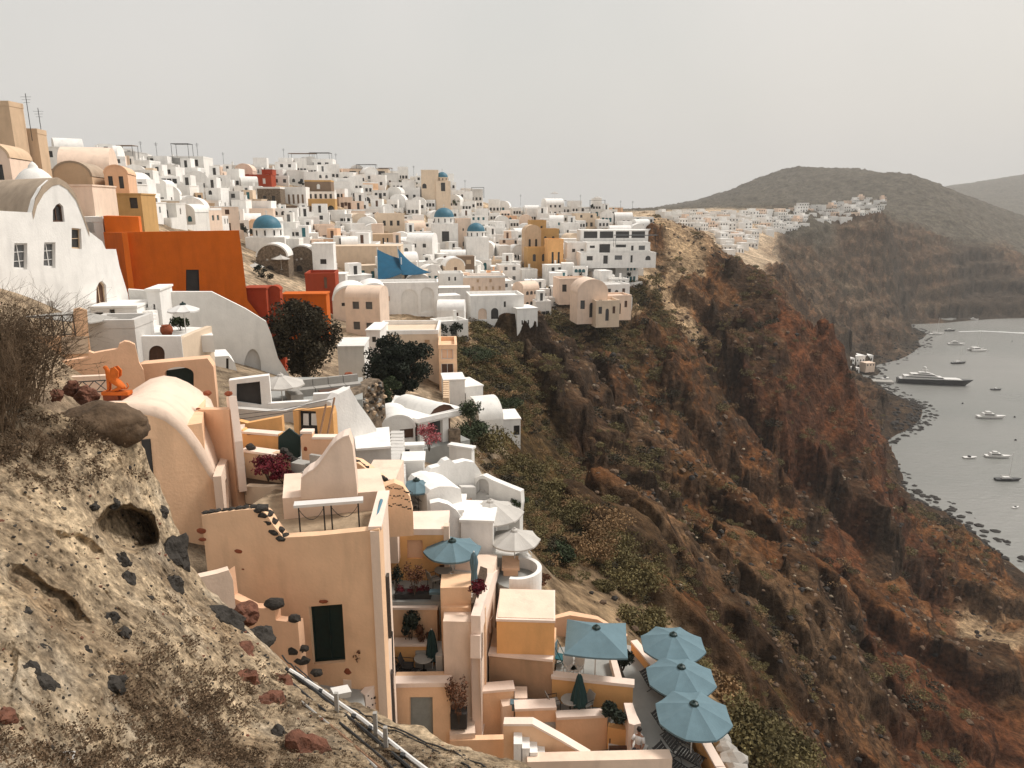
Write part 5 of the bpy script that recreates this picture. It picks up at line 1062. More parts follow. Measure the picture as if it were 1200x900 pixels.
for i in range(10):
    f_ = Fr(Q(160 + i * .4, 392 - i * 4.2, 43 + i * .7), Q(177 + i * .3, 392 - i * 4.2, 43 + i * .7)); z_ = f_.px((168, 390 - i * 4.2))[1]; o = MB(); boxf(o, f_, 0, f_.len, 0, .72, CAMH - 13, z_); o.build('step', M['white'], ws, world=True)
gh('white block with tall slit and door right of the white steps', 178, 192, 341, 392, 48, 3, 10, 'white', 'flat', [(.4, .55, .05, .7, 'r', 'glassgrey')], found=3)
gh('low white wall house with three dark openings under the arched window', 112, 162, 361, 392, 46, 3, 8, 'white', 'flat', [(.08, .26, .55, .85, 'r', 'dark'), (.40, .52, .45, .95, 'r', 'dark'), (.82, .92, .35, 1, 'r', 'glassgrey')][:2], found=3)
gh('grey walled room with open top left of the arched brown door', 104, 160, 375, 412, 38, 2.5, 5, 'greywhite', 'flatp', [], found=2, name='grey_room')
o = MB(); v = [Q(30, 372, 36), Q(90, 365, 38), Q(140, 374, 39), Q(104, 380, 37)]; o.add([tuple(a) for a in v] + [tuple(a + Vector((0, 0, .06))) for a in v], [(0, 1, 2, 3), (7, 6, 5, 4), (0, 4, 5, 1), (1, 5, 6, 2), (2, 6, 7, 3), (3, 7, 4, 0)]); o = o.build('awning', M['cement']); tag(o, 'grey flat awning over the peach terrace', 'awning')
parasol('white parasol standing in the white courtyard', Q(218, 391, 43), Q(216, 356, 43).z, .95, 8, 'pole', drop=.35)
shrub('dark potted bush under the white courtyard parasol', Q(212, 390, 43.6), .6, .9, 'green', 900, .07, seed=60)
flowerpot('dark red round pot left of the white parasol', Q(196, 394, 41), .35)
# peach terrace with statue, lattice and railing
pw_ = home('stepped peach terrace walls with lattice panel around the orange statue', 'terrace', Q(150, 470, 33), 'peach_terrace')
fp_ = Fr(Q(40, 440, 32), Q(170, 440, 34)); wall(pw_, 'wall', M['salmon'], fp_, [(40, 426), (70, 424), (103, 419), (104, 412), (110, 414), (120, 412), (138, 409), (140, 403), (146, 400), (152, 401), (158, 404), (163, 425), (168, 434)], -12, .4)
fp3 = Fr(Q(20, 410, 34), Q(106, 400, 35.5)); wall(pw_, 'lattice_wall', M['peach'], fp3, [(40, 395), (84, 394), (86, 363), (93, 361), (102, 364), (104, 395)], -12, .35)
shape(pw_, 'lattice', M['cream'], fp3, [(72, 415), (72, 395), (103, 394), (104, 414)], -.06, -.01)
wall(pw_, 'low_wall', M['pinkish'], Fr(Q(20, 450, 30), Q(125, 450, 31.5)), [(40, 445), (80, 442), (125, 440)], -12, .3)
fpd = Fr(Q(150, 450, 35), Q(243, 450, 36)); gq = arch_px(193, 227, 430, 482, 8)
wall(pw_, 'garage_wall', M['salmon'], fpd, [(150, 434), (165, 427), (243, 420), (250, 430)], -14, .9, [gq]); shape(pw_, 'garage_door', M['greendoor'], fpd, [(193, 484), (193, 437), (220, 433), (226, 437), (226, 484)], .5, .6)
ra = home('dark iron railing with crossed bars on the peach terrace edge', 'railing', Q(60, 392, 34.5), 'iron_railing')
frl = Fr(Q(36, 390, 34.2), Q(88, 388, 35)); l_ = frl.len; z0 = frl.px((60, 393))[1]; z1_ = frl.px((60, 370))[1]; n = 4
o = MB()
for z in (z0, z1_): o.tube([frl.M @ Vector((0, 0, z)), frl.M @ Vector((l_, 0, z))], .03, 5)
o.build('rail', M['iron'], ra, world=True)
for k in range(n + 1): MB().tube([frl.M @ Vector((l_ * k / n, 0, z0 - .1)), frl.M @ Vector((l_ * k / n, 0, z1_))], .03, 5).build('baluster', M['iron'], ra, world=True)
for k in range(n): MB().tube([frl.M @ Vector((l_ * k / n, 0, z0)), frl.M @ Vector((l_ * (k + 1) / n, 0, z1_))], .018, 4).tube([frl.M @ Vector((l_ * k / n, 0.03, z1_)), frl.M @ Vector((l_ * (k + 1) / n, .03, z0))], .018, 4).build('cross_bar', M['iron'], ra, world=True)
ra2 = home('short iron railing with crossed bars left of the orange statue', 'railing', Q(100, 462, 29), 'iron_railing'); frl = Fr(Q(84, 462, 28.6), Q(126, 460, 29)); l_ = frl.len; z0 = frl.px((100, 460))[1]; z1_ = frl.px((100, 447))[1]
o = MB()
for z in (z0, z1_): o.tube([frl.M @ Vector((0, 0, z)), frl.M @ Vector((l_, 0, z))], .025, 5)
o.build('rail', M['iron'], ra2, world=True)
for k in range(3): MB().tube([frl.M @ Vector((l_ * k / 3, 0, z0)), frl.M @ Vector((l_ * (k + 1) / 3, 0, z1_))], .018, 4).tube([frl.M @ Vector((l_ * k / 3, 0.03, z1_)), frl.M @ Vector((l_ * (k + 1) / 3, .03, z0))], .018, 4).build('cross_bar', M['iron'], ra2, world=True)
# seated winged statue
sb = Q(137, 462, 28.5); stt = thing('statue', 'orange seated winged figure statue on a low base', 'statue', sb, 0)
me = bpy.data.meshes.new('body'); sJ = [(.12, 0, .42), (-.05, 0, .62), (-.2, 0, .85), (-.26, 0, 1.0), (-.30, 0, 1.14), (-.42, 0, 1.12), (-.25, -.08, .55), (-.28, -.09, .2), (-.36, -.09, .16), (-.25, .08, .55), (-.28, .09, .2), (-.36, .09, .16), (.25, -.1, .3), (.0, -.12, .2), (-.12, -.12, .17), (.25, .1, .3), (.0, .12, .2), (-.12, .12, .17), (.42, 0, .22), (.52, 0, .34), (.46, 0, .48)]
me.from_pydata(sJ, [(0, 1), (1, 2), (2, 3), (3, 4), (4, 5), (2, 6), (6, 7), (7, 8), (2, 9), (9, 10), (10, 11), (0, 12), (12, 13), (13, 14), (0, 15), (15, 16), (16, 17), (0, 18), (18, 19), (19, 20)], [])
bo = bpy.data.objects.new('body', me); link(bo, stt); sk = bo.modifiers.new('s', 'SKIN'); bo.modifiers.new('u', 'SUBSURF').render_levels = 2
for v, r_ in zip(me.skin_vertices[0].data, [.17, .16, .14, .08, .11, .05, .06, .045, .05, .06, .045, .05, .11, .06, .05, .11, .06, .05, .03, .025, .03]): v.radius = (r_, r_)
me.skin_vertices[0].data[0].use_root = True; me.materials.append(M['statue'])
MB().panel([(-.12, .8), (.05, .62), (.22, .75), (.26, .98), (.12, 1.16), (-.04, 1.12)], [], -.15, -.09).build('wing', M['statue'], stt); MB().panel([(-.12, .8), (.05, .62), (.22, .75), (.26, .98), (.12, 1.16), (-.04, 1.12)], [], .09, .15).build('wing', M['statue'], stt)
MB().box(-.52, .55, -.2, .2, 0, .14).build('plinth', M['statue'], stt)
o = MB().box(-.5, .1, -.15, .15, -.55, -.01).box(.25, .55, -.15, .15, -.4, -.01); o = o.build('statue_pedestal', M['terracotta']); o.location = sb; tag(o, 'red brown pedestal blocks under the orange statue', 'pedestal')
MB().box(-.8, .8, -.25, .35, -2.5, -.56).build('pedestal_wall', M['salmon'], pw_).matrix_parent_inverse = Matrix.Translation(sb - pw_.location)
# white frame with black door
bd = home('white framed house front with wide black door above the ochre courtyard', 'house', Q(290, 478, 37.5), 'white_frame_house')
fbd = Fr(Q(268, 460, 37), Q(316, 460, 37.5)); bq = [(277, 471), (277, 450), (304.5, 447), (306.5, 475)]
wall(bd, 'front_wall', M['white'], fbd, [(268, 446), (290, 443), (315, 440), (316, 450)], -12.5, .5, [bq]); opening(bd, 'door', fbd, bq, .25, 'blacktrim', 'iron', .06)
wall(bd, 'parapet', M['white'], Fr(Q(314, 475, 37.4), Q(400, 470, 38.2)), [(314, 473), (345, 471), (366, 470), (367, 462), (385, 461), (403, 456), (410, 454)], -12.5, .35)
# lounge terrace
lo = home('lounge terrace with grey floor between the black door and the rough stone wall', 'terrace', Q(370, 470, 42), 'lounge_terrace')
zl = -10.9; flr(lo, 'floor', 'floor', [(236, 484), (314, 474), (425, 468), (425, 442), (236, 442)], zl, .5)
so_ = thing('corner_sofa', 'long pale grey corner sofa on the lounge terrace', 'sofa', H(370, 462, zl), 0)
fso = Fr(H(352, 466, zl), H(420, 458, zl)); 
def segbox(nm, f, x0, x1, y0, y1, z0, z1, m_): o = MB(); boxf(o, f, x0, x1, y0, y1, z0 + CAMH + zl, z1 + CAMH + zl); return o.build(nm, M[m_], so_, world=True)
for k in range(4): segbox('back_cushion', fso, k * .92 + .02, k * .92 + .9, .75, .95, .4, .85, 'cushion'); segbox('seat_cushion', fso, k * .92 + .02, k * .92 + .9, .1, .74, .0, .42, 'cushion')
for k in range(2): segbox('side_cushion', fso, -.7, .0, -.9 + k * .9, -.02 + k * .9, 0, .42, 'cushion')
ct = MB(); boxf(ct, fso, 1.0, 2.6, -.75, -.25, CAMH + zl, CAMH + zl + .4); ct = ct.build('low_table', M['brownwood']); tag(ct, 'dark low table in front of the pale corner sofa', 'table')
parasol('off white parasol at the left end of the lounge terrace', H(331, 471, zl), Q(331, 430, 41).z - .2, 1.35, 8, 'umbgrey', drop=.5)
flowerpot('orange terracotta pot on the wall above the rough stone', Q(409, 448, 46), .34)
sw_ = home('rough rubble stone wall right of the lounge terrace', 'stone wall', Q(432, 488, 43), 'rubble_wall')
fsw = Fr(Q(412, 470, 41), Q(451, 480, 44)); wall(sw_, 'wall', M['rubble'], fsw, [(412, 463), (425, 455), (444, 444), (449, 448), (452, 482)], -17, .8)
k = 0
for i in range(110):
    p = (random.uniform(413, 450), random.uniform(446, 494))
    if p[1] < np.interp(p[0], [412, 444, 450], [466, 447, 450]) or p[1] > 480 + (p[0] - 412) * .3: continue
    v = fsw.px(p); MB().rock(fsw.M @ Vector((v[0], 0, v[1])), random.uniform(.09, .2), i, 1, (1.2, .5, .75), .3).build('stone', M[random.choice(['cushion', 'tan', 'boulder', 'darkrock'])], sw_, world=True); k += 1
# white buttress walls and the white block
bu = home('tall tapering white buttress house right of the leaning posts', 'house', Q(420, 500, 36), 'white_house')
fbu = Fr(Q(385, 510, 35.5), Q(440, 500, 37.5)); wall(bu, 'front_wall', M['white'], fbu, [(388, 472), (396, 462), (410, 455), (420, 472), (432, 488), (441, 502), (442, 520)], -16, .6)
wb = home('plain white block with grey front between the buttress and the stone steps', 'house', Q(438, 545, 35), 'white_block')
za_ = fr0 = Q(438, 526, 35).z - CAMH; fwb = blk(wb, 'wall', 'greywhite', (417, 527), (458, 524), za_, 2.6, -16)
flr(wb, 'roof', 'white', [(417, 526), (458, 523), (456, 500), (414, 504)], za_ + .12, .11)
# stone steps, pier and lantern
ss = home('grey stone flight of steps right of the plain white block', 'staircase', Q(470, 560, 36), 'stone_steps')
for i in range(14):
    f_ = Fr(Q(457, 562 - i * 4, 35 + i * .55), Q(474 - i * .15, 562 - i * 4, 35 + i * .55)); z_ = f_.px((465, 560 - i * 4))[1]; o = MB(); boxf(o, f_, 0, f_.len, 0, .57, CAMH - 17, z_); o.build('step', M['greywhite'], ss, world=True)
gh('small white box house with dark niche beside the grey stone steps', 473, 497, 542, 572, 37.5, 1.4, 5, 'white', 'flat', [], found=3, name='white_block')
gh('low white wall with little dark window behind the small white box', 470, 496, 524, 536, 41, .5, 5, 'white', 'flat', [(.15, .4, .25, .8, 'r', 'dark')], found=3)
# portico
po = home('white portico with two square columns and a flat vaulted roof', 'portico', Q(505, 525, 46.5), 'portico')
parasol('small blue parasol above the peach wall studded with stones', Q(489, 596, 35.5), Q(491, 562, 35.5).z, 1.0, 8, 'umb', drop=.38, rz=.1); chair('dark slatted chair under the small blue parasol', Q(484, 600, 35.2), .5); round_table('small dark table under the small blue parasol', Q(496, 600, 35.4), .3)
fpo = Fr(Q(488, 520, 45.5), Q(541, 520, 47.5)); gp_ = [fpo.px(p) for p in ((491, 488), (541, 478))]; zb_ = fpo.px((500, 522))[1]
shape(po, 'beam', M['white'], fpo, [(490, 498), (490, 489), (541, 477), (541, 486)], -.1, .35)
for a, b in (((492, 522), (501, 490)), ((519, 524), (525, 486))): o = MB(); u0, z0 = fpo.px(a); u1, z1_ = fpo.px(b); boxf(o, fpo, u0, u1, -.05, .3, z0 - 1.5, z1_ - .1); o.build('column', M['white'], po, world=True)
vz = [fpo.px(p)[1] for p in ((503, 484), (532, 477))]; zT = fpo.px((492, 489))[1] - CAMH
flr(po, 'roof', 'white', [(452, 484), (463, 463), (522, 472), (541, 477), (541, 480), (490, 491)], zT + .05, .3)
tp = [fpo.px(p) for p in [(503, 487), (508, 480), (514, 476), (520, 474), (527, 475), (533, 480), (533, 484)]]; D_ = H(463, 463, zT) - H(510, 476, zT); D_.z = 0; vb_ = MB(); n = len(tp)
for s_ in (0, .9):
    for u_, z_ in tp: vb_.v.append(tuple(fpo.M @ Vector((u_, -.05, z_ + .03)) + D_ * s_))
for i in range(n - 1): vb_.f.append((i, i + 1, n + i + 1, n + i))
vb_.f.append(tuple(range(n, 2 * n))); vb_.build('vault', M['white2'], po, world=True, auto=50)
MB().panel(tp, [], .02, .1, fpo.M).build('tympanum', M['brownwood'], po, world=True)
o = MB(); boxf(o, fpo, -.0, fpo.len + .4, 2.2, 2.5, CAMH - 17, vz[0] - .3); o.build('back_wall', M['brownwood'], po, world=True); o = MB(); boxf(o, fpo, -.0, fpo.len + .3, -.6, 2.2, CAMH - 19, zb_); o.build('floor', M['floor'], po, world=True)
shape(po, 'door', M['dark'], Fr(Q(488, 520, 47.4), Q(541, 520, 49.4)), [(505, 520), (506, 492), (517, 492), (517, 520)], -.1, .1)
ps = home('low rubble pillar under the right end of the portico', 'stone wall', Q(534, 520, 47), 'rubble_wall'); o = MB(); boxf(o, Fr(Q(527, 522, 46.4), Q(540, 522, 46.6)), 0, .75, 0, .6, Q(534, 524, 46.4).z - 1, Q(534, 505, 46.4).z); o.build('wall', M['rubble'], ps, world=True)
gh('low white vaulted porch left of the portico', 448, 486, 503, 515, 44, 3, 18, 'white2', 'vault', [(.55, .95, .0, .95, 'r', 'brownwood')], found=3, name='vaulted_porch')
gh('white low wall descending right of the portico steps', 526, 553, 525, 538, 44, .4, -25, 'white', 'flat', [], found=3, name='low_wall', cat='wall')
shrub('pink flowering bougainvillea at the foot of the portico column', Q(503, 528, 44), .85, 1.5, 'pinkflower', 900, .07, seed=61, name='bougainvillea', stems=10)
shrub('green leafy bush right of the portico roof', Q(551, 500, 47), .8, 1.6, 'green', 1200, .08, seed=62, stems=12)
# rounded white terraces with grey parasols
rt = home('rounded white terrace parapets with two arched humps above the blue parasol', 'terrace', Q(540, 600, 38), 'white_terrace')
f1_ = Fr(Q(497, 570, 37), Q(560, 570, 38.5)); wall(rt, 'humped_wall', M['white'], f1_, [(494, 562), (505, 549), (516, 546), (521, 540), (527, 538), (533, 543), (538, 542), (546, 540), (556, 542), (561, 549), (566, 558)], -20, .5)
f2_ = Fr(Q(560, 590, 38.3), Q(611, 590, 37)); n1 = arch_px(558, 573, 561, 581, 8)
wall(rt, 'right_wall', M['white2'], f2_, [(556, 560), (566, 557), (578, 563), (595, 570), (610, 576), (611, 590), (609, 606)], -21, .4, [n1]); shape(rt, 'niche', M['greywhite'], f2_, n1, .25, .4)
f3_ = Fr(Q(541, 600, 36.0), Q(559, 590, 38.0)); wall(rt, 'inner_wall', M['greywhite'], Fr(Q(540, 590, 37.4), Q(560, 590, 37.9)), [(541, 571), (558, 571)], -20, .4)
flr(rt, 'floor', 'white2', [(540, 612), (612, 608), (612, 590), (542, 586)], -17.0, 1)
wall(rt, 'left_wall', M['white'], Fr(Q(500, 600, 34.5), Q(542, 600, 35.5)), [(500, 580), (504, 574), (515, 570), (530, 570), (540, 573), (542, 590)], -20, 2.6)
wall(rt, 'curved_step_wall', M['white'], Fr(Q(505, 620, 34), Q(545, 620, 34.3)), [(504, 590), (514, 588), (525, 591), (534, 597), (541, 606), (544, 612)], -20, .5)
gh('smooth white cube house with rounded corner right of the blue parasol', 541, 578, 612, 668, 34, 2.4, -4, 'white', 'flat', [], found=5, name='white_cube_house')
gh('small white wall block above the peach balcony roof', 522, 543, 600, 640, 34.5, 2, 0, 'white', 'flat', [], found=4, name='white_block')
gh('pale curved wall under the lower grey parasol', 577, 612, 655, 690, 35, 2, 5, 'white2', 'flat', [], found=4, name='white_block')
parasol('wide grey parasol over the white terrace with wooden loungers', Q(575, 612, 36), Q(578, 587, 36).z, 1.8, 8, 'umbgrey', drop=.6); parasol('grey parasol behind the wide grey one on the white terrace', Q(566, 600, 38.5), Q(570, 578, 38).z, 1.6, 4, 'umbgrey', True, drop=.5)
parasol('lower off white parasol over the round white table', Q(603, 668, 34.5), Q(603, 621, 34.5).z, 1.35, 8, 'umbgrey', drop=.5); round_table('small white round table beside the lower off white parasol', Q(611, 666, 34.8), .35); chair('white cafe chair beside the lower off white parasol', Q(616, 660, 35), .4, 'pole', 'pole')
lounger('brown wooden lounger on the white terrace', Q(548, 609, 36.2), .6, 'wood', 'wood'); lounger('second brown wooden lounger, nearer the small black chair', Q(556, 608, 36.5), .6, 'wood', 'wood'); chair('small black framed chair on the white terrace', Q(572, 608, 36.2), .2)
rc = home('round white parapet enclosing the little terrace above the cube house', 'parapet', Q(610, 690, 34), 'round_parapet'); ctr = H(606, 676, -18.3)
o = MB(); pr_ = [(1.25, -2.5), (1.25, .55), (1.02, .55), (1.02, -2.5)]; o.lathe(pr_, 20, tuple(ctr), -1.9, 1.5); o.build('wall', M['white'], rc, world=True); MB().lathe([(0.001, -.05), (1.1, -.05), (1.1, -2)], 20, tuple(ctr)).build('floor', M['floor'], rc, world=True)
gh('salmon curved stub wall left of the round white parapet', 590, 607, 668, 692, 33.5, 1.2, 0, 'salmon', 'flat', [], found=4, name='stub_wall', cat='wall')
for i, (x, y, Y_, r_, h_, m_, l_) in enumerate(((600, 610, 36.3, .7, .8, 'green', 'white stoned green bush bed under the white terrace'), (608, 598, 37.5, .5, .7, 'green', 'small green bush at the right end of the white terrace'), (632, 690, 33.5, .55, .7, 'rustleaf', 'rusty red bush right of the round white parapet'))): shrub(l_, Q(x, y, Y_), r_, h_, m_, 900, .07, seed=70 + i)
# cottages on the slope edge
gh('small white cottage with two tall dark windows on the slope edge', 540, 566, 454, 480, None, 4, 25, 'white', 'flat', [(.1, .25, .3, .8, 'a', 'dark')], [(.15, .35, .2, .75, 'r', 'dark'), (.5, .7, .2, .75, 'r', 'dark')], found=2)
gh('lower white cottage with sloping roof among the bushes', 562, 590, 492, 512, None, 5, 20, 'white2', 'vaultx', [(.7, .8, .3, .6, 'r', 'dark')], [], found=2)
gh('farthest right small white terrace house among the bushes', 590, 610, 492, 515, None, 4, 10, 'white', 'flat', [(.6, .95, .2, .7, 'r', 'dark')], [], found=2)
gh('white step house between the brown steps and the slope edge', 521, 545, 446, 475, None, 3, 10, 'white', 'flat', [], [], found=1.5)
gh('peach tower house with two square recessed windows behind the dark round tree', 515, 536, 404, 448, 74, 5, 5, 'peach', 'flatp', [(.15, .8, .62, .88, 'r', 'salmon'), (.12, .8, .14, .5, 'r', 'brownwood')], [], found=7, fine=True, name='peach_tower_house')
gh('wide cream house with white roof edge above the dark round tree', 442, 514, 387, 425, 78, 7, 3, 'cream', 'flatp', [(.78, .86, .05, .7, 'r', 'tan')], [(.2, .4, .2, .6, 'r', 'dark')], cop='white', name='cream_house')
gh('white cube beside the brown tree trunk', 398, 428, 407, 446, 60, 4, 5, 'white2', 'flat', [], [], found=4)
gh('pale white house left of the cream house with small window', 430, 446, 388, 410, 74, 5, 0, 'white', 'flat', [(.4, .7, .4, .7, 'r', 'dark')], [])
ws2 = home('narrow brown edged steps beside the peach tower house', 'staircase', Q(523, 466, 66), 'brown_steps')
for i in range(8): f_ = Fr(Q(519, 468 - i * 2.6, 64 + i * .6), Q(526, 468 - i * 2.6, 64 + i * .6)); z_ = f_.px((522, 466 - i * 2.6))[1]; o = MB(); boxf(o, f_, 0, f_.len, 0, .62, CAMH - 22, z_); o.build('step', M['tan'], ws2, world=True)
# the two dark trees
tree('broad brown green pine tree in front of the orange blocks', Q(358, 442, 55) , 7, (-.1, 0, 3.1, 2.75, 2.4, 3.3), 'leafolive', 22000, .11, .25, 'tree', 'pine_tree', 75, (.2, 0), 11)
tree('dark round leafy tree beside the cream house', Q(472, 470, 56), 6, (-.2, 0, 2.9, 2.55, 2.2, 2.35), 'leafdark', 20000, .11, .22, 'tree', 'round_tree', 66, (0, 0), 12)
tree('small dark tree filling the gap below the round tree', Q(450, 480, 50), 3, (0, 0, 1.6, 1.2, 1.0, 1.2), 'green', 3000, .11, .1, 'tree', 'small_tree', 14, (0, 0), 13)
# ================================================================= THE TOWN UP THE SLOPE: landmarks
def W_(n, v0=.35, v1=.7, u0=.12, u1=.88, fr=.38, k='r', pm='dark'):
    s = (u1 - u0) / n; return [(u0 + s * i + s * (1 - fr) / 2, u0 + s * i + s * (1 + fr) / 2, v0, v1, k, pm) for i in range(n)]
gh('church with the lowest left blue dome above twin stone arches', 290, 334, 278, 300, 150, 7, 8, 'white', 'dome', [], roofm='bluedome', name='domed_church', cat='church')
gh('church with blue dome at the centre, right of the blue sail awnings', 508, 537, 262, 292, 215, 8, 10, 'white', 'dome', W_(1, .3, .7, pm='dark'), name='domed_church', cat='church')
gh('church with smaller low blue dome beside the pink wall', 547, 573, 278, 305, 212, 7, 10, 'white', 'dome', [], name='domed_church', cat='church')
gh('skyline church with small blue dome over a pale tower', 511, 528, 212, 232, 262, 5, 10, 'cream', 'dome', W_(1, .4, .9), name='domed_church', cat='church')
gh('pale cream block left of the skyline blue dome tower', 494, 514, 199, 222, 262, 8, 5, 'cream', 'flatp', [(.05, .3, .05, .3, 'a', 'dark')])
for i, (a, b) in enumerate(((302, 338), (338, 370))):
    gh(['left of two dark rubble stone arches below the lowest blue dome', 'right of two dark rubble stone arches below the lowest blue dome'][i], a, b, 301, 318, 141, 5, 6, 'rubble' if 'rubble' in M else 'tan', 'vault', [(.30, .52, .0, .42, 'a', 'dark'), (.3, .38, .75, .88, 'r', 'white'), (.46, .54, .8, .93, 'r', 'white')], cop='white', roofm='white2', name='stone_arch_house')
gh('white house wall at the right of the rubble stone arches', 368, 392, 286, 325, 140, 5, 8, 'white', 'flat', W_(1, .4, .55))
gh('deep red block house right of the rubble arches', 359, 393, 320, 340, 118, 6, 8, 'red', 'flatp', [(.62, .72, .1, .75, 'r', 'oldbrown')], name='red_house')
gh('wide plain beige house behind the blue sail awnings', 389, 470, 289, 322, 158, 8, 4, 'cream', 'flat', [(.2, .28, .28, .42, 'r', 'tan'), (.32, .5, .28, .42, 'r', 'tan')], name='beige_house')
gh('beige lower wing with dark blue doors left of the blue sail', 405, 442, 312, 331, 150, 4, 3, 'cream', 'flat', [(.10, .22, .3, .8, 'r', 'dark'), (.34, .44, .0, .75, 'r', 'teal'), (.5, .62, .0, .75, 'r', 'teal'), (.82, .92, .0, .7, 'r', 'teal')], name='beige_house')
gh('cream terrace building with windows under the blue sail', 441, 500, 318, 330, 150, 4, 3, 'cream', 'flat', W_(4, .1, .8, pm='dark'), name='beige_house')
gh('long white building with two tall blind arches under the blue sail', 440, 514, 331, 370, 138, 6, 6, 'white', 'flatp', [(.05, .10, .55, .65, 'r', 'dark'), (.17, .24, .45, .6, 'r', 'tan'), (.42, .68, .02, .80, 'a', 'white2'), (.72, .93, .1, .85, 'a', 'white2')], name='arched_house')
gh('white gabled vault house with one small window left of the long arched building', 392, 432, 352, 378, 128, 8, 12, 'pinkish', 'vault', [(.25, .36, .75, .9, 'r', 'dark'), (.7, .76, .2, .7, 'r', 'dark')], roofm='white', name='vaulted_house')
gh('second pale gabled vault house below the beige wall', 424, 456, 346, 378, 131, 8, 14, 'white', 'vault', [(.12, .2, .5, .75, 'r', 'dark'), (.6, .66, .1, .4, 'r', 'dark')], roofm='white', name='vaulted_house')
gh('red upper mansion part with white windows near the skyline', 284, 318, 205, 218, 235, 6, 5, 'red', 'flat', W_(3, .2, .7, pm='white'), name='red_house')
gh('taller red block of the skyline mansion', 308, 320, 199, 216, 234, 5, 5, 'red', 'flat', W_(1, .3, .7, pm='white'), name='red_house')
gh('dark stone house with two white framed windows under the red mansion', 303, 329, 219, 240, 220, 6, 5, 'rubble', 'flatp', W_(2, .1, .5, pm='dark'), name='stone_house', cop='white')
gh('white colonnaded house between the dark stone and the brown house', 330, 359, 219, 241, 219, 6, 5, 'white', 'flatp', W_(5, .1, .6, .05, .95, .45, pm='oldbrown'), name='colonnade_house')
gh('dark brown upper house with white central window', 358, 388, 211, 226, 221, 6, 5, 'oldbrown', 'flatp', [(.45, .58, .3, .7, 'a', 'white')], cop='ochre2', name='brown_house')
gh('white colonnade strip under the dark brown house', 360, 392, 225, 234, 216, 4, 5, 'white', 'flat', W_(5, .15, .75, .05, .95, .5), name='colonnade_house')
gh('ochre lower house with two arches beneath the dark brown house', 361, 393, 233, 247, 213, 4, 5, 'ochre2', 'flatp', [(.15, .65, 0, .6, 'a', 'white2'), (.72, .95, 0, .45, 'a', 'dark')], name='ochre_house')
gh('row of three dark arches under the white colonnaded house', 328, 362, 242, 254, 212, 4, 5, 'oldbrown', 'flat', W_(3, .0, .85, .02, .98, .75, 'a'), name='arched_house')
gh('white house with twin tall arches below the ochre lower house', 364, 404, 247, 258, 210, 5, 5, 'white', 'flat', W_(2, .0, .7, .05, .7, .35, 'a'), name='arched_house')
gh('tan vaulted house with arch left of the brown stairs', 440, 474, 250, 267, 205, 6, 8, 'cream', 'flatp', W_(3, .15, .5, .2, .9, .4), name='cream_house')
gh('pink gabled block in front of the cream vault', 436, 449, 263, 275, 196, 4, 8, 'pinkish', 'flat', [])
gh('tan walled terrace block with pots below the cream house', 428, 462, 275, 288, 185, 5, 5, 'tan', 'flat', [(.6, .66, .1, .7, 'r', 'dark'), (.75, .8, .1, .7, 'r', 'dark')], name='tan_house')
gh('cream little gabled chapel with one door right of the blue sail', 522, 545, 312, 322, 170, 5, 15, 'cream', 'vault', [(.45, .6, 0, .9, 'r', 'brownwood')], roofm='white', name='small_chapel', cat='chapel')
gh('dark brown shed house with one tan window right of the small chapel', 537, 556, 301, 315, 185, 4, 10, 'oldbrown', 'flat', [(.5, .8, .4, .75, 'r', 'tan')], name='brown_house')
gh('pink tall house left of the smaller low blue dome', 536, 552, 256, 292, 218, 6, 10, 'pinkish', 'flatp', [(.4, .55, .1, .25, 'a', 'dark'), (.4, .5, .6, .68, 'r', 'dark')], name='pink_house')
gh('pink house with two rows of small windows above the arched white house', 543, 592, 323, 344, 160, 6, 5, 'pinkish', 'flatp', W_(2, .62, .8, .2, .8, .18, pm='tan') + W_(5, .2, .4, .15, .95, .3, pm='tan'), name='pink_house', cop='white')
gh('white house with one dark wide window left of the pink row', 515, 543, 320, 352, 158, 6, 8, 'white', 'flatp', W_(2, .72, .86, .3, .8, .3) + [(.3, .7, .2, .42, 'r', 'dark')])
gh('big white house with two arched windows at the lower town edge', 552, 614, 346, 383, 150, 7, 10, 'white', 'flatp', [(.14, .30, .25, .6, 'a', 'pinkish'), (.38, .52, .25, .6, 'a', 'dark'), (.62, .66, .62, .8, 'r', 'dark')], name='arched_house')
gh('white sloping end house right of the arched edge house', 606, 630, 362, 388, 150, 5, 20, 'white', 'flat', W_(2, .3, .5, .1, .7, .25))
gh('lowest tier of the white cliff edge hotel with scattered small windows', 680, 769, 296, 309, 206, 8, 4, 'white', 'flatp', [(.08, .16, .3, .7, 'r', 'dark'), (.3, .36, .0, .75, 'r', 'dark'), (.45, .55, .35, .75, 'r', 'glassgrey'), (.66, .69, .1, .75, 'r', 'dark'), (.86, .93, .3, .7, 'a', 'dark')], name='hotel', cat='hotel', found=1.2)
gh('middle tier of the white cliff edge hotel with a big black framed recess', 687, 762, 284, 297, 213, 8, 4, 'white', 'flatp', [(.2, .37, .05, .85, 'r', 'dark'), (.05, .13, .5, .72, 'r', 'dark'), (.46, .62, .55, .8, 'r', 'dark'), (.7, .74, .25, .7, 'r', 'dark'), (.82, .92, .3, .7, 'r', 'glassgrey')], name='hotel', cat='hotel', found=3)
gh('upper storey of the cliff edge hotel with a black pergola strip', 680, 760, 270, 280, 222, 7, 4, 'white', 'flat', W_(4, .1, .9, .03, .97, .85), name='hotel_wing', cat='hotel')
gh('white low wing left of the cliff edge hotel', 664, 690, 284, 303, 214, 6, 4, 'white', 'flatp', W_(2, .4, .6))
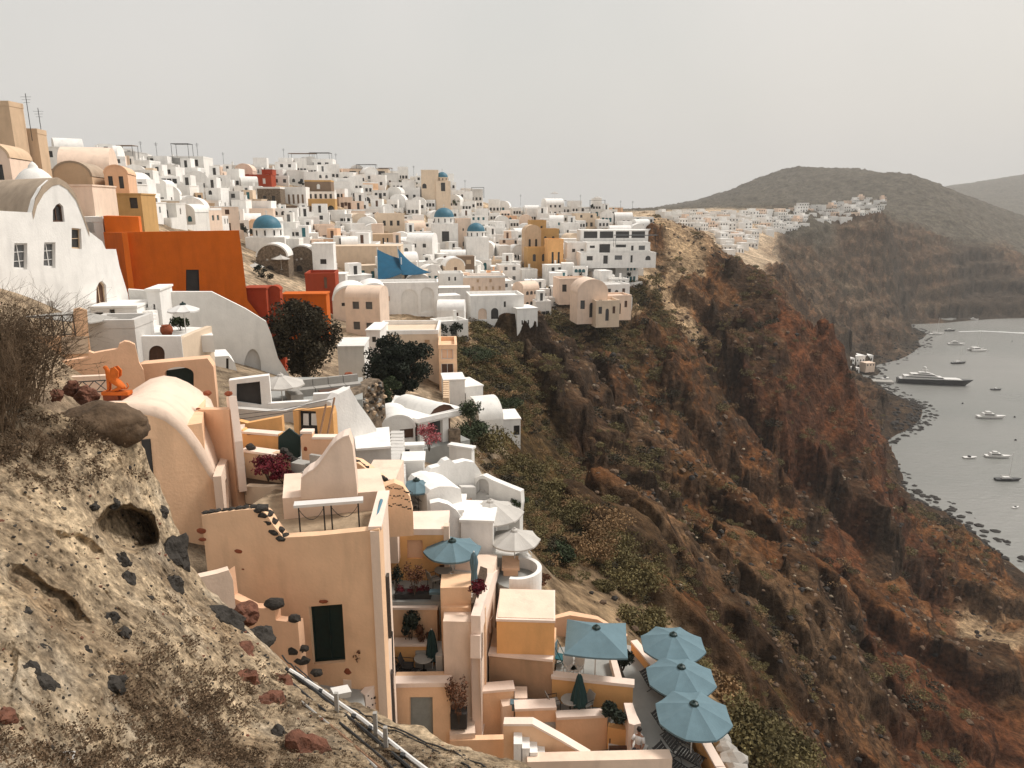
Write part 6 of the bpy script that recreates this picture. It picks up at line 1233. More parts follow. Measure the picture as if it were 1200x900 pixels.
for i, a in enumerate(((622, 640, 258, 275, 235, 'ochre2'), (632, 655, 268, 290, 226, 'ochre2'), (615, 634, 272, 292, 222, 'tan'), (642, 660, 280, 318, 208, 'ochre'), (618, 645, 290, 309, 212, 'ochre2'))):
    gh(['topmost ochre stone house of the ruined ochre cluster', 'right ochre house with stair slope in the ochre cluster', 'left tan house with arched openings in the ochre cluster', 'tall bright ochre block with two windows beside the white steps', 'low ochre house with two arches under the ochre cluster'][i], a[0], a[1], a[2], a[3], a[4], 5, 10, a[5], 'flatp' if i != 2 else 'vault', W_(2, .15, .6, .1, .9, .35, 'a' if i in (1, 2, 4) else 'r'), name='ochre_house')
for i, a in enumerate(((676, 712, 343, 372, 168, 'pinkish'), (708, 738, 333, 350, 182, 'white'), (712, 740, 346, 368, 172, 'pinkish'), (698, 726, 352, 376, 166, 'cream'), (655, 690, 326, 350, 184, 'pinkish'))):
    gh(['peach house with vaulted roof at the left of the cliff pink cluster', 'white house with blue doors topping the cliff pink cluster', 'pink house with dark arch at the right of the cliff pink cluster', 'cream house with two windows lowest in the cliff pink cluster', 'pink house with orange awning above the cliff pink cluster'][i], a[0], a[1], a[2], a[3], a[4], 6, 12, a[5], found=1.5, roof='vault' if i == 0 else 'flatp', wins=[(.1, .25, .35, .7, 'r', 'dark'), (.4, .55, .0, .6, 'a', 'dark'), (.7, .82, .35, .7, 'r', 'brownwood' if i else 'dark')], name='pink_house' if a[5] == 'pinkish' else ('white_house' if a[5] == 'white' else 'cream_house'))
gh('flat white skyline building with dark terrace windows at the upper left', 176, 238, 183, 196, 196, 8, 5, 'white2', 'flatp', [(.03, .14, .1, .8, 'r', 'dark'), (.2, .3, .1, .8, 'r', 'dark'), (.36, .62, .1, .85, 'r', 'dark'), (.68, .9, .1, .7, 'r', 'dark')], name='terrace_restaurant', cat='restaurant')
gh('pale plain house at the left end of the skyline', 119, 160, 178, 198, 190, 8, 5, 'greywhite', 'flat', [(.45, .6, .3, .65, 'r', 'dark'), (.3, .4, .7, .85, 'r', 'oldbrown')])
gh('white skyline house with a roof terrace awning', 333, 390, 186, 200, 262, 8, 5, 'white', 'flatp', W_(3, .2, .7, .5, .95, .5), name='white_house')
gh('skyline cafe building with dark flat awning roof', 406, 455, 198, 210, 270, 7, 5, 'cream', 'flat', W_(4, .1, .8, .05, .95, .7), cop='oldbrown', name='cafe', cat='cafe')
def canopy(label, px, py, Y, w_, d_, h_, m_, name='roof_canopy'):
    v = Q(px, py, Y); t = thing(name, label, 'canopy', v); MB().box(-w_ / 2, w_ / 2, -d_ / 2, d_ / 2, h_, h_ + .12).build('top', M[m_], t)
    for x in (-w_ / 2 + .1, w_ / 2 - .1):
        for y in (-d_ / 2 + .1, d_ / 2 - .1): MB().tube([(x, y, -2), (x, y, h_)], .06, 4).build('post', M['iron'], t)
    return t
canopy('dark peaked awning over the white skyline roof terrace', 355, 187, 261, 9, 4, 1.9, 'oldbrown'); canopy('second dark awning on the skyline roof terrace', 376, 187, 262, 7, 4, 2.1, 'iron'); canopy('small dark awning on the skyline restaurant roof', 214, 180, 197, 4.5, 3, 2.3, 'iron')
canopy('black flat pergola on top of the cliff edge hotel', 745, 281, 208, 12, 4, 1.2, 'iron')
for i, (x, y, Y_, w_, l_) in enumerate(((430, 200, 272, 7, 'thin dark awning left on the central skyline'), (452, 204, 275, 5, 'small dark awning right of the skyline cafe'), (700, 241, 292, 6, 'dark awning on the right skyline roofs'), (655, 241, 310, 6, 'dark awning left on the right skyline roofs'), (560, 226, 300, 5, 'tiny dark awning right of the skyline blue dome'), (150, 181, 188, 4, 'small dark awning above the left skyline house'))): canopy(l_, x, y, Y_, w_, 3, 2.0, 'oldbrown' if i % 2 else 'iron')
for i, (x, y, Y_, h_) in enumerate(((36, 152, 72, 3.2), (50, 165, 74, 3.0), (166, 182, 195, 3.5), (184, 182, 195, 3.2), (232, 184, 197, 3.5), (262, 190, 240, 3), (333, 188, 262, 4), (394, 192, 262, 3.5), (485, 206, 268, 3.5), (545, 222, 280, 3.5), (610, 238, 310, 3.5), (680, 240, 300, 4), (727, 246, 288, 3.6), (741, 248, 286, 4))):
    v = Q(x, y, Y_); t = thing('antenna', 'x', 'antenna', v, 0, 'antennas on the skyline roofs'); MB().tube([(0, 0, -1), (0, 0, h_)], .05 if Y_ > 100 else .03, 4).build('mast', M['iron'], t); c_ = MB()
    for k in range(3): c_.tube([(-.5 + k * .1, 0, h_ - .3 - k * .25), (.5 - k * .1, 0, h_ - .3 - k * .25)], .03 if Y_ > 100 else .015, 4)
    c_.build('crossbar', M['iron'], t); t['label'] = f'thin roof antenna on the skyline, {["first", "second", "third", "fourth", "fifth", "sixth", "seventh", "eighth", "ninth", "tenth", "eleventh", "twelfth", "thirteenth", "fourteenth"][i]} from the left'
# blue sails
sl_t = home('pair of dark blue triangular sail awnings with raised corners', 'sail awning', Q(465, 327, 146), 'sail_awning')
def sail(a, b, c, d=None, n=10, sag=.55):
    c_ = [Vector(x) for x in (a, b, c, d)]; m_ = MB()
    for i in range(n + 1):
        for j in range(n + 1):
            u_, v_ = i / n, j / n; p = c_[0].lerp(c_[1], u_).lerp(c_[3].lerp(c_[2], u_), v_); s_ = math.sin(math.pi * u_) * .8 + math.sin(math.pi * v_) * .8
            m_.v.append(tuple(p - Vector((0, 0, sag * .5 * s_))))
    for i in range(n):
        for j in range(n): k = i * (n + 1) + j; m_.f.append((k, k + 1, k + n + 2, k + n + 1))
    k0 = len(m_.v); m_.v += [(x, y, z - .04) for x, y, z in m_.v]; m_.f += [tuple(i + k0 for i in f[::-1]) for f in m_.f]; return m_
sail(Q(442, 292, 148), Q(470, 303, 150), Q(472, 320, 140), Q(443, 328, 140)).build('sail', M['sail'], sl_t, smooth=True, world=True)
sail(Q(466, 291, 150), Q(484, 309, 149), Q(505, 319, 142), Q(471, 322, 141)).build('sail', M['sail'], sl_t, smooth=True, world=True)
for p in ((442, 292, 148), (466, 291, 150), (470, 304, 145)): v = Q(*p); MB().tube([v + Vector((0, 0, .4)), v - Vector((0, 0, 6.5))], .12, 5).build('pole', M['pole'], sl_t, world=True)
for i, (x, y, Y_) in enumerate(((300, 326, 128), (505, 318, 160), (330, 316, 133), (650, 232, 330), (700, 238, 300))):
    closed_parasol if i == 0 else None
    parasol(['white folded looking parasol left of the deep red block', 'cream parasol beside the right end of the blue sail', 'small white parasol between the rubble arches', 'tiny parasol on the skyline near the centre', 'tiny parasol on the skyline right part'][i], Q(x, y, Y_), Q(x, y, Y_).z + 2.6, 1.7, 6, 'umbgrey', drop=.6)

# ================================================================= THE TOWN: filling houses
MARK = [(310, 257, 'lowest left blue dome'), (523, 246, 'central blue dome'), (560, 267, 'small low blue dome'), (520, 198, 'skyline blue dome'), (470, 312, 'blue sail awning'), (375, 330, 'deep red block'), (338, 300, 'twin rubble arches'), (205, 300, 'bright orange house'), (375, 222, 'dark brown mansion'), (302, 205, 'red skyline mansion'), (637, 285, 'ochre cluster'), (725, 295, 'cliff edge hotel'), (707, 355, 'cliff pink cluster'), (565, 333, 'pink window row'), (583, 365, 'arched edge house'), (478, 400, 'cream house'), (205, 188, 'skyline restaurant'), (495, 350, 'long arched building'), (455, 258, 'cream arched house'), (430, 204, 'skyline cafe'), (130, 215, 'round terracotta front'), (690, 242, 'right skyline'), (600, 250, 'central skyline gap')]
ORD = ['nearest', 'second nearest', 'third nearest', 'fourth nearest', 'fifth nearest', 'sixth nearest', 'seventh nearest', 'eighth nearest', 'ninth nearest', 'tenth nearest', 'eleventh nearest', 'twelfth nearest', 'thirteenth nearest', 'fourteenth nearest', 'fifteenth nearest', 'sixteenth nearest']
def relabel(items, marks=MARK):                  # items: (obj, px, py, look)
    g = {}
    for o, x, y, look in items:
        m_ = min(marks, key=lambda q: (q[0] - x) ** 2 + (1.6 * (q[1] - y)) ** 2); dx, dy = x - m_[0], (y - m_[1]) * 1.6
        side = ('right of' if dx > 0 else 'left of') if abs(dx) > abs(dy) else ('below' if dy > 0 else 'above')
        g.setdefault((side, m_[2], look), []).append((math.hypot(dx, dy), o))
    for (side, mk, look), l in g.items():
        l.sort(key=lambda q: q[0])
        for i, (_, o) in enumerate(l):
            if len(l) == 1: o['label'] = f'{look} {side} the {mk}'
            else: o['label'] = ' '.join(f'{look}, {ORD[min(i, 15)]} {side} {mk}'.replace('barrel vaulted', 'vaulted').split()[:16])
rnd = random.Random(21)
def inpoly(x, y, P_):
    c = False; n = len(P_)
    for i in range(n):
        a, b = P_[i], P_[(i + 1) % n]
        if (a[1] > y) != (b[1] > y) and x < (b[0] - a[0]) * (y - a[1]) / (b[1] - a[1]) + a[0]: c = not c
    return c
TOWN = [(55, 200), (120, 192), (200, 192), (300, 196), (350, 195), (400, 202), (460, 208), (500, 212), (560, 226), (600, 238), (660, 240), (740, 246), (766, 262), (768, 300), (745, 318), (742, 362), (690, 372), (672, 350), (640, 372), (622, 388), (560, 384), (545, 372), (548, 398), (520, 404), (440, 392), (400, 402), (395, 350), (310, 335), (292, 275), (170, 262), (110, 250), (60, 215)]
RES = [(290, 240, 336, 285, 150), (300, 283, 372, 342, 141), (389, 280, 505, 330, 150), (440, 330, 516, 392, 138), (508, 240, 574, 292, 212), (302, 198, 394, 250, 214), (543, 322, 616, 382, 152), (684, 266, 768, 308, 212), (614, 256, 662, 318, 215), (676, 335, 742, 372, 170), (176, 176, 240, 198, 197), (358, 318, 394, 342, 118), (510, 196, 530, 232, 262), (390, 346, 458, 378, 130), (441, 384, 537, 448, 78)]
cands = []
y = 190
while y < 404:
    dense = 4.6 + (y - 190) / 32.; x = 50 + rnd.random() * 12
    while x < 770:
        px_, py_ = x + rnd.uniform(-5, 5), y + rnd.uniform(-3, 3)
        if inpoly(px_, py_, TOWN): cands.append((px_, py_))
        x += 11 + rnd.random() * 6
    y += dense
placed = []; fills = []
rnd.shuffle(cands)
for px_, py_ in cands:
    v, t_ = hit(px_, py_, 60)
    if v is None or t_ > 420: continue
    w_ = rnd.choice([3.4, 4.0, 4.6, 5.2, 6.0, 7.0]) * .9 * (1 + .25 * min(1, max(0, (t_ - 150) / 120))); 
    sx_ = F * w_ / t_ / 2; bad = False
    for (a, b, c, d_, tt) in RES:
        if a - sx_ * .5 < px_ < c + sx_ * .5 and b - 1 < py_ < d_ + 10 and t_ < tt + 6: bad = True; break
    if bad: continue
    if any(math.hypot(v.x - q.x, (v.y - q.y) * .8) < (w_ + w2) * .335 for q, w2 in placed): continue
    placed.append((v, w_)); fills.append((px_, py_, t_, v, w_))
fills.sort(key=lambda q: q[2]); fills.sort(key=lambda q: q[2] / q[4]); rest = fills[340:]; fills = fills[:340]
items = []
for px_, py_, t_, v, w_ in fills:
    d_ = rnd.uniform(3.5, 6); h_ = rnd.choice([2.5, 2.7, 2.9, 3.2, 3.5, 4.6, 5.3]) if py_ > 205 else rnd.uniform(2.6, 3.6)
    k = rnd.random(); m_ = 'white' if k < .70 else 'white2' if k < .82 else 'pinkish' if k < .90 else 'cream' if k < .94 else 'greywhite' if k < .97 else rnd.choice(['salmon', 'ochre2', 'tan', 'peach'])
    ro = rnd.choices(['flatp', 'flat', 'vault', 'vaultx', 'dome'], [58, 20, 13, 8, 0])[0]
    if ro == 'vault': w_ = min(w_, 5.2); h_ = min(h_, 3.0)
    rz = R(rnd.choice([-8, 0, 5, 12, 20, 28, 35])); rows_ = 2 if h_ > 4.2 else 1; n_w = rnd.choice([1, 2, 2, 3]) if w_ < 6.5 else rnd.choice([2, 3, 4])
    pm = rnd.choice(['dark', 'dark', 'dark', 'brownwood', 'glassgrey', 'teal']); wins = []
    arched = rnd.random() < .25
    for r_ in range(rows_):
        for i in range(n_w):
            c = .12 + .76 * (i + .5) / n_w; hw_ = .45 / w_; isd = r_ == 0 and (i == rnd.randrange(n_w) or n_w == 1); z0 = (.0 if isd else 1.1 + r_ * 2.7) / h_; z1_ = (2.05 if isd else 2.15 + r_ * 2.7) / h_
            if isd: hw_ *= 1.1
            if z1_ > .9: z1_ = .9
            if z1_ - z0 > .12 and rnd.random() < .9: wins.append((c - hw_, c + hw_, z0, z1_, 'a' if arched else 'r', pm))
    if rnd.random() < .2 and rows_ == 1: wins = [(.2, .2 + min(.6, 2.4 / w_), 0, min(.86, 2.3 / h_), 'a', rnd.choice(['white2', 'greywhite', 'dark']))]
    sw_ = [(.3, .45, 1.1 / h_, min(.85, 2.1 / h_), 'r', pm)] + ([(.65, .8, 1.1 / h_, min(.85, 2.1 / h_), 'r', pm)] if d_ > 5 else [])
    look = {'white': 'white', 'white2': 'off white', 'pinkish': 'pale pink', 'cream': 'cream', 'greywhite': 'pale grey', 'salmon': 'salmon', 'ochre2': 'ochre', 'tan': 'tan', 'peach': 'peach'}[m_] + ' ' + {'flatp': 'parapet roofed', 'flat': 'flat roofed', 'vault': 'barrel vaulted', 'vaultx': 'cross vaulted', 'dome': 'domed'}[ro] + (' two storey' if rows_ == 2 else '') + ' house'
    if len(wins) == 1 and rows_ == 1 and rows_ != 2: look += ', one opening'
    elif arched: look += ' with arched windows'
    nm = {'white': 'white_house', 'white2': 'white_house', 'pinkish': 'pink_house', 'cream': 'cream_house', 'greywhite': 'grey_house', 'salmon': 'pink_house', 'ochre2': 'ochre_house', 'tan': 'ochre_house', 'peach': 'peach_house'}[m_]
    t = house('x', 'house', v - Vector((0, 0, .3)), w_, d_, h_, rz, m_, ro, wins, sw_, group='houses of the town on the slope', name=nm, chimney=rnd.random() < .3, cop='white' if rnd.random() < .5 else None)
    if rnd.random() < .7:                       # walled yard in front, a step lower
        a, b = rnd.uniform(1.5, 3), rnd.uniform(.8, 1.05) * w_ / 2; c = MB(); c.box(-b, b, -a, -.01, -4, -.25); c.build('yard', M['white2'], t)
        c = MB(); c.box(-b, b, -a - .15, -a + .05, -4.2, .6); c.box(b - .15, b + .05, -a + .05, -.02, -4.2, .6); c.build('yard_wall', M[m_], t)
    if rnd.random() < .3 and ro in ('flatp', 'flat'):
        q = rnd.uniform(.35, .6) * w_ / 2; x = rnd.uniform(-.3, .3) * w_; MB().box(x - q, x + q, d_ * .4, d_ * .95, h_ - .3, h_ + 2.3).build('roof_room', M[m_], t); MB().box(x - .35, x + .35, d_ * .4 - .05, d_ * .4 - .01, h_ - .1, h_ + 1.8).build('door', M[pm], t)
    items.append((t, px_, py_, look))
relabel(items)
print('town houses', len(items), len(rest))
if rest:
    b_ = MB(); w2_ = MB(); 
    for px_, py_, t_, v, w_ in rest:
        h_ = rnd.choice([2.8, 3.2, 3.6, 5.2]); d_ = 4.5; a_ = R(rnd.choice([0, 10, 20])); c_, s_ = math.cos(a_), math.sin(a_); n0 = len(b_.f)
        T_ = lambda L_: [(v.x + c_ * x - s_ * y, v.y + s_ * x + c_ * y, v.z + z) for x, y, z in L_]
        b_.add(T_(bx(-w_ / 2, w_ / 2, 0, d_, -4, h_)), BXF)
    for k_, (px_, py_, t_, v, w_) in enumerate(rest):
        o8 = b_.v[k_ * 8:(k_ + 1) * 8]; A_, B_ = Vector(o8[0]), Vector(o8[1]); u_ = (B_ - A_).normalized(); n_v = Vector((u_.y, -u_.x, 0))
        for q_ in (.2, .5, .8):
            p_ = A_.lerp(B_, q_) + n_v * .04; p_.z = v.z + .9; w2_.add([tuple(p_ - u_ * .4), tuple(p_ + u_ * .4), tuple(p_ + u_ * .4 + Vector((0, 0, 1.1))), tuple(p_ - u_ * .4 + Vector((0, 0, 1.1)))], [(0, 1, 2, 3)])
    nw = len(b_.f); b_.add(w2_.v, w2_.f); o_ = b_.build('distant_houses', M['white']); o_.data.materials.append(M['dark'])
    for i in range(nw, len(b_.f)): o_.data.polygons[i].material_index = 1
    tag(o_, 'smallest remaining houses packed along the town skyline', 'houses', kind='stuff')
# plants and small things among the houses
pl = []
for i in range(46):
    for _ in range(30):
        px_, py_ = rnd.uniform(290, 760), rnd.uniform(215, 400)
        if inpoly(px_, py_, TOWN): break
    v, t_ = hit(px_, py_, 60)
    if v is None: continue
    m_ = rnd.choice(['green', 'leafdark', 'leafolive']); t = shrub('x', v + Vector((0, -2.5, .3)), rnd.uniform(.7, 1.5), rnd.uniform(1.2, 2.6), m_, 220, .2, 'garden shrubs among the town houses', seed=200 + i, stems=5, name='garden_shrub')
    pl.append((t, px_, py_, {'green': 'green', 'leafdark': 'dark green', 'leafolive': 'brownish green'}[m_] + ' garden shrub'))
relabel(pl)
# ================================================================= THE FAR VILLAGE ON THE RIDGE
def far_house(v, w_, d_, h_, rz, m_, label, cut=0):
    b = MB(); b.box(-w_ / 2, w_ / 2, 0, d_, -4, h_)
    if cut: b.box(-w_ * .3, w_ * .2, d_ * .3, d_ * .9, h_, h_ + 2.4)
    nf = len(b.f); ws_ = max(2, int(w_ / 2.6))
    for i in range(ws_):
        x = -w_ / 2 + w_ * (i + .5) / ws_; z = .9 if rnd.random() < .7 else 0; b.box(x - .5, x + .5, -.05, .1, z, 2.1)
        if h_ > 5: b.box(x - .5, x + .5, -.05, .1, 3.6, 4.9)
    b.box(w_ / 2 - .1, w_ / 2 + .05, d_ * .3, d_ * .55, .8, 2.1)
    o = b.build('far_house', M[m_]); o.data.materials.append(M['dark'])
    for i in range(nf, len(b.f)): o.data.polygons[i].material_index = 1
    o.location = v; o.rotation_euler.z = rz; return tag(o, label, 'house', 'white houses of the far village on the ridge')
FAR = [(770, 250), (830, 248), (890, 252), (960, 240), (1045, 230), (1040, 246), (990, 262), (930, 272), (900, 280), (870, 298), (855, 300), (838, 276), (800, 272), (775, 266)]
FM = [(790, 256, 'far village left tip'), (830, 262, 'far village left part'), (865, 285, 'far village lower tongue'), (900, 262, 'far village middle'), (945, 258, 'far village right half'), (1000, 248, 'far village upper right'), (1035, 238, 'far village highest corner')]
fi = []; pf = []; y = 232
while y < 302:
    x = 770 + rnd.random() * 6
    while x < 1046:
        px_, py_ = x + rnd.uniform(-3, 3), y + rnd.uniform(-1.5, 1.5)
        if inpoly(px_, py_, FAR):
            v, t_ = hit(px_, py_, 300, 1400)
            if v is not None and t_ > 330 and not any(math.hypot(v.x - q.x, v.y - q.y) < 7 for q in pf): pf.append(v); fi.append((px_, py_, v))
        x += 8.5
    y += 3.4
rnd.shuffle(fi)
fo_, fst = fi[:118], fi[118:]; its = []
for px_, py_, v in fo_:
    k = rnd.random(); m_ = 'white' if k < .75 else 'white2' if k < .9 else 'pinkish'; h_ = rnd.choice([3.2, 3.6, 6.2]); sc = rnd.uniform(1, 1.4); cut = rnd.random() < .35
    o = far_house(v, rnd.uniform(5.5, 10) * sc, 7, h_, R(rnd.uniform(-10, 40)), m_, 'x', cut); its.append((o, px_, py_, ('small ' if h_ < 5 else 'two storey ') + {'white': 'white', 'white2': 'off white', 'pinkish': 'pale pink'}[m_] + (' stepped' if cut else ' box') + ' house'))
g_ = {}
for o, x, y, look in its:
    m_ = min(FM, key=lambda q: (q[0] - x) ** 2 + (2 * (q[1] - y)) ** 2); g_.setdefault((look, m_[2]), []).append((x, o))
NUMW = ['first', 'second', 'third', 'fourth', 'fifth', 'sixth', 'seventh', 'eighth', 'ninth', 'tenth', 'eleventh', 'twelfth', 'thirteenth', 'fourteenth', 'fifteenth', 'sixteenth', 'seventeenth', 'eighteenth', 'nineteenth', 'twentieth', 'twenty first', 'twenty second', 'twenty third']
for (look, mk), l in g_.items():
    l.sort(key=lambda q: q[0])
    for i, (_, o) in enumerate(l): o['label'] = f'{look}, {NUMW[min(i, 22)]} from left in {mk}' if len(l) > 1 else f'only {look} in the {mk}'
b = MB()
for px_, py_, v in fst:
    w_, d_, h_ = rnd.uniform(5, 9), 6, rnd.choice([3, 3.5, 5.5]); c, s_ = math.cos(.3), math.sin(.3)
    for (x0, x1, y0, y1, z0, z1_) in ((-w_ / 2, w_ / 2, 0, d_, -4, h_),):
        b.add([(v.x + c * x - s_ * y, v.y + s_ * x + c * y, v.z + z) for x, y, z in bx(x0, x1, y0, y1, z0, z1_)], BXF)
if fst: tag(b.build('distant_houses', M['white']), 'remaining tiny white houses packed into the far village', 'houses', kind='stuff')
print('far houses', len(fo_), len(fst))
# harbour below
for i, (x, y, Y_, w_, d_, h_, m_) in enumerate(((993, 430, 500, 12, 8, 6, 'white'), (1003, 425, 520, 16, 10, 5, 'white'), (1014, 423, 530, 14, 10, 4, 'white'), (1000, 438, 490, 10, 6, 4, 'white2'), (1020, 430, 515, 8, 6, 3, 'pinkish'))):
    v = Q(x, y, Y_); v.z = max(1.5, min(v.z, 9)); far = far_house(v, w_, d_, h_, .3, m_, ['leftmost white harbour house at the foot of the cliffs', 'largest white harbour house with flat roof', 'white harbour house nearest the dark headland', 'lower off white harbour house beside the quay', 'pale pink harbour shed at the right of the quay houses'][i])
    far['group'] = 'harbour houses'; far.name = 'harbour_house'
for i, (a, b_, Y_, nm) in enumerate((((1008, 446), (1048, 448), 480, 'upper long concrete quay reaching into the bay'), ((1015, 456), (1042, 457), 465, 'lower short concrete quay with pale deck'))):
    A_, B_ = H(*a, -118.6), H(*b_, -118.6); f_ = Fr(A_, B_); o = MB(); boxf(o, f_, 0, f_.len, 0, 7 if i == 0 else 4, -4, 1.4); tag(o.build('quay', M['cushion']), nm, 'quay')
# boats
def hull(L_, B_, Hh, m_, flare=.25, n=12):
    o = MB(); rows_ = []
    for i in range(n + 1):
        f_ = i / n; x = (f_ - .5) * L_; wv = B_ / 2 * (min(1, (1 - f_) * 2.6) ** .6) * (.85 + .15 * min(1, f_ * 4)); sheer = Hh * (.85 + .35 * f_ * f_)
        rows_.append([(x + .10 * L_ * (f_ ** 3), -wv, sheer), (x, -wv * .75, .15 * Hh), (x, 0, -.35 * Hh), (x, wv * .75, .15 * Hh), (x + .10 * L_ * (f_ ** 3), wv, sheer)])
    for r_ in rows_: o.v += r_
    for i in range(n):
        for j in range(4): a = i * 5 + j; o.f.append((a, a + 5, a + 6, a + 1))
        o.f.append((i * 5, i * 5 + 4, i * 5 + 9, i * 5 + 5))
    o.f.append((0, 1, 2, 3, 4)); return o
def boat(kind, label, px, py, L_, rz, dark=False, mast=True, group=None):
    v = H(px, py, -120); t = thing(kind, label, {'sailing_boat': 'sailboat', 'catamaran': 'catamaran', 'motor_boat': 'motorboat', 'dinghy': 'dinghy', 'yacht': 'yacht'}[kind], (v.x, v.y, 0), R(rz), group); hm_ = 'hulldark' if dark else 'hull'
    if kind == 'sailing_boat':
        hull(L_, L_ * .28, L_ * .10, hm_).build('hull', M[hm_], t); MB().panel([(-L_ * .25, L_ * .1), (L_ * .18, L_ * .11), (L_ * .08, L_ * .17), (-L_ * .2, L_ * .17)], [], -L_ * .08, L_ * .08).build('cabin', M['hull'], t)
        MB().tube([(L_ * .08, 0, L_ * .1), (L_ * .08, 0, L_ * 1.25)], [.14, .08], 5).build('mast', M['pole'], t); MB().tube([(L_ * .08, 0, L_ * .24), (-L_ * .32, 0, L_ * .23)], .13, 5).build('boom', M['umbgrey'], t)
    elif kind == 'catamaran':
        for s_ in (-1, 1): h_ = hull(L_, L_ * .14, L_ * .11, hm_); h_.v = [(a, b + s_ * L_ * .2, c) for a, b, c in h_.v]; h_.build('hull', M[hm_], t)
        MB().box(-L_ * .38, L_ * .2, -L_ * .2, L_ * .2, L_ * .07, L_ * .12).build('deck', M['hull'], t); c = MB().panel([(-L_ * .36, L_ * .12), (L_ * .16, L_ * .12), (L_ * .05, L_ * .23), (-L_ * .36, L_ * .23)], [], -L_ * .17, L_ * .17).build('cabin', M['hull'], t)
        MB().box(-L_ * .3, L_ * .07, -L_ * .175, L_ * .175, L_ * .15, L_ * .19).build('window', M['dark'], c)
        if mast: MB().tube([(L_ * .03, 0, L_ * .2), (L_ * .03, 0, L_ * 1.3)], [.15, .08], 5).build('mast', M['pole'], t)
    elif kind == 'motor_boat':
        hull(L_, L_ * .28, L_ * .11, hm_).build('hull', M[hm_], t); c = MB().panel([(-L_ * .34, L_ * .1), (L_ * .22, L_ * .12), (L_ * .1, L_ * .21), (-L_ * .3, L_ * .21)], [], -L_ * .1, L_ * .1).build('cabin', M['hull'], t); MB().box(-L_ * .26, L_ * .1, -L_ * .105, L_ * .105, L_ * .14, L_ * .18).build('window', M['dark'], c)
        MB().panel([(-L_ * .2, L_ * .215), (L_ * .03, L_ * .215), (-.02 * L_, L_ * .28), (-L_ * .2, L_ * .28)], [], -L_ * .07, L_ * .07).build('flybridge', M['hull'], t)
    elif kind == 'dinghy':
        hull(L_, L_ * .38, L_ * .13, hm_).build('hull', M[hm_], t); MB().box(-L_ * .1, L_ * .05, -L_ * .12, L_ * .12, L_ * .1, L_ * .22).build('console', M['hull'] if dark else M['hulldark'], t)
    elif kind == 'yacht':
        hull(L_, L_ * .18, L_ * .085, 'hulldark', n=20).build('hull', M['hulldark'], t)
        MB().panel([(-L_ * .47, L_ * .075), (L_ * .42, L_ * .098), (L_ * .36, L_ * .108), (-L_ * .44, L_ * .09)], [], -L_ * .07, L_ * .07).build('deck', M['hull'], t)
        for (x0, x1, z0, z1_, b_) in ((-.42, .20, .09, .128, .065), (-.32, .08, .13, .165, .055), (-.2, 0, .167, .19, .04)):
            c = MB().panel([(x0 * L_, z0 * L_), (x1 * L_, z0 * L_), ((x1 - .07) * L_, z1_ * L_), (x0 * L_, z1_ * L_)], [], -b_ * L_, b_ * L_).build('superstructure', M['hull'], t)
            MB().panel([((x0 + .03) * L_, (z0 * .55 + z1_ * .45) * L_), ((x1 - .045) * L_, (z0 * .55 + z1_ * .45) * L_), ((x1 - .06) * L_, (z0 * .2 + z1_ * .8) * L_), ((x0 + .03) * L_, (z0 * .2 + z1_ * .8) * L_)], [], -b_ * L_ - .06, b_ * L_ + .06).build('window', M['dark'], c)
        MB().tube([(-L_ * .1, 0, L_ * .19), (-L_ * .12, 0, L_ * .26)], .3, 6).box(-L_ * .15, -L_ * .07, -.5, .5, L_ * .22, L_ * .23).build('radar_mast', M['hull'], t); MB().lathe([(0.001, 1.4), (.9, 1.1), (1.2, .4), (.8, 0)], 12, (-L_ * .12, 0, L_ * .25)).build('radar_dome', M['hull'], t)
    return t
boat('yacht', 'large dark hulled luxury yacht with white superstructure moored off the quay', 1091, 450, 43, -14)
boat('sailing_boat', 'white sailboat with tall mast farthest left in the bay', 1097, 392, 13, 4); boat('motor_boat', 'dark little motorboat next to the farthest left sailboat', 1113, 388, 10, 5, True)
boat('motor_boat', 'white motorboat in the middle of the bay above the yacht bow', 1120, 404, 13, -8); boat('catamaran', 'white catamaran right of the white motorboat, far bay', 1145, 411, 13.5, 5)
boat('sailing_boat', 'dark hulled sailboat with thin mast just above the yacht', 1123, 426, 12, 12, True); boat('dinghy', 'small dark dinghy right of the yacht', 1167, 457, 6.5, 0, True)
boat('motor_boat', 'long white motor cruiser below the dinghy', 1160, 490, 14.5, -5); boat('motor_boat', 'white motor catamaran with bridge at the right side of the bay', 1168, 536, 11, -8)
boat('dinghy', 'small white open boat left of the motor catamaran', 1136, 537, 6, 0); boat('sailing_boat', 'dark wooden sailboat with short mast at the right edge', 1180, 563, 10.5, -3, True); boat('dinghy', 'tiny white dinghy low at the right edge', 1190, 595, 3.2, 20)
boat('dinghy', 'small pale tender moored between yacht stern and quay', 1037, 444, 6.5, 20); boat('motor_boat', 'tiny white boat by the far shore', 1141, 375, 9, 0)
for i, (x, y) in enumerate(((1128, 473), (1189, 489), (1190, 516), (1120, 362))):
    v = H(x, y, -120) if y > 380 else H(1186, 400, -120); o = MB().lathe([(0.001, .7), (.4, .5), (.6, 0), (.5, -.5)], 10).build('buoy', M['hulldark'], smooth=True); o.location = (v.x, v.y, 0.1); tag(o, ['dark mooring buoy just below the yacht bow', 'dark mooring buoy right of the long motor cruiser', 'dark mooring buoy above the motor catamaran', 'dark mooring buoy near the far wake'][i], 'buoy')
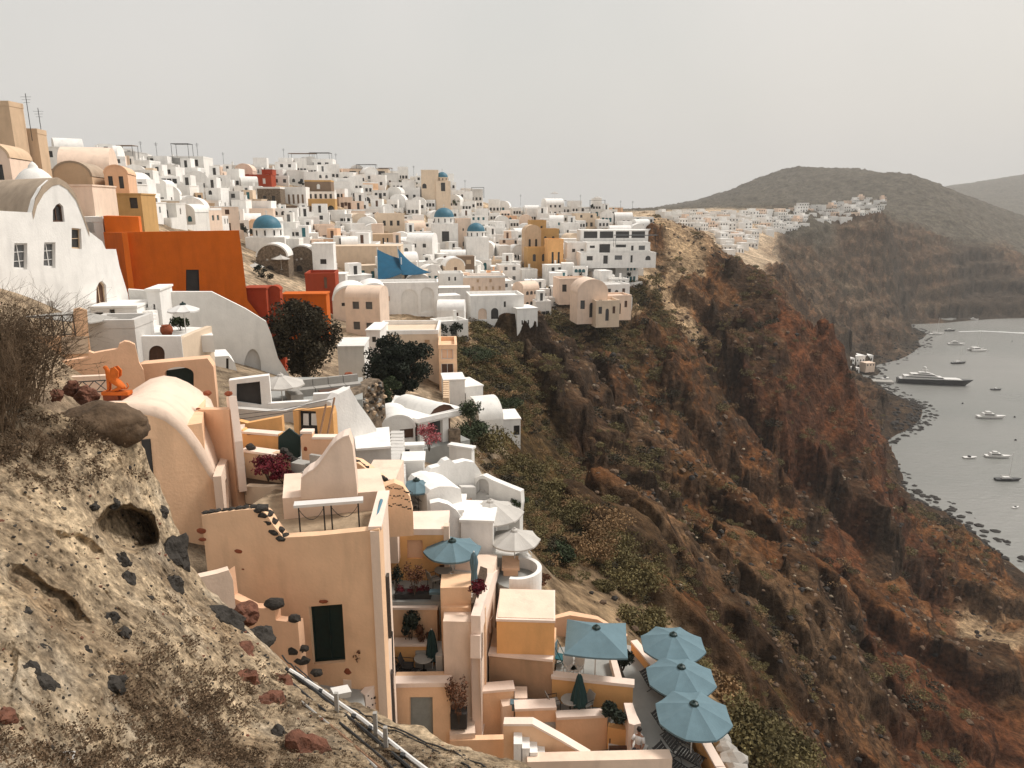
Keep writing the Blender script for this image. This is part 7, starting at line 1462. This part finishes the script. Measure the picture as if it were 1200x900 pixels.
# wake across the far bay
wk_ = [H(1125, 389, -119.95), H(1150, 388.3, -119.95), H(1175, 389.5, -119.95), H(1200, 391, -119.95), H(1300, 395, -119.95)]; ob = MB()
for i in range(len(wk_) - 1): a, b_ = wk_[i], wk_[i + 1]; n_y = Vector((0, 3.5 + i * 1.5, 0)); ob.add([tuple(a), tuple(b_), tuple(b_ + n_y), tuple(a + n_y)], [(0, 1, 2, 3)])
o = ob.build('boat_wake', M['foam']); o['kind'] = 'stuff'; o['label'] = 'pale foam wake across the far bay'; o['category'] = 'wake'
# dark rocks along the shore
rk = MB(); 
for i in range(900):
    k = rnd.randrange(12); a, b_ = W[k], W[k + 1]; f_ = rnd.random(); x, y = a[0] + (b_[0] - a[0]) * f_ + rnd.gauss(0, 7), a[1] + (b_[1] - a[1]) * f_ + rnd.gauss(0, 6)
    z = zground(x, y)
    if z < -3.5 or z > 6: continue
    rk.rock((x, y, max(z, -.2)), rnd.uniform(.4, 1.7), i, 1, (1.2, 1, .7), .45)
o = rk.build('shore_rocks', M['wetrock']); tag(o, 'band of dark boulders along the waterline', 'rocks', kind='stuff')

# ================================================================= SCRUB AND STONES ON THE SLOPE
vegw = (CLS[:, 1] ** 1.5 * 1.3 + CLS[:, 0] * .10 + CLS[:, 2] * .06 + CLS[:, 4] * .12 + .05 * CLS[:, 3]) * (Z > 6) * (rr > 36) * (rr < 460) * (np.abs(aa) < R(37)) * (aa > R(-6))
patch = np.clip(fbm(p3 / 16., 4, 171) * 3.2 + .25, .02, 1); wgt = vegw * patch * rr ** 1.0
wgt /= wgt.sum()
def scatter(n, proto, m_, name, label, smin, smax, seed, wg, zo=0, flat=.75, kind='stuff'):
    rg = np.random.default_rng(seed); ii = rg.choice(len(X), n, p=wg); c = np.c_[X2[ii], Y2[ii], Z[ii] + zo]; c[:, :2] += rg.normal(size=(n, 2)) * .5
    s_ = (smin + (smax - smin) * rg.random(n) ** 2); s_ *= np.clip(rr[ii] / 90, .55, 1.8); ang = rg.random(n) * 6.283
    pv_, pf_ = proto; ca, sa = np.cos(ang)[:, None], np.sin(ang)[:, None]
    x = pv_[None, :, 0] * ca - pv_[None, :, 1] * sa; y = pv_[None, :, 0] * sa + pv_[None, :, 1] * ca; z = np.broadcast_to(pv_[None, :, 2] * flat, x.shape)
    vs = np.stack([x, y, z], -1) * s_[:, None, None] + c[:, None]; fs = pf_[None] + (np.arange(n) * len(pv_))[:, None, None]
    o = np_mesh(name, M[m_], vs.reshape(-1, 3), fs.reshape(-1, pf_.shape[1]), False); return tag(o, label, 'ground cover', kind=kind)
rg = np.random.default_rng(3); bush = leaf_cloud(rg, 190, (0, 0, .3), (1, 1, .65), .15, .45); bush2 = leaf_cloud(rg, 110, (0, 0, .25), (1.1, .9, .5), .13, .3)
scatter(4000, bush, 'scrub', 'olive_scrub', 'olive green scrub spread over the slope', .3, 1.2, 1, wgt); scatter(4200, bush2, 'scrub2', 'dry_scrub', 'dry brown scrub spread over the slope', .3, 1.1, 2, wgt); scatter(700, bush, 'leafolive', 'dark_scrub', 'dark brown green bushes scattered over the slope', .5, 1.4, 4, wgt)
rb1 = MB(); rb1.rock((0, 0, 0), 1, 5, 1, (1.2, 1, .8), .5); rproto = (np.array(rb1.v), np.array(rb1.f))
rw = (CLS[:, 0] + CLS[:, 4] * 1.3 + CLS[:, 2] * 1.2 + CLS[:, 3] * .5) * (Z > 3) * (rr > 38) * (rr < 420) * (aa > R(-2)) * (aa < R(37)) * np.clip(fbm(p3 / 22., 3, 181) + .5, 0, 1) * rr; rw /= rw.sum()
M['slope_rock'] = mat('slope_rock', (.13, .085, .055), .95, .6, .5, .8, 2.5); M['pale_rock'] = mat('pale_slope_rock', (.33, .26, .18), .95, .4, .8, .6, 3)
scatter(2000, rproto, 'slope_rock', 'slope_stones', 'brown stones strewn over the slope', .1, .5, 5, rw, flat=.9); scatter(700, rproto, 'pale_rock', 'pale_stones', 'pale stones strewn over the slope', .06, .28, 6, rw, flat=.9); scatter(900, rproto, 'wetrock', 'dark_stones', 'dark lava stones strewn over the slope', .1, .45, 7, rw, flat=.9)
# individual shrubs just beyond the terraces
SB = [(752, 740, 44, 1.5, 1.5, 'scrub', 'rounded olive shrub right behind the square blue parasol'), (741, 700, 52, 2.2, 2.6, 'scrub', 'tall olive shrub above the octagonal parasols'), (720, 668, 60, 2.6, 2.8, 'scrub', 'large yellow green shrub on the slope above the rubble'), (655, 655, 47, 1.2, 1.2, 'green', 'dark low shrub at the top left of the rubble patch'), (690, 655, 53, 2.2, 2.0, 'scrub2', 'broad brown green shrub at the top of the rubble patch'), (660, 610, 62, 2.6, 2.2, 'scrub', 'wide olive shrub left of the ravine'), (705, 625, 66, 2.6, 2.2, 'scrub2', 'golden brown shrub beside the ravine'), (705, 690, 47, .8, .6, 'scrub', 'small shrub alone in the rubble patch'),
      (860, 862, 36, 1.9, 1.5, 'scrub', 'big olive shrub right of the nearest octagonal parasol'), (885, 880, 38, 2.2, 1.6, 'scrub', 'wide green shrub at the bottom right of the terrace'), (915, 900, 42, 2.2, 1.6, 'scrub', 'lowest wide shrub along the bottom edge'), (840, 815, 40, 1.4, 1.2, 'scrub2', 'brown shrub right of the middle octagonal parasol'), (575, 530, 60, 2.6, 2.2, 'scrub', 'dense shrub below the small white cottages'), (610, 560, 62, 2.6, 2.0, 'scrub', 'dense shrub in the middle of the bushy bank'), (590, 480, 74, 2.4, 1.8, 'green', 'dark shrub behind the lower white cottage'), (560, 425, 98, 3.0, 2.2, 'green', 'dark shrub beside the peach tower on the slope'), (640, 585, 64, 2.2, 1.8, 'scrub', 'olive shrub at the lower end of the bushy bank'), (552, 520, 52, 1.8, 1.9, 'green', 'green shrub leaning on the portico rubble')]
for i, (x, y, t0_, r_, h_, m_, l_) in enumerate(SB):
    v, t_ = hit(x, y, 31); 
    if v is None: continue
    shrub(l_, v - Vector((0, 0, .3)), r_, h_, m_, 3200, .11, seed=300 + i, stems=26, group=None)
# ================================================================= ON THE NEAR BANK
def bank_rock(label, px, py, rpx, m_='darkrock', sq=(1.1, .9, .85), seed=1, rough=.5, emb=.45, name='rock', n=3):
    v = on_bank(px, py); t = float(tcliff(px, py)[0]); r_ = rpx * t / F; o = MB().rock((0, 0, 0), r_, seed, n, sq, rough, .2).build(name, M[m_]); o.location = v - Vector((0, 0, r_ * emb)); o.rotation_euler = (seed * .7, seed * .3, seed * 1.3) if rpx < 40 else (0, 0, 0); return tag(o, label, 'rock')
bo_ = MB(); t = 13.6; v = P(124, 497, t); o = MB().rock((0, 0, 0), 1, 19, 4, (.70, .56, .42), .22, .05).build('boulder', M['boulder']); o.location = v; o.rotation_euler = (0, .08, .2); tag(o, 'big smooth brown boulder perched on the top edge of the bank', 'boulder')
o.data.polygons.foreach_set('use_smooth', [True] * len(o.data.polygons))
BR = [(100, 462, 12, 'redrock', 'red brown rock behind the big boulder'), (84, 452, 9, 'redrock', 'small red rock under the dry bush'), (66, 462, 7, 'redrock', 'red stone left of the big boulder top'), (200, 645, 20, 'darkrock', 'black rock on the right edge below the hollow'), (200, 684, 18, 'darkrock', 'black rock lower on the right edge of the bank'), (142, 656, 11, 'darkrock', 'black angular rock just below the hollow'), (262, 725, 23, 'darkrock', 'large round black rock at the bank edge near the garden wall'), (288, 716, 15, 'redrock', 'upright red rock right of the round black rock'), (302, 742, 17, 'darkrock', 'grey black rock beside the upright red rock'), (284, 765, 14, 'redrock', 'red rock below the round black rock'), (290, 792, 14, 'redrock', 'red rock in the dry grass under the edge'), (312, 822, 17, 'redrock', 'rust red rock left of the pipes'), (330, 800, 12, 'redrock', 'small red rock by the upper pipe end'), (48, 800, 20, 'darkrock', 'large black rock at the lower left of the bank'), (30, 783, 14, 'darkrock', 'black rock above the large lower left one'), (50, 763, 9, 'darkrock', 'small black rock with a pointed top on the left'), (24, 718, 10, 'darkrock', 'black rock in the left groove'), (128, 798, 16, 'darkrock', 'flat black rock in the middle of the bank'), (127, 723, 9, 'darkrock', 'small black square rock in the middle of the bank'), (143, 742, 10, 'darkrock', 'black leaning rock right of the square one'), (98, 764, 9, 'darkrock', 'black rock below the groove'), (148, 680, 10, 'darkrock', 'black rock above the square one'), (173, 702, 6, 'darkrock', 'little black rock left of the edge'), (55, 872, 7, 'darkrock', 'little black rock near the bottom left'), (5, 838, 13, 'redrock', 'brown rock at the left picture edge'), (355, 880, 26, 'redrock', 'large red rock among dry grass at the bottom'), (325, 860, 12, 'darkrock', 'grey rock left of the large bottom red rock'), (68, 596, 7, 'darkrock', 'black stone in the pale tuff left of the hollow'), (133, 588, 6, 'darkrock', 'black stone above the hollow'), (54, 637, 6, 'darkrock', 'black stone lower left of the hollow'), (110, 593, 5, 'darkrock', 'small black stone left above the hollow'), (188, 600, 8, 'darkrock', 'black stone on the edge beside the hollow'), (90, 560, 5, 'darkrock', 'tiny black stone below the dry bush')]
for i, (x, y, r_, m_, l_) in enumerate(BR): bank_rock(l_, x, y, r_, m_, seed=i + 2)
# pebbles in the tuff
rgp = np.random.default_rng(8); pb_ = MB()
pr1 = MB(); pr1.rock((0, 0, 0), 1, 3, 1, (1.2, 1, .9), .5); pvv = np.array(pr1.v); pff = np.array(pr1.f)
def pebbles(n, smin, smax, m_, name, label, seed):
    rg = np.random.default_rng(seed); iu = rg.integers(60, NU - 40, n); iv = rg.integers(4, int(NV * .85), n); k = (iv + nb) * NU + iu; c = pv[k] ; s_ = smin + (smax - smin) * rg.random(n) ** 3; s_ *= np.hypot(c[:, 0], c[:, 1]) / 10
    a = rg.random(n) * 6.28; ca, sa = np.cos(a)[:, None], np.sin(a)[:, None]; x = pvv[None, :, 0] * ca - pvv[None, :, 1] * sa; y = pvv[None, :, 0] * sa + pvv[None, :, 1] * ca
    vs = np.stack([x, y, np.broadcast_to(pvv[None, :, 2], x.shape)], -1) * s_[:, None, None] + c[:, None]; fs = pff[None] + (np.arange(n) * len(pvv))[:, None, None]
    tag(np_mesh(name, M[m_], vs.reshape(-1, 3), fs.reshape(-1, 3), False), label, 'pebbles', kind='stuff')
pebbles(3600, .005, .028, 'darkrock', 'dark_pebbles', 'dark lava pebbles embedded in the pale tuff', 1); pebbles(2500, .005, .04, 'pale_rock', 'pale_pebbles', 'pale pumice lumps on the bank', 2); pebbles(700, .005, .03, 'redrock', 'red_pebbles', 'reddish pebbles on the bank', 3)
# dry bush: fine branching twigs
def twig_bush(label, base, rad, h, n, seed, m_='twig', name='dry_bush', kind=None, thick=.006, lean=(0, 0), cat='bush'):
    rg = random.Random(seed); o = MB()
    def grow(p, d, l, r_, dep):
        e = p + d * l; mid = p + d * l * .5 + Vector((rg.gauss(0, .05), rg.gauss(0, .05), rg.gauss(0, .04))) * l; o.tube([p, mid, e], [r_, r_ * .8, r_ * .6], 3, False)
        if dep == 0: return
        for _ in range(rg.choice([2, 3, 3])):
            nd = (d + Vector((rg.gauss(0, .42), rg.gauss(0, .42), rg.gauss(.05, .36)))).normalized(); grow(p.lerp(e, rg.uniform(.35, 1)), nd, l * rg.uniform(.5, .8), r_ * .62, dep - 1)
    for i in range(n):
        a = rg.random() * 6.28; s_ = Vector((math.cos(a) * rad * .35 * rg.random(), math.sin(a) * rad * .35 * rg.random(), -.1)); d = Vector((math.cos(a) * rg.random() * .8 * rad / h + lean[0], math.sin(a) * rg.random() * .8 * rad / h + lean[1], 1)).normalized(); grow(s_, d, h * rg.uniform(.35, .55), thick, 4)
    ob = o.build(name, M[m_]); ob.location = base; return tag(ob, label, cat, kind=kind)
tl_ = [((18, 470), 1.25, 1.9, 95, 'large tangled dry brown bush at the upper left of the bank'), ((-15, 500), 1.2, 1.6, 55, 'dry bush at the very left picture edge')]
for i, (p, r_, h_, n, l_) in enumerate(tl_): v = on_bank(*p); twig_bush(l_, v, r_, h_, n, i + 1, thick=.011)
twig_bush('low grey brown thicket between dry bush and boulder', on_bank(75, 520), .9, .5, 22, 5, thick=.008)
twig_bush('low dry thicket under the boulder', on_bank(105, 560), .7, .35, 16, 6, thick=.006); twig_bush('dry thicket below the large bush', on_bank(30, 530), 1.0, .6, 22, 7, thick=.008)
leafy = leaf_cloud(np.random.default_rng(4), 5000, (0, 0, .75), (1.0, .8, .95), .022, .1); o = leaf_obj('seed_heads', 'twig', [leafy]); o.location = on_bank(18, 470); tag(o, 'fine brown seed heads filling the large dry bush', 'foliage', kind='stuff')
def bank_scrub(n, region, m_, name, label, seed, rad=.13, size=.012):
    rg = np.random.default_rng(seed); pr, pf = leaf_cloud(rg, 90, (0, 0, .3), (1, 1, .6), .12, .2); cs = []
    for _ in range(n):
        x, y_ = rg.normal(region[0], region[2]), rg.normal(region[1], region[3])
        if y_ < np.interp(x, sx, sy) + 8 or y_ > 940: continue
        cs.append((*on_bank(x, y_), rad * (.5 + rg.random())))
    cs = np.array(cs); vs = pr[None] * cs[:, None, 3:4] + cs[:, None, :3]; fs = pf[None] + (np.arange(len(cs)) * len(pr))[:, None, None]
    tag(np_mesh(name, M[m_], vs.reshape(-1, 3), fs.reshape(-1, 4), False), label, 'ground cover', kind='stuff')
bank_scrub(330, (225, 850, 50, 50), 'twig', 'dry_ground_scrub', 'dark dry scrub covering the lower middle of the bank', 1)
bank_scrub(190, (95, 905, 60, 30), 'twig', 'dry_ground_scrub', 'dry scrub along the bottom of the bank', 2, .10)
bank_scrub(240, (60, 520, 55, 28), 'twig', 'dry_ground_scrub', 'grey brown scrub under the big dry bush', 3, .14)
bank_scrub(220, (400, 890, 80, 30), 'twig', 'dry_ground_scrub', 'dry weeds growing among the pipes', 4, .08); bank_scrub(60, (185, 745, 40, 30), 'twig', 'dry_ground_scrub', 'sparse dry weeds in the middle of the bank', 5, .09)
k = 0
DG = [(200, 845), (235, 870), (185, 880), (255, 815), (215, 800), (270, 850), (120, 870), (150, 890), (290, 880), (230, 900), (260, 775), (245, 735), (305, 840), (190, 905), (340, 850), (385, 880), (180, 760), (205, 715), (95, 905), (300, 905), (360, 835), (420, 890), (170, 720), (275, 895), (60, 900), (225, 830), (245, 850)]
for i, p in enumerate(DG):
    v = on_bank(*p); twig_bush('x', v - Vector((0, 0, .03)), .26, rnd.uniform(.16, .32), 9, 40 + i, thick=.0035, name='dry_tuft')
    o = bpy.context.scene.objects[-1] if False else [q for q in COL.objects if q.name.startswith('dry_tuft')][-1]
tf = sorted([(q.location.x, q) for q in COL.objects if q.name.startswith('dry_tuft')], key=lambda a: a[0])
for i, (_, q) in enumerate(tf): q['label'] = f'dry grass tuft on the bank, {NUMW[i] if i < 23 else ["twenty fourth", "twenty fifth", "twenty sixth", "twenty seventh"][i - 23]} counted from the left'; q['group'] = 'dry grass tufts on the bank'; q['category'] = 'grass tuft'
# pipes and cables down the bank edge
def bank_line(name, label, pts, r_, m_, off=.1, cat='pipe', jit=0):
    ps_ = []
    for i in range(len(pts) - 1):
        for k_ in range(6): f_ = k_ / 6; ps_.append((pts[i][0] * (1 - f_) + pts[i + 1][0] * f_, pts[i][1] * (1 - f_) + pts[i + 1][1] * f_))
    ps_.append(pts[-1]); w3 = [on_bank(x, y, off) + Vector((0, 0, random.uniform(-jit, jit))) for x, y in ps_]
    o = MB().tube(w3, r_, 6).build(name, M[m_]); return tag(o, label, cat)
bank_line('pipe', 'pale metal pipe running down the bank edge, the thickest', [(338, 786), (372, 808), (420, 842), (480, 890), (500, 905)], .035, 'pole', .16)
bank_line('pipe', 'black pipe just below the pale one on the bank edge', [(334, 784), (370, 812), (418, 850), (475, 898), (490, 912)], .03, 'iron', .12); bank_line('pipe', 'second black pipe lower on the bank edge', [(340, 800), (375, 830), (410, 858), (450, 892), (470, 915)], .022, 'iron', .1)
bank_line('cable', 'thin black cable over the rocks above the pipes', [(330, 770), (350, 790), (400, 825), (450, 850), (520, 878), (580, 905)], .014, 'iron', .1, 'cable', .03); bank_line('cable', 'thin black cable crossing the rubble to the bottom', [(345, 782), (420, 845), (470, 860), (540, 895), (570, 915)], .012, 'iron', .08, 'cable', .03)
bank_line('plank', 'long weathered plank below the pipes', [(385, 850), (420, 880), (455, 910)], .03, 'wood', .06, 'plank'); bank_line('plank', 'grey weathered plank left of the long one', [(352, 822), (400, 862), (440, 900)], .02, 'cushion', .05, 'plank')
for i, p in enumerate(((356, 797), (373, 810), (392, 824), (411, 839), (430, 853), (449, 868), (467, 884))):
    v = on_bank(p[0], p[1], .16); o = MB().tube([v + Vector((-.02, 0, 0)), v + Vector((.045, -.01, -.02))], .044, 8).build('pipe_clamp', M['iron']); tag(o, f'dark clamp ring on the pale pipe, {NUMW[i]} from the top', 'clamp', 'clamps on the pale pipe')
for i, p in enumerate(((395, 838), (440, 862), (452, 880))):
    v = on_bank(p[0], p[1], .0); o = MB().box(-.03, .03, -.03, .03, -.3, .42).build('stake', M['cushion']); o.location = v; tag(o, ['upper pale stake beside the pipes', 'middle pale stake beside the pipes', 'lowest pale stake beside the pipes'][i], 'stake')
o = MB().box(-.16, .16, -.1, .1, -.05, .06).build('concrete_block', M['greywhite']); o.location = on_bank(398, 812, .05); o.rotation_euler = (.1, .2, .6); tag(o, 'pale concrete block lying above the pipes', 'block')
o = MB().box(-.06, .06, -.01, .01, -.06, .06).build('paper_scrap', M['white']); o.location = on_bank(80, 888, .03); o.rotation_euler = (-.6, .1, .1); tag(o, 'small white square scrap lying on the pale bank', 'scrap')
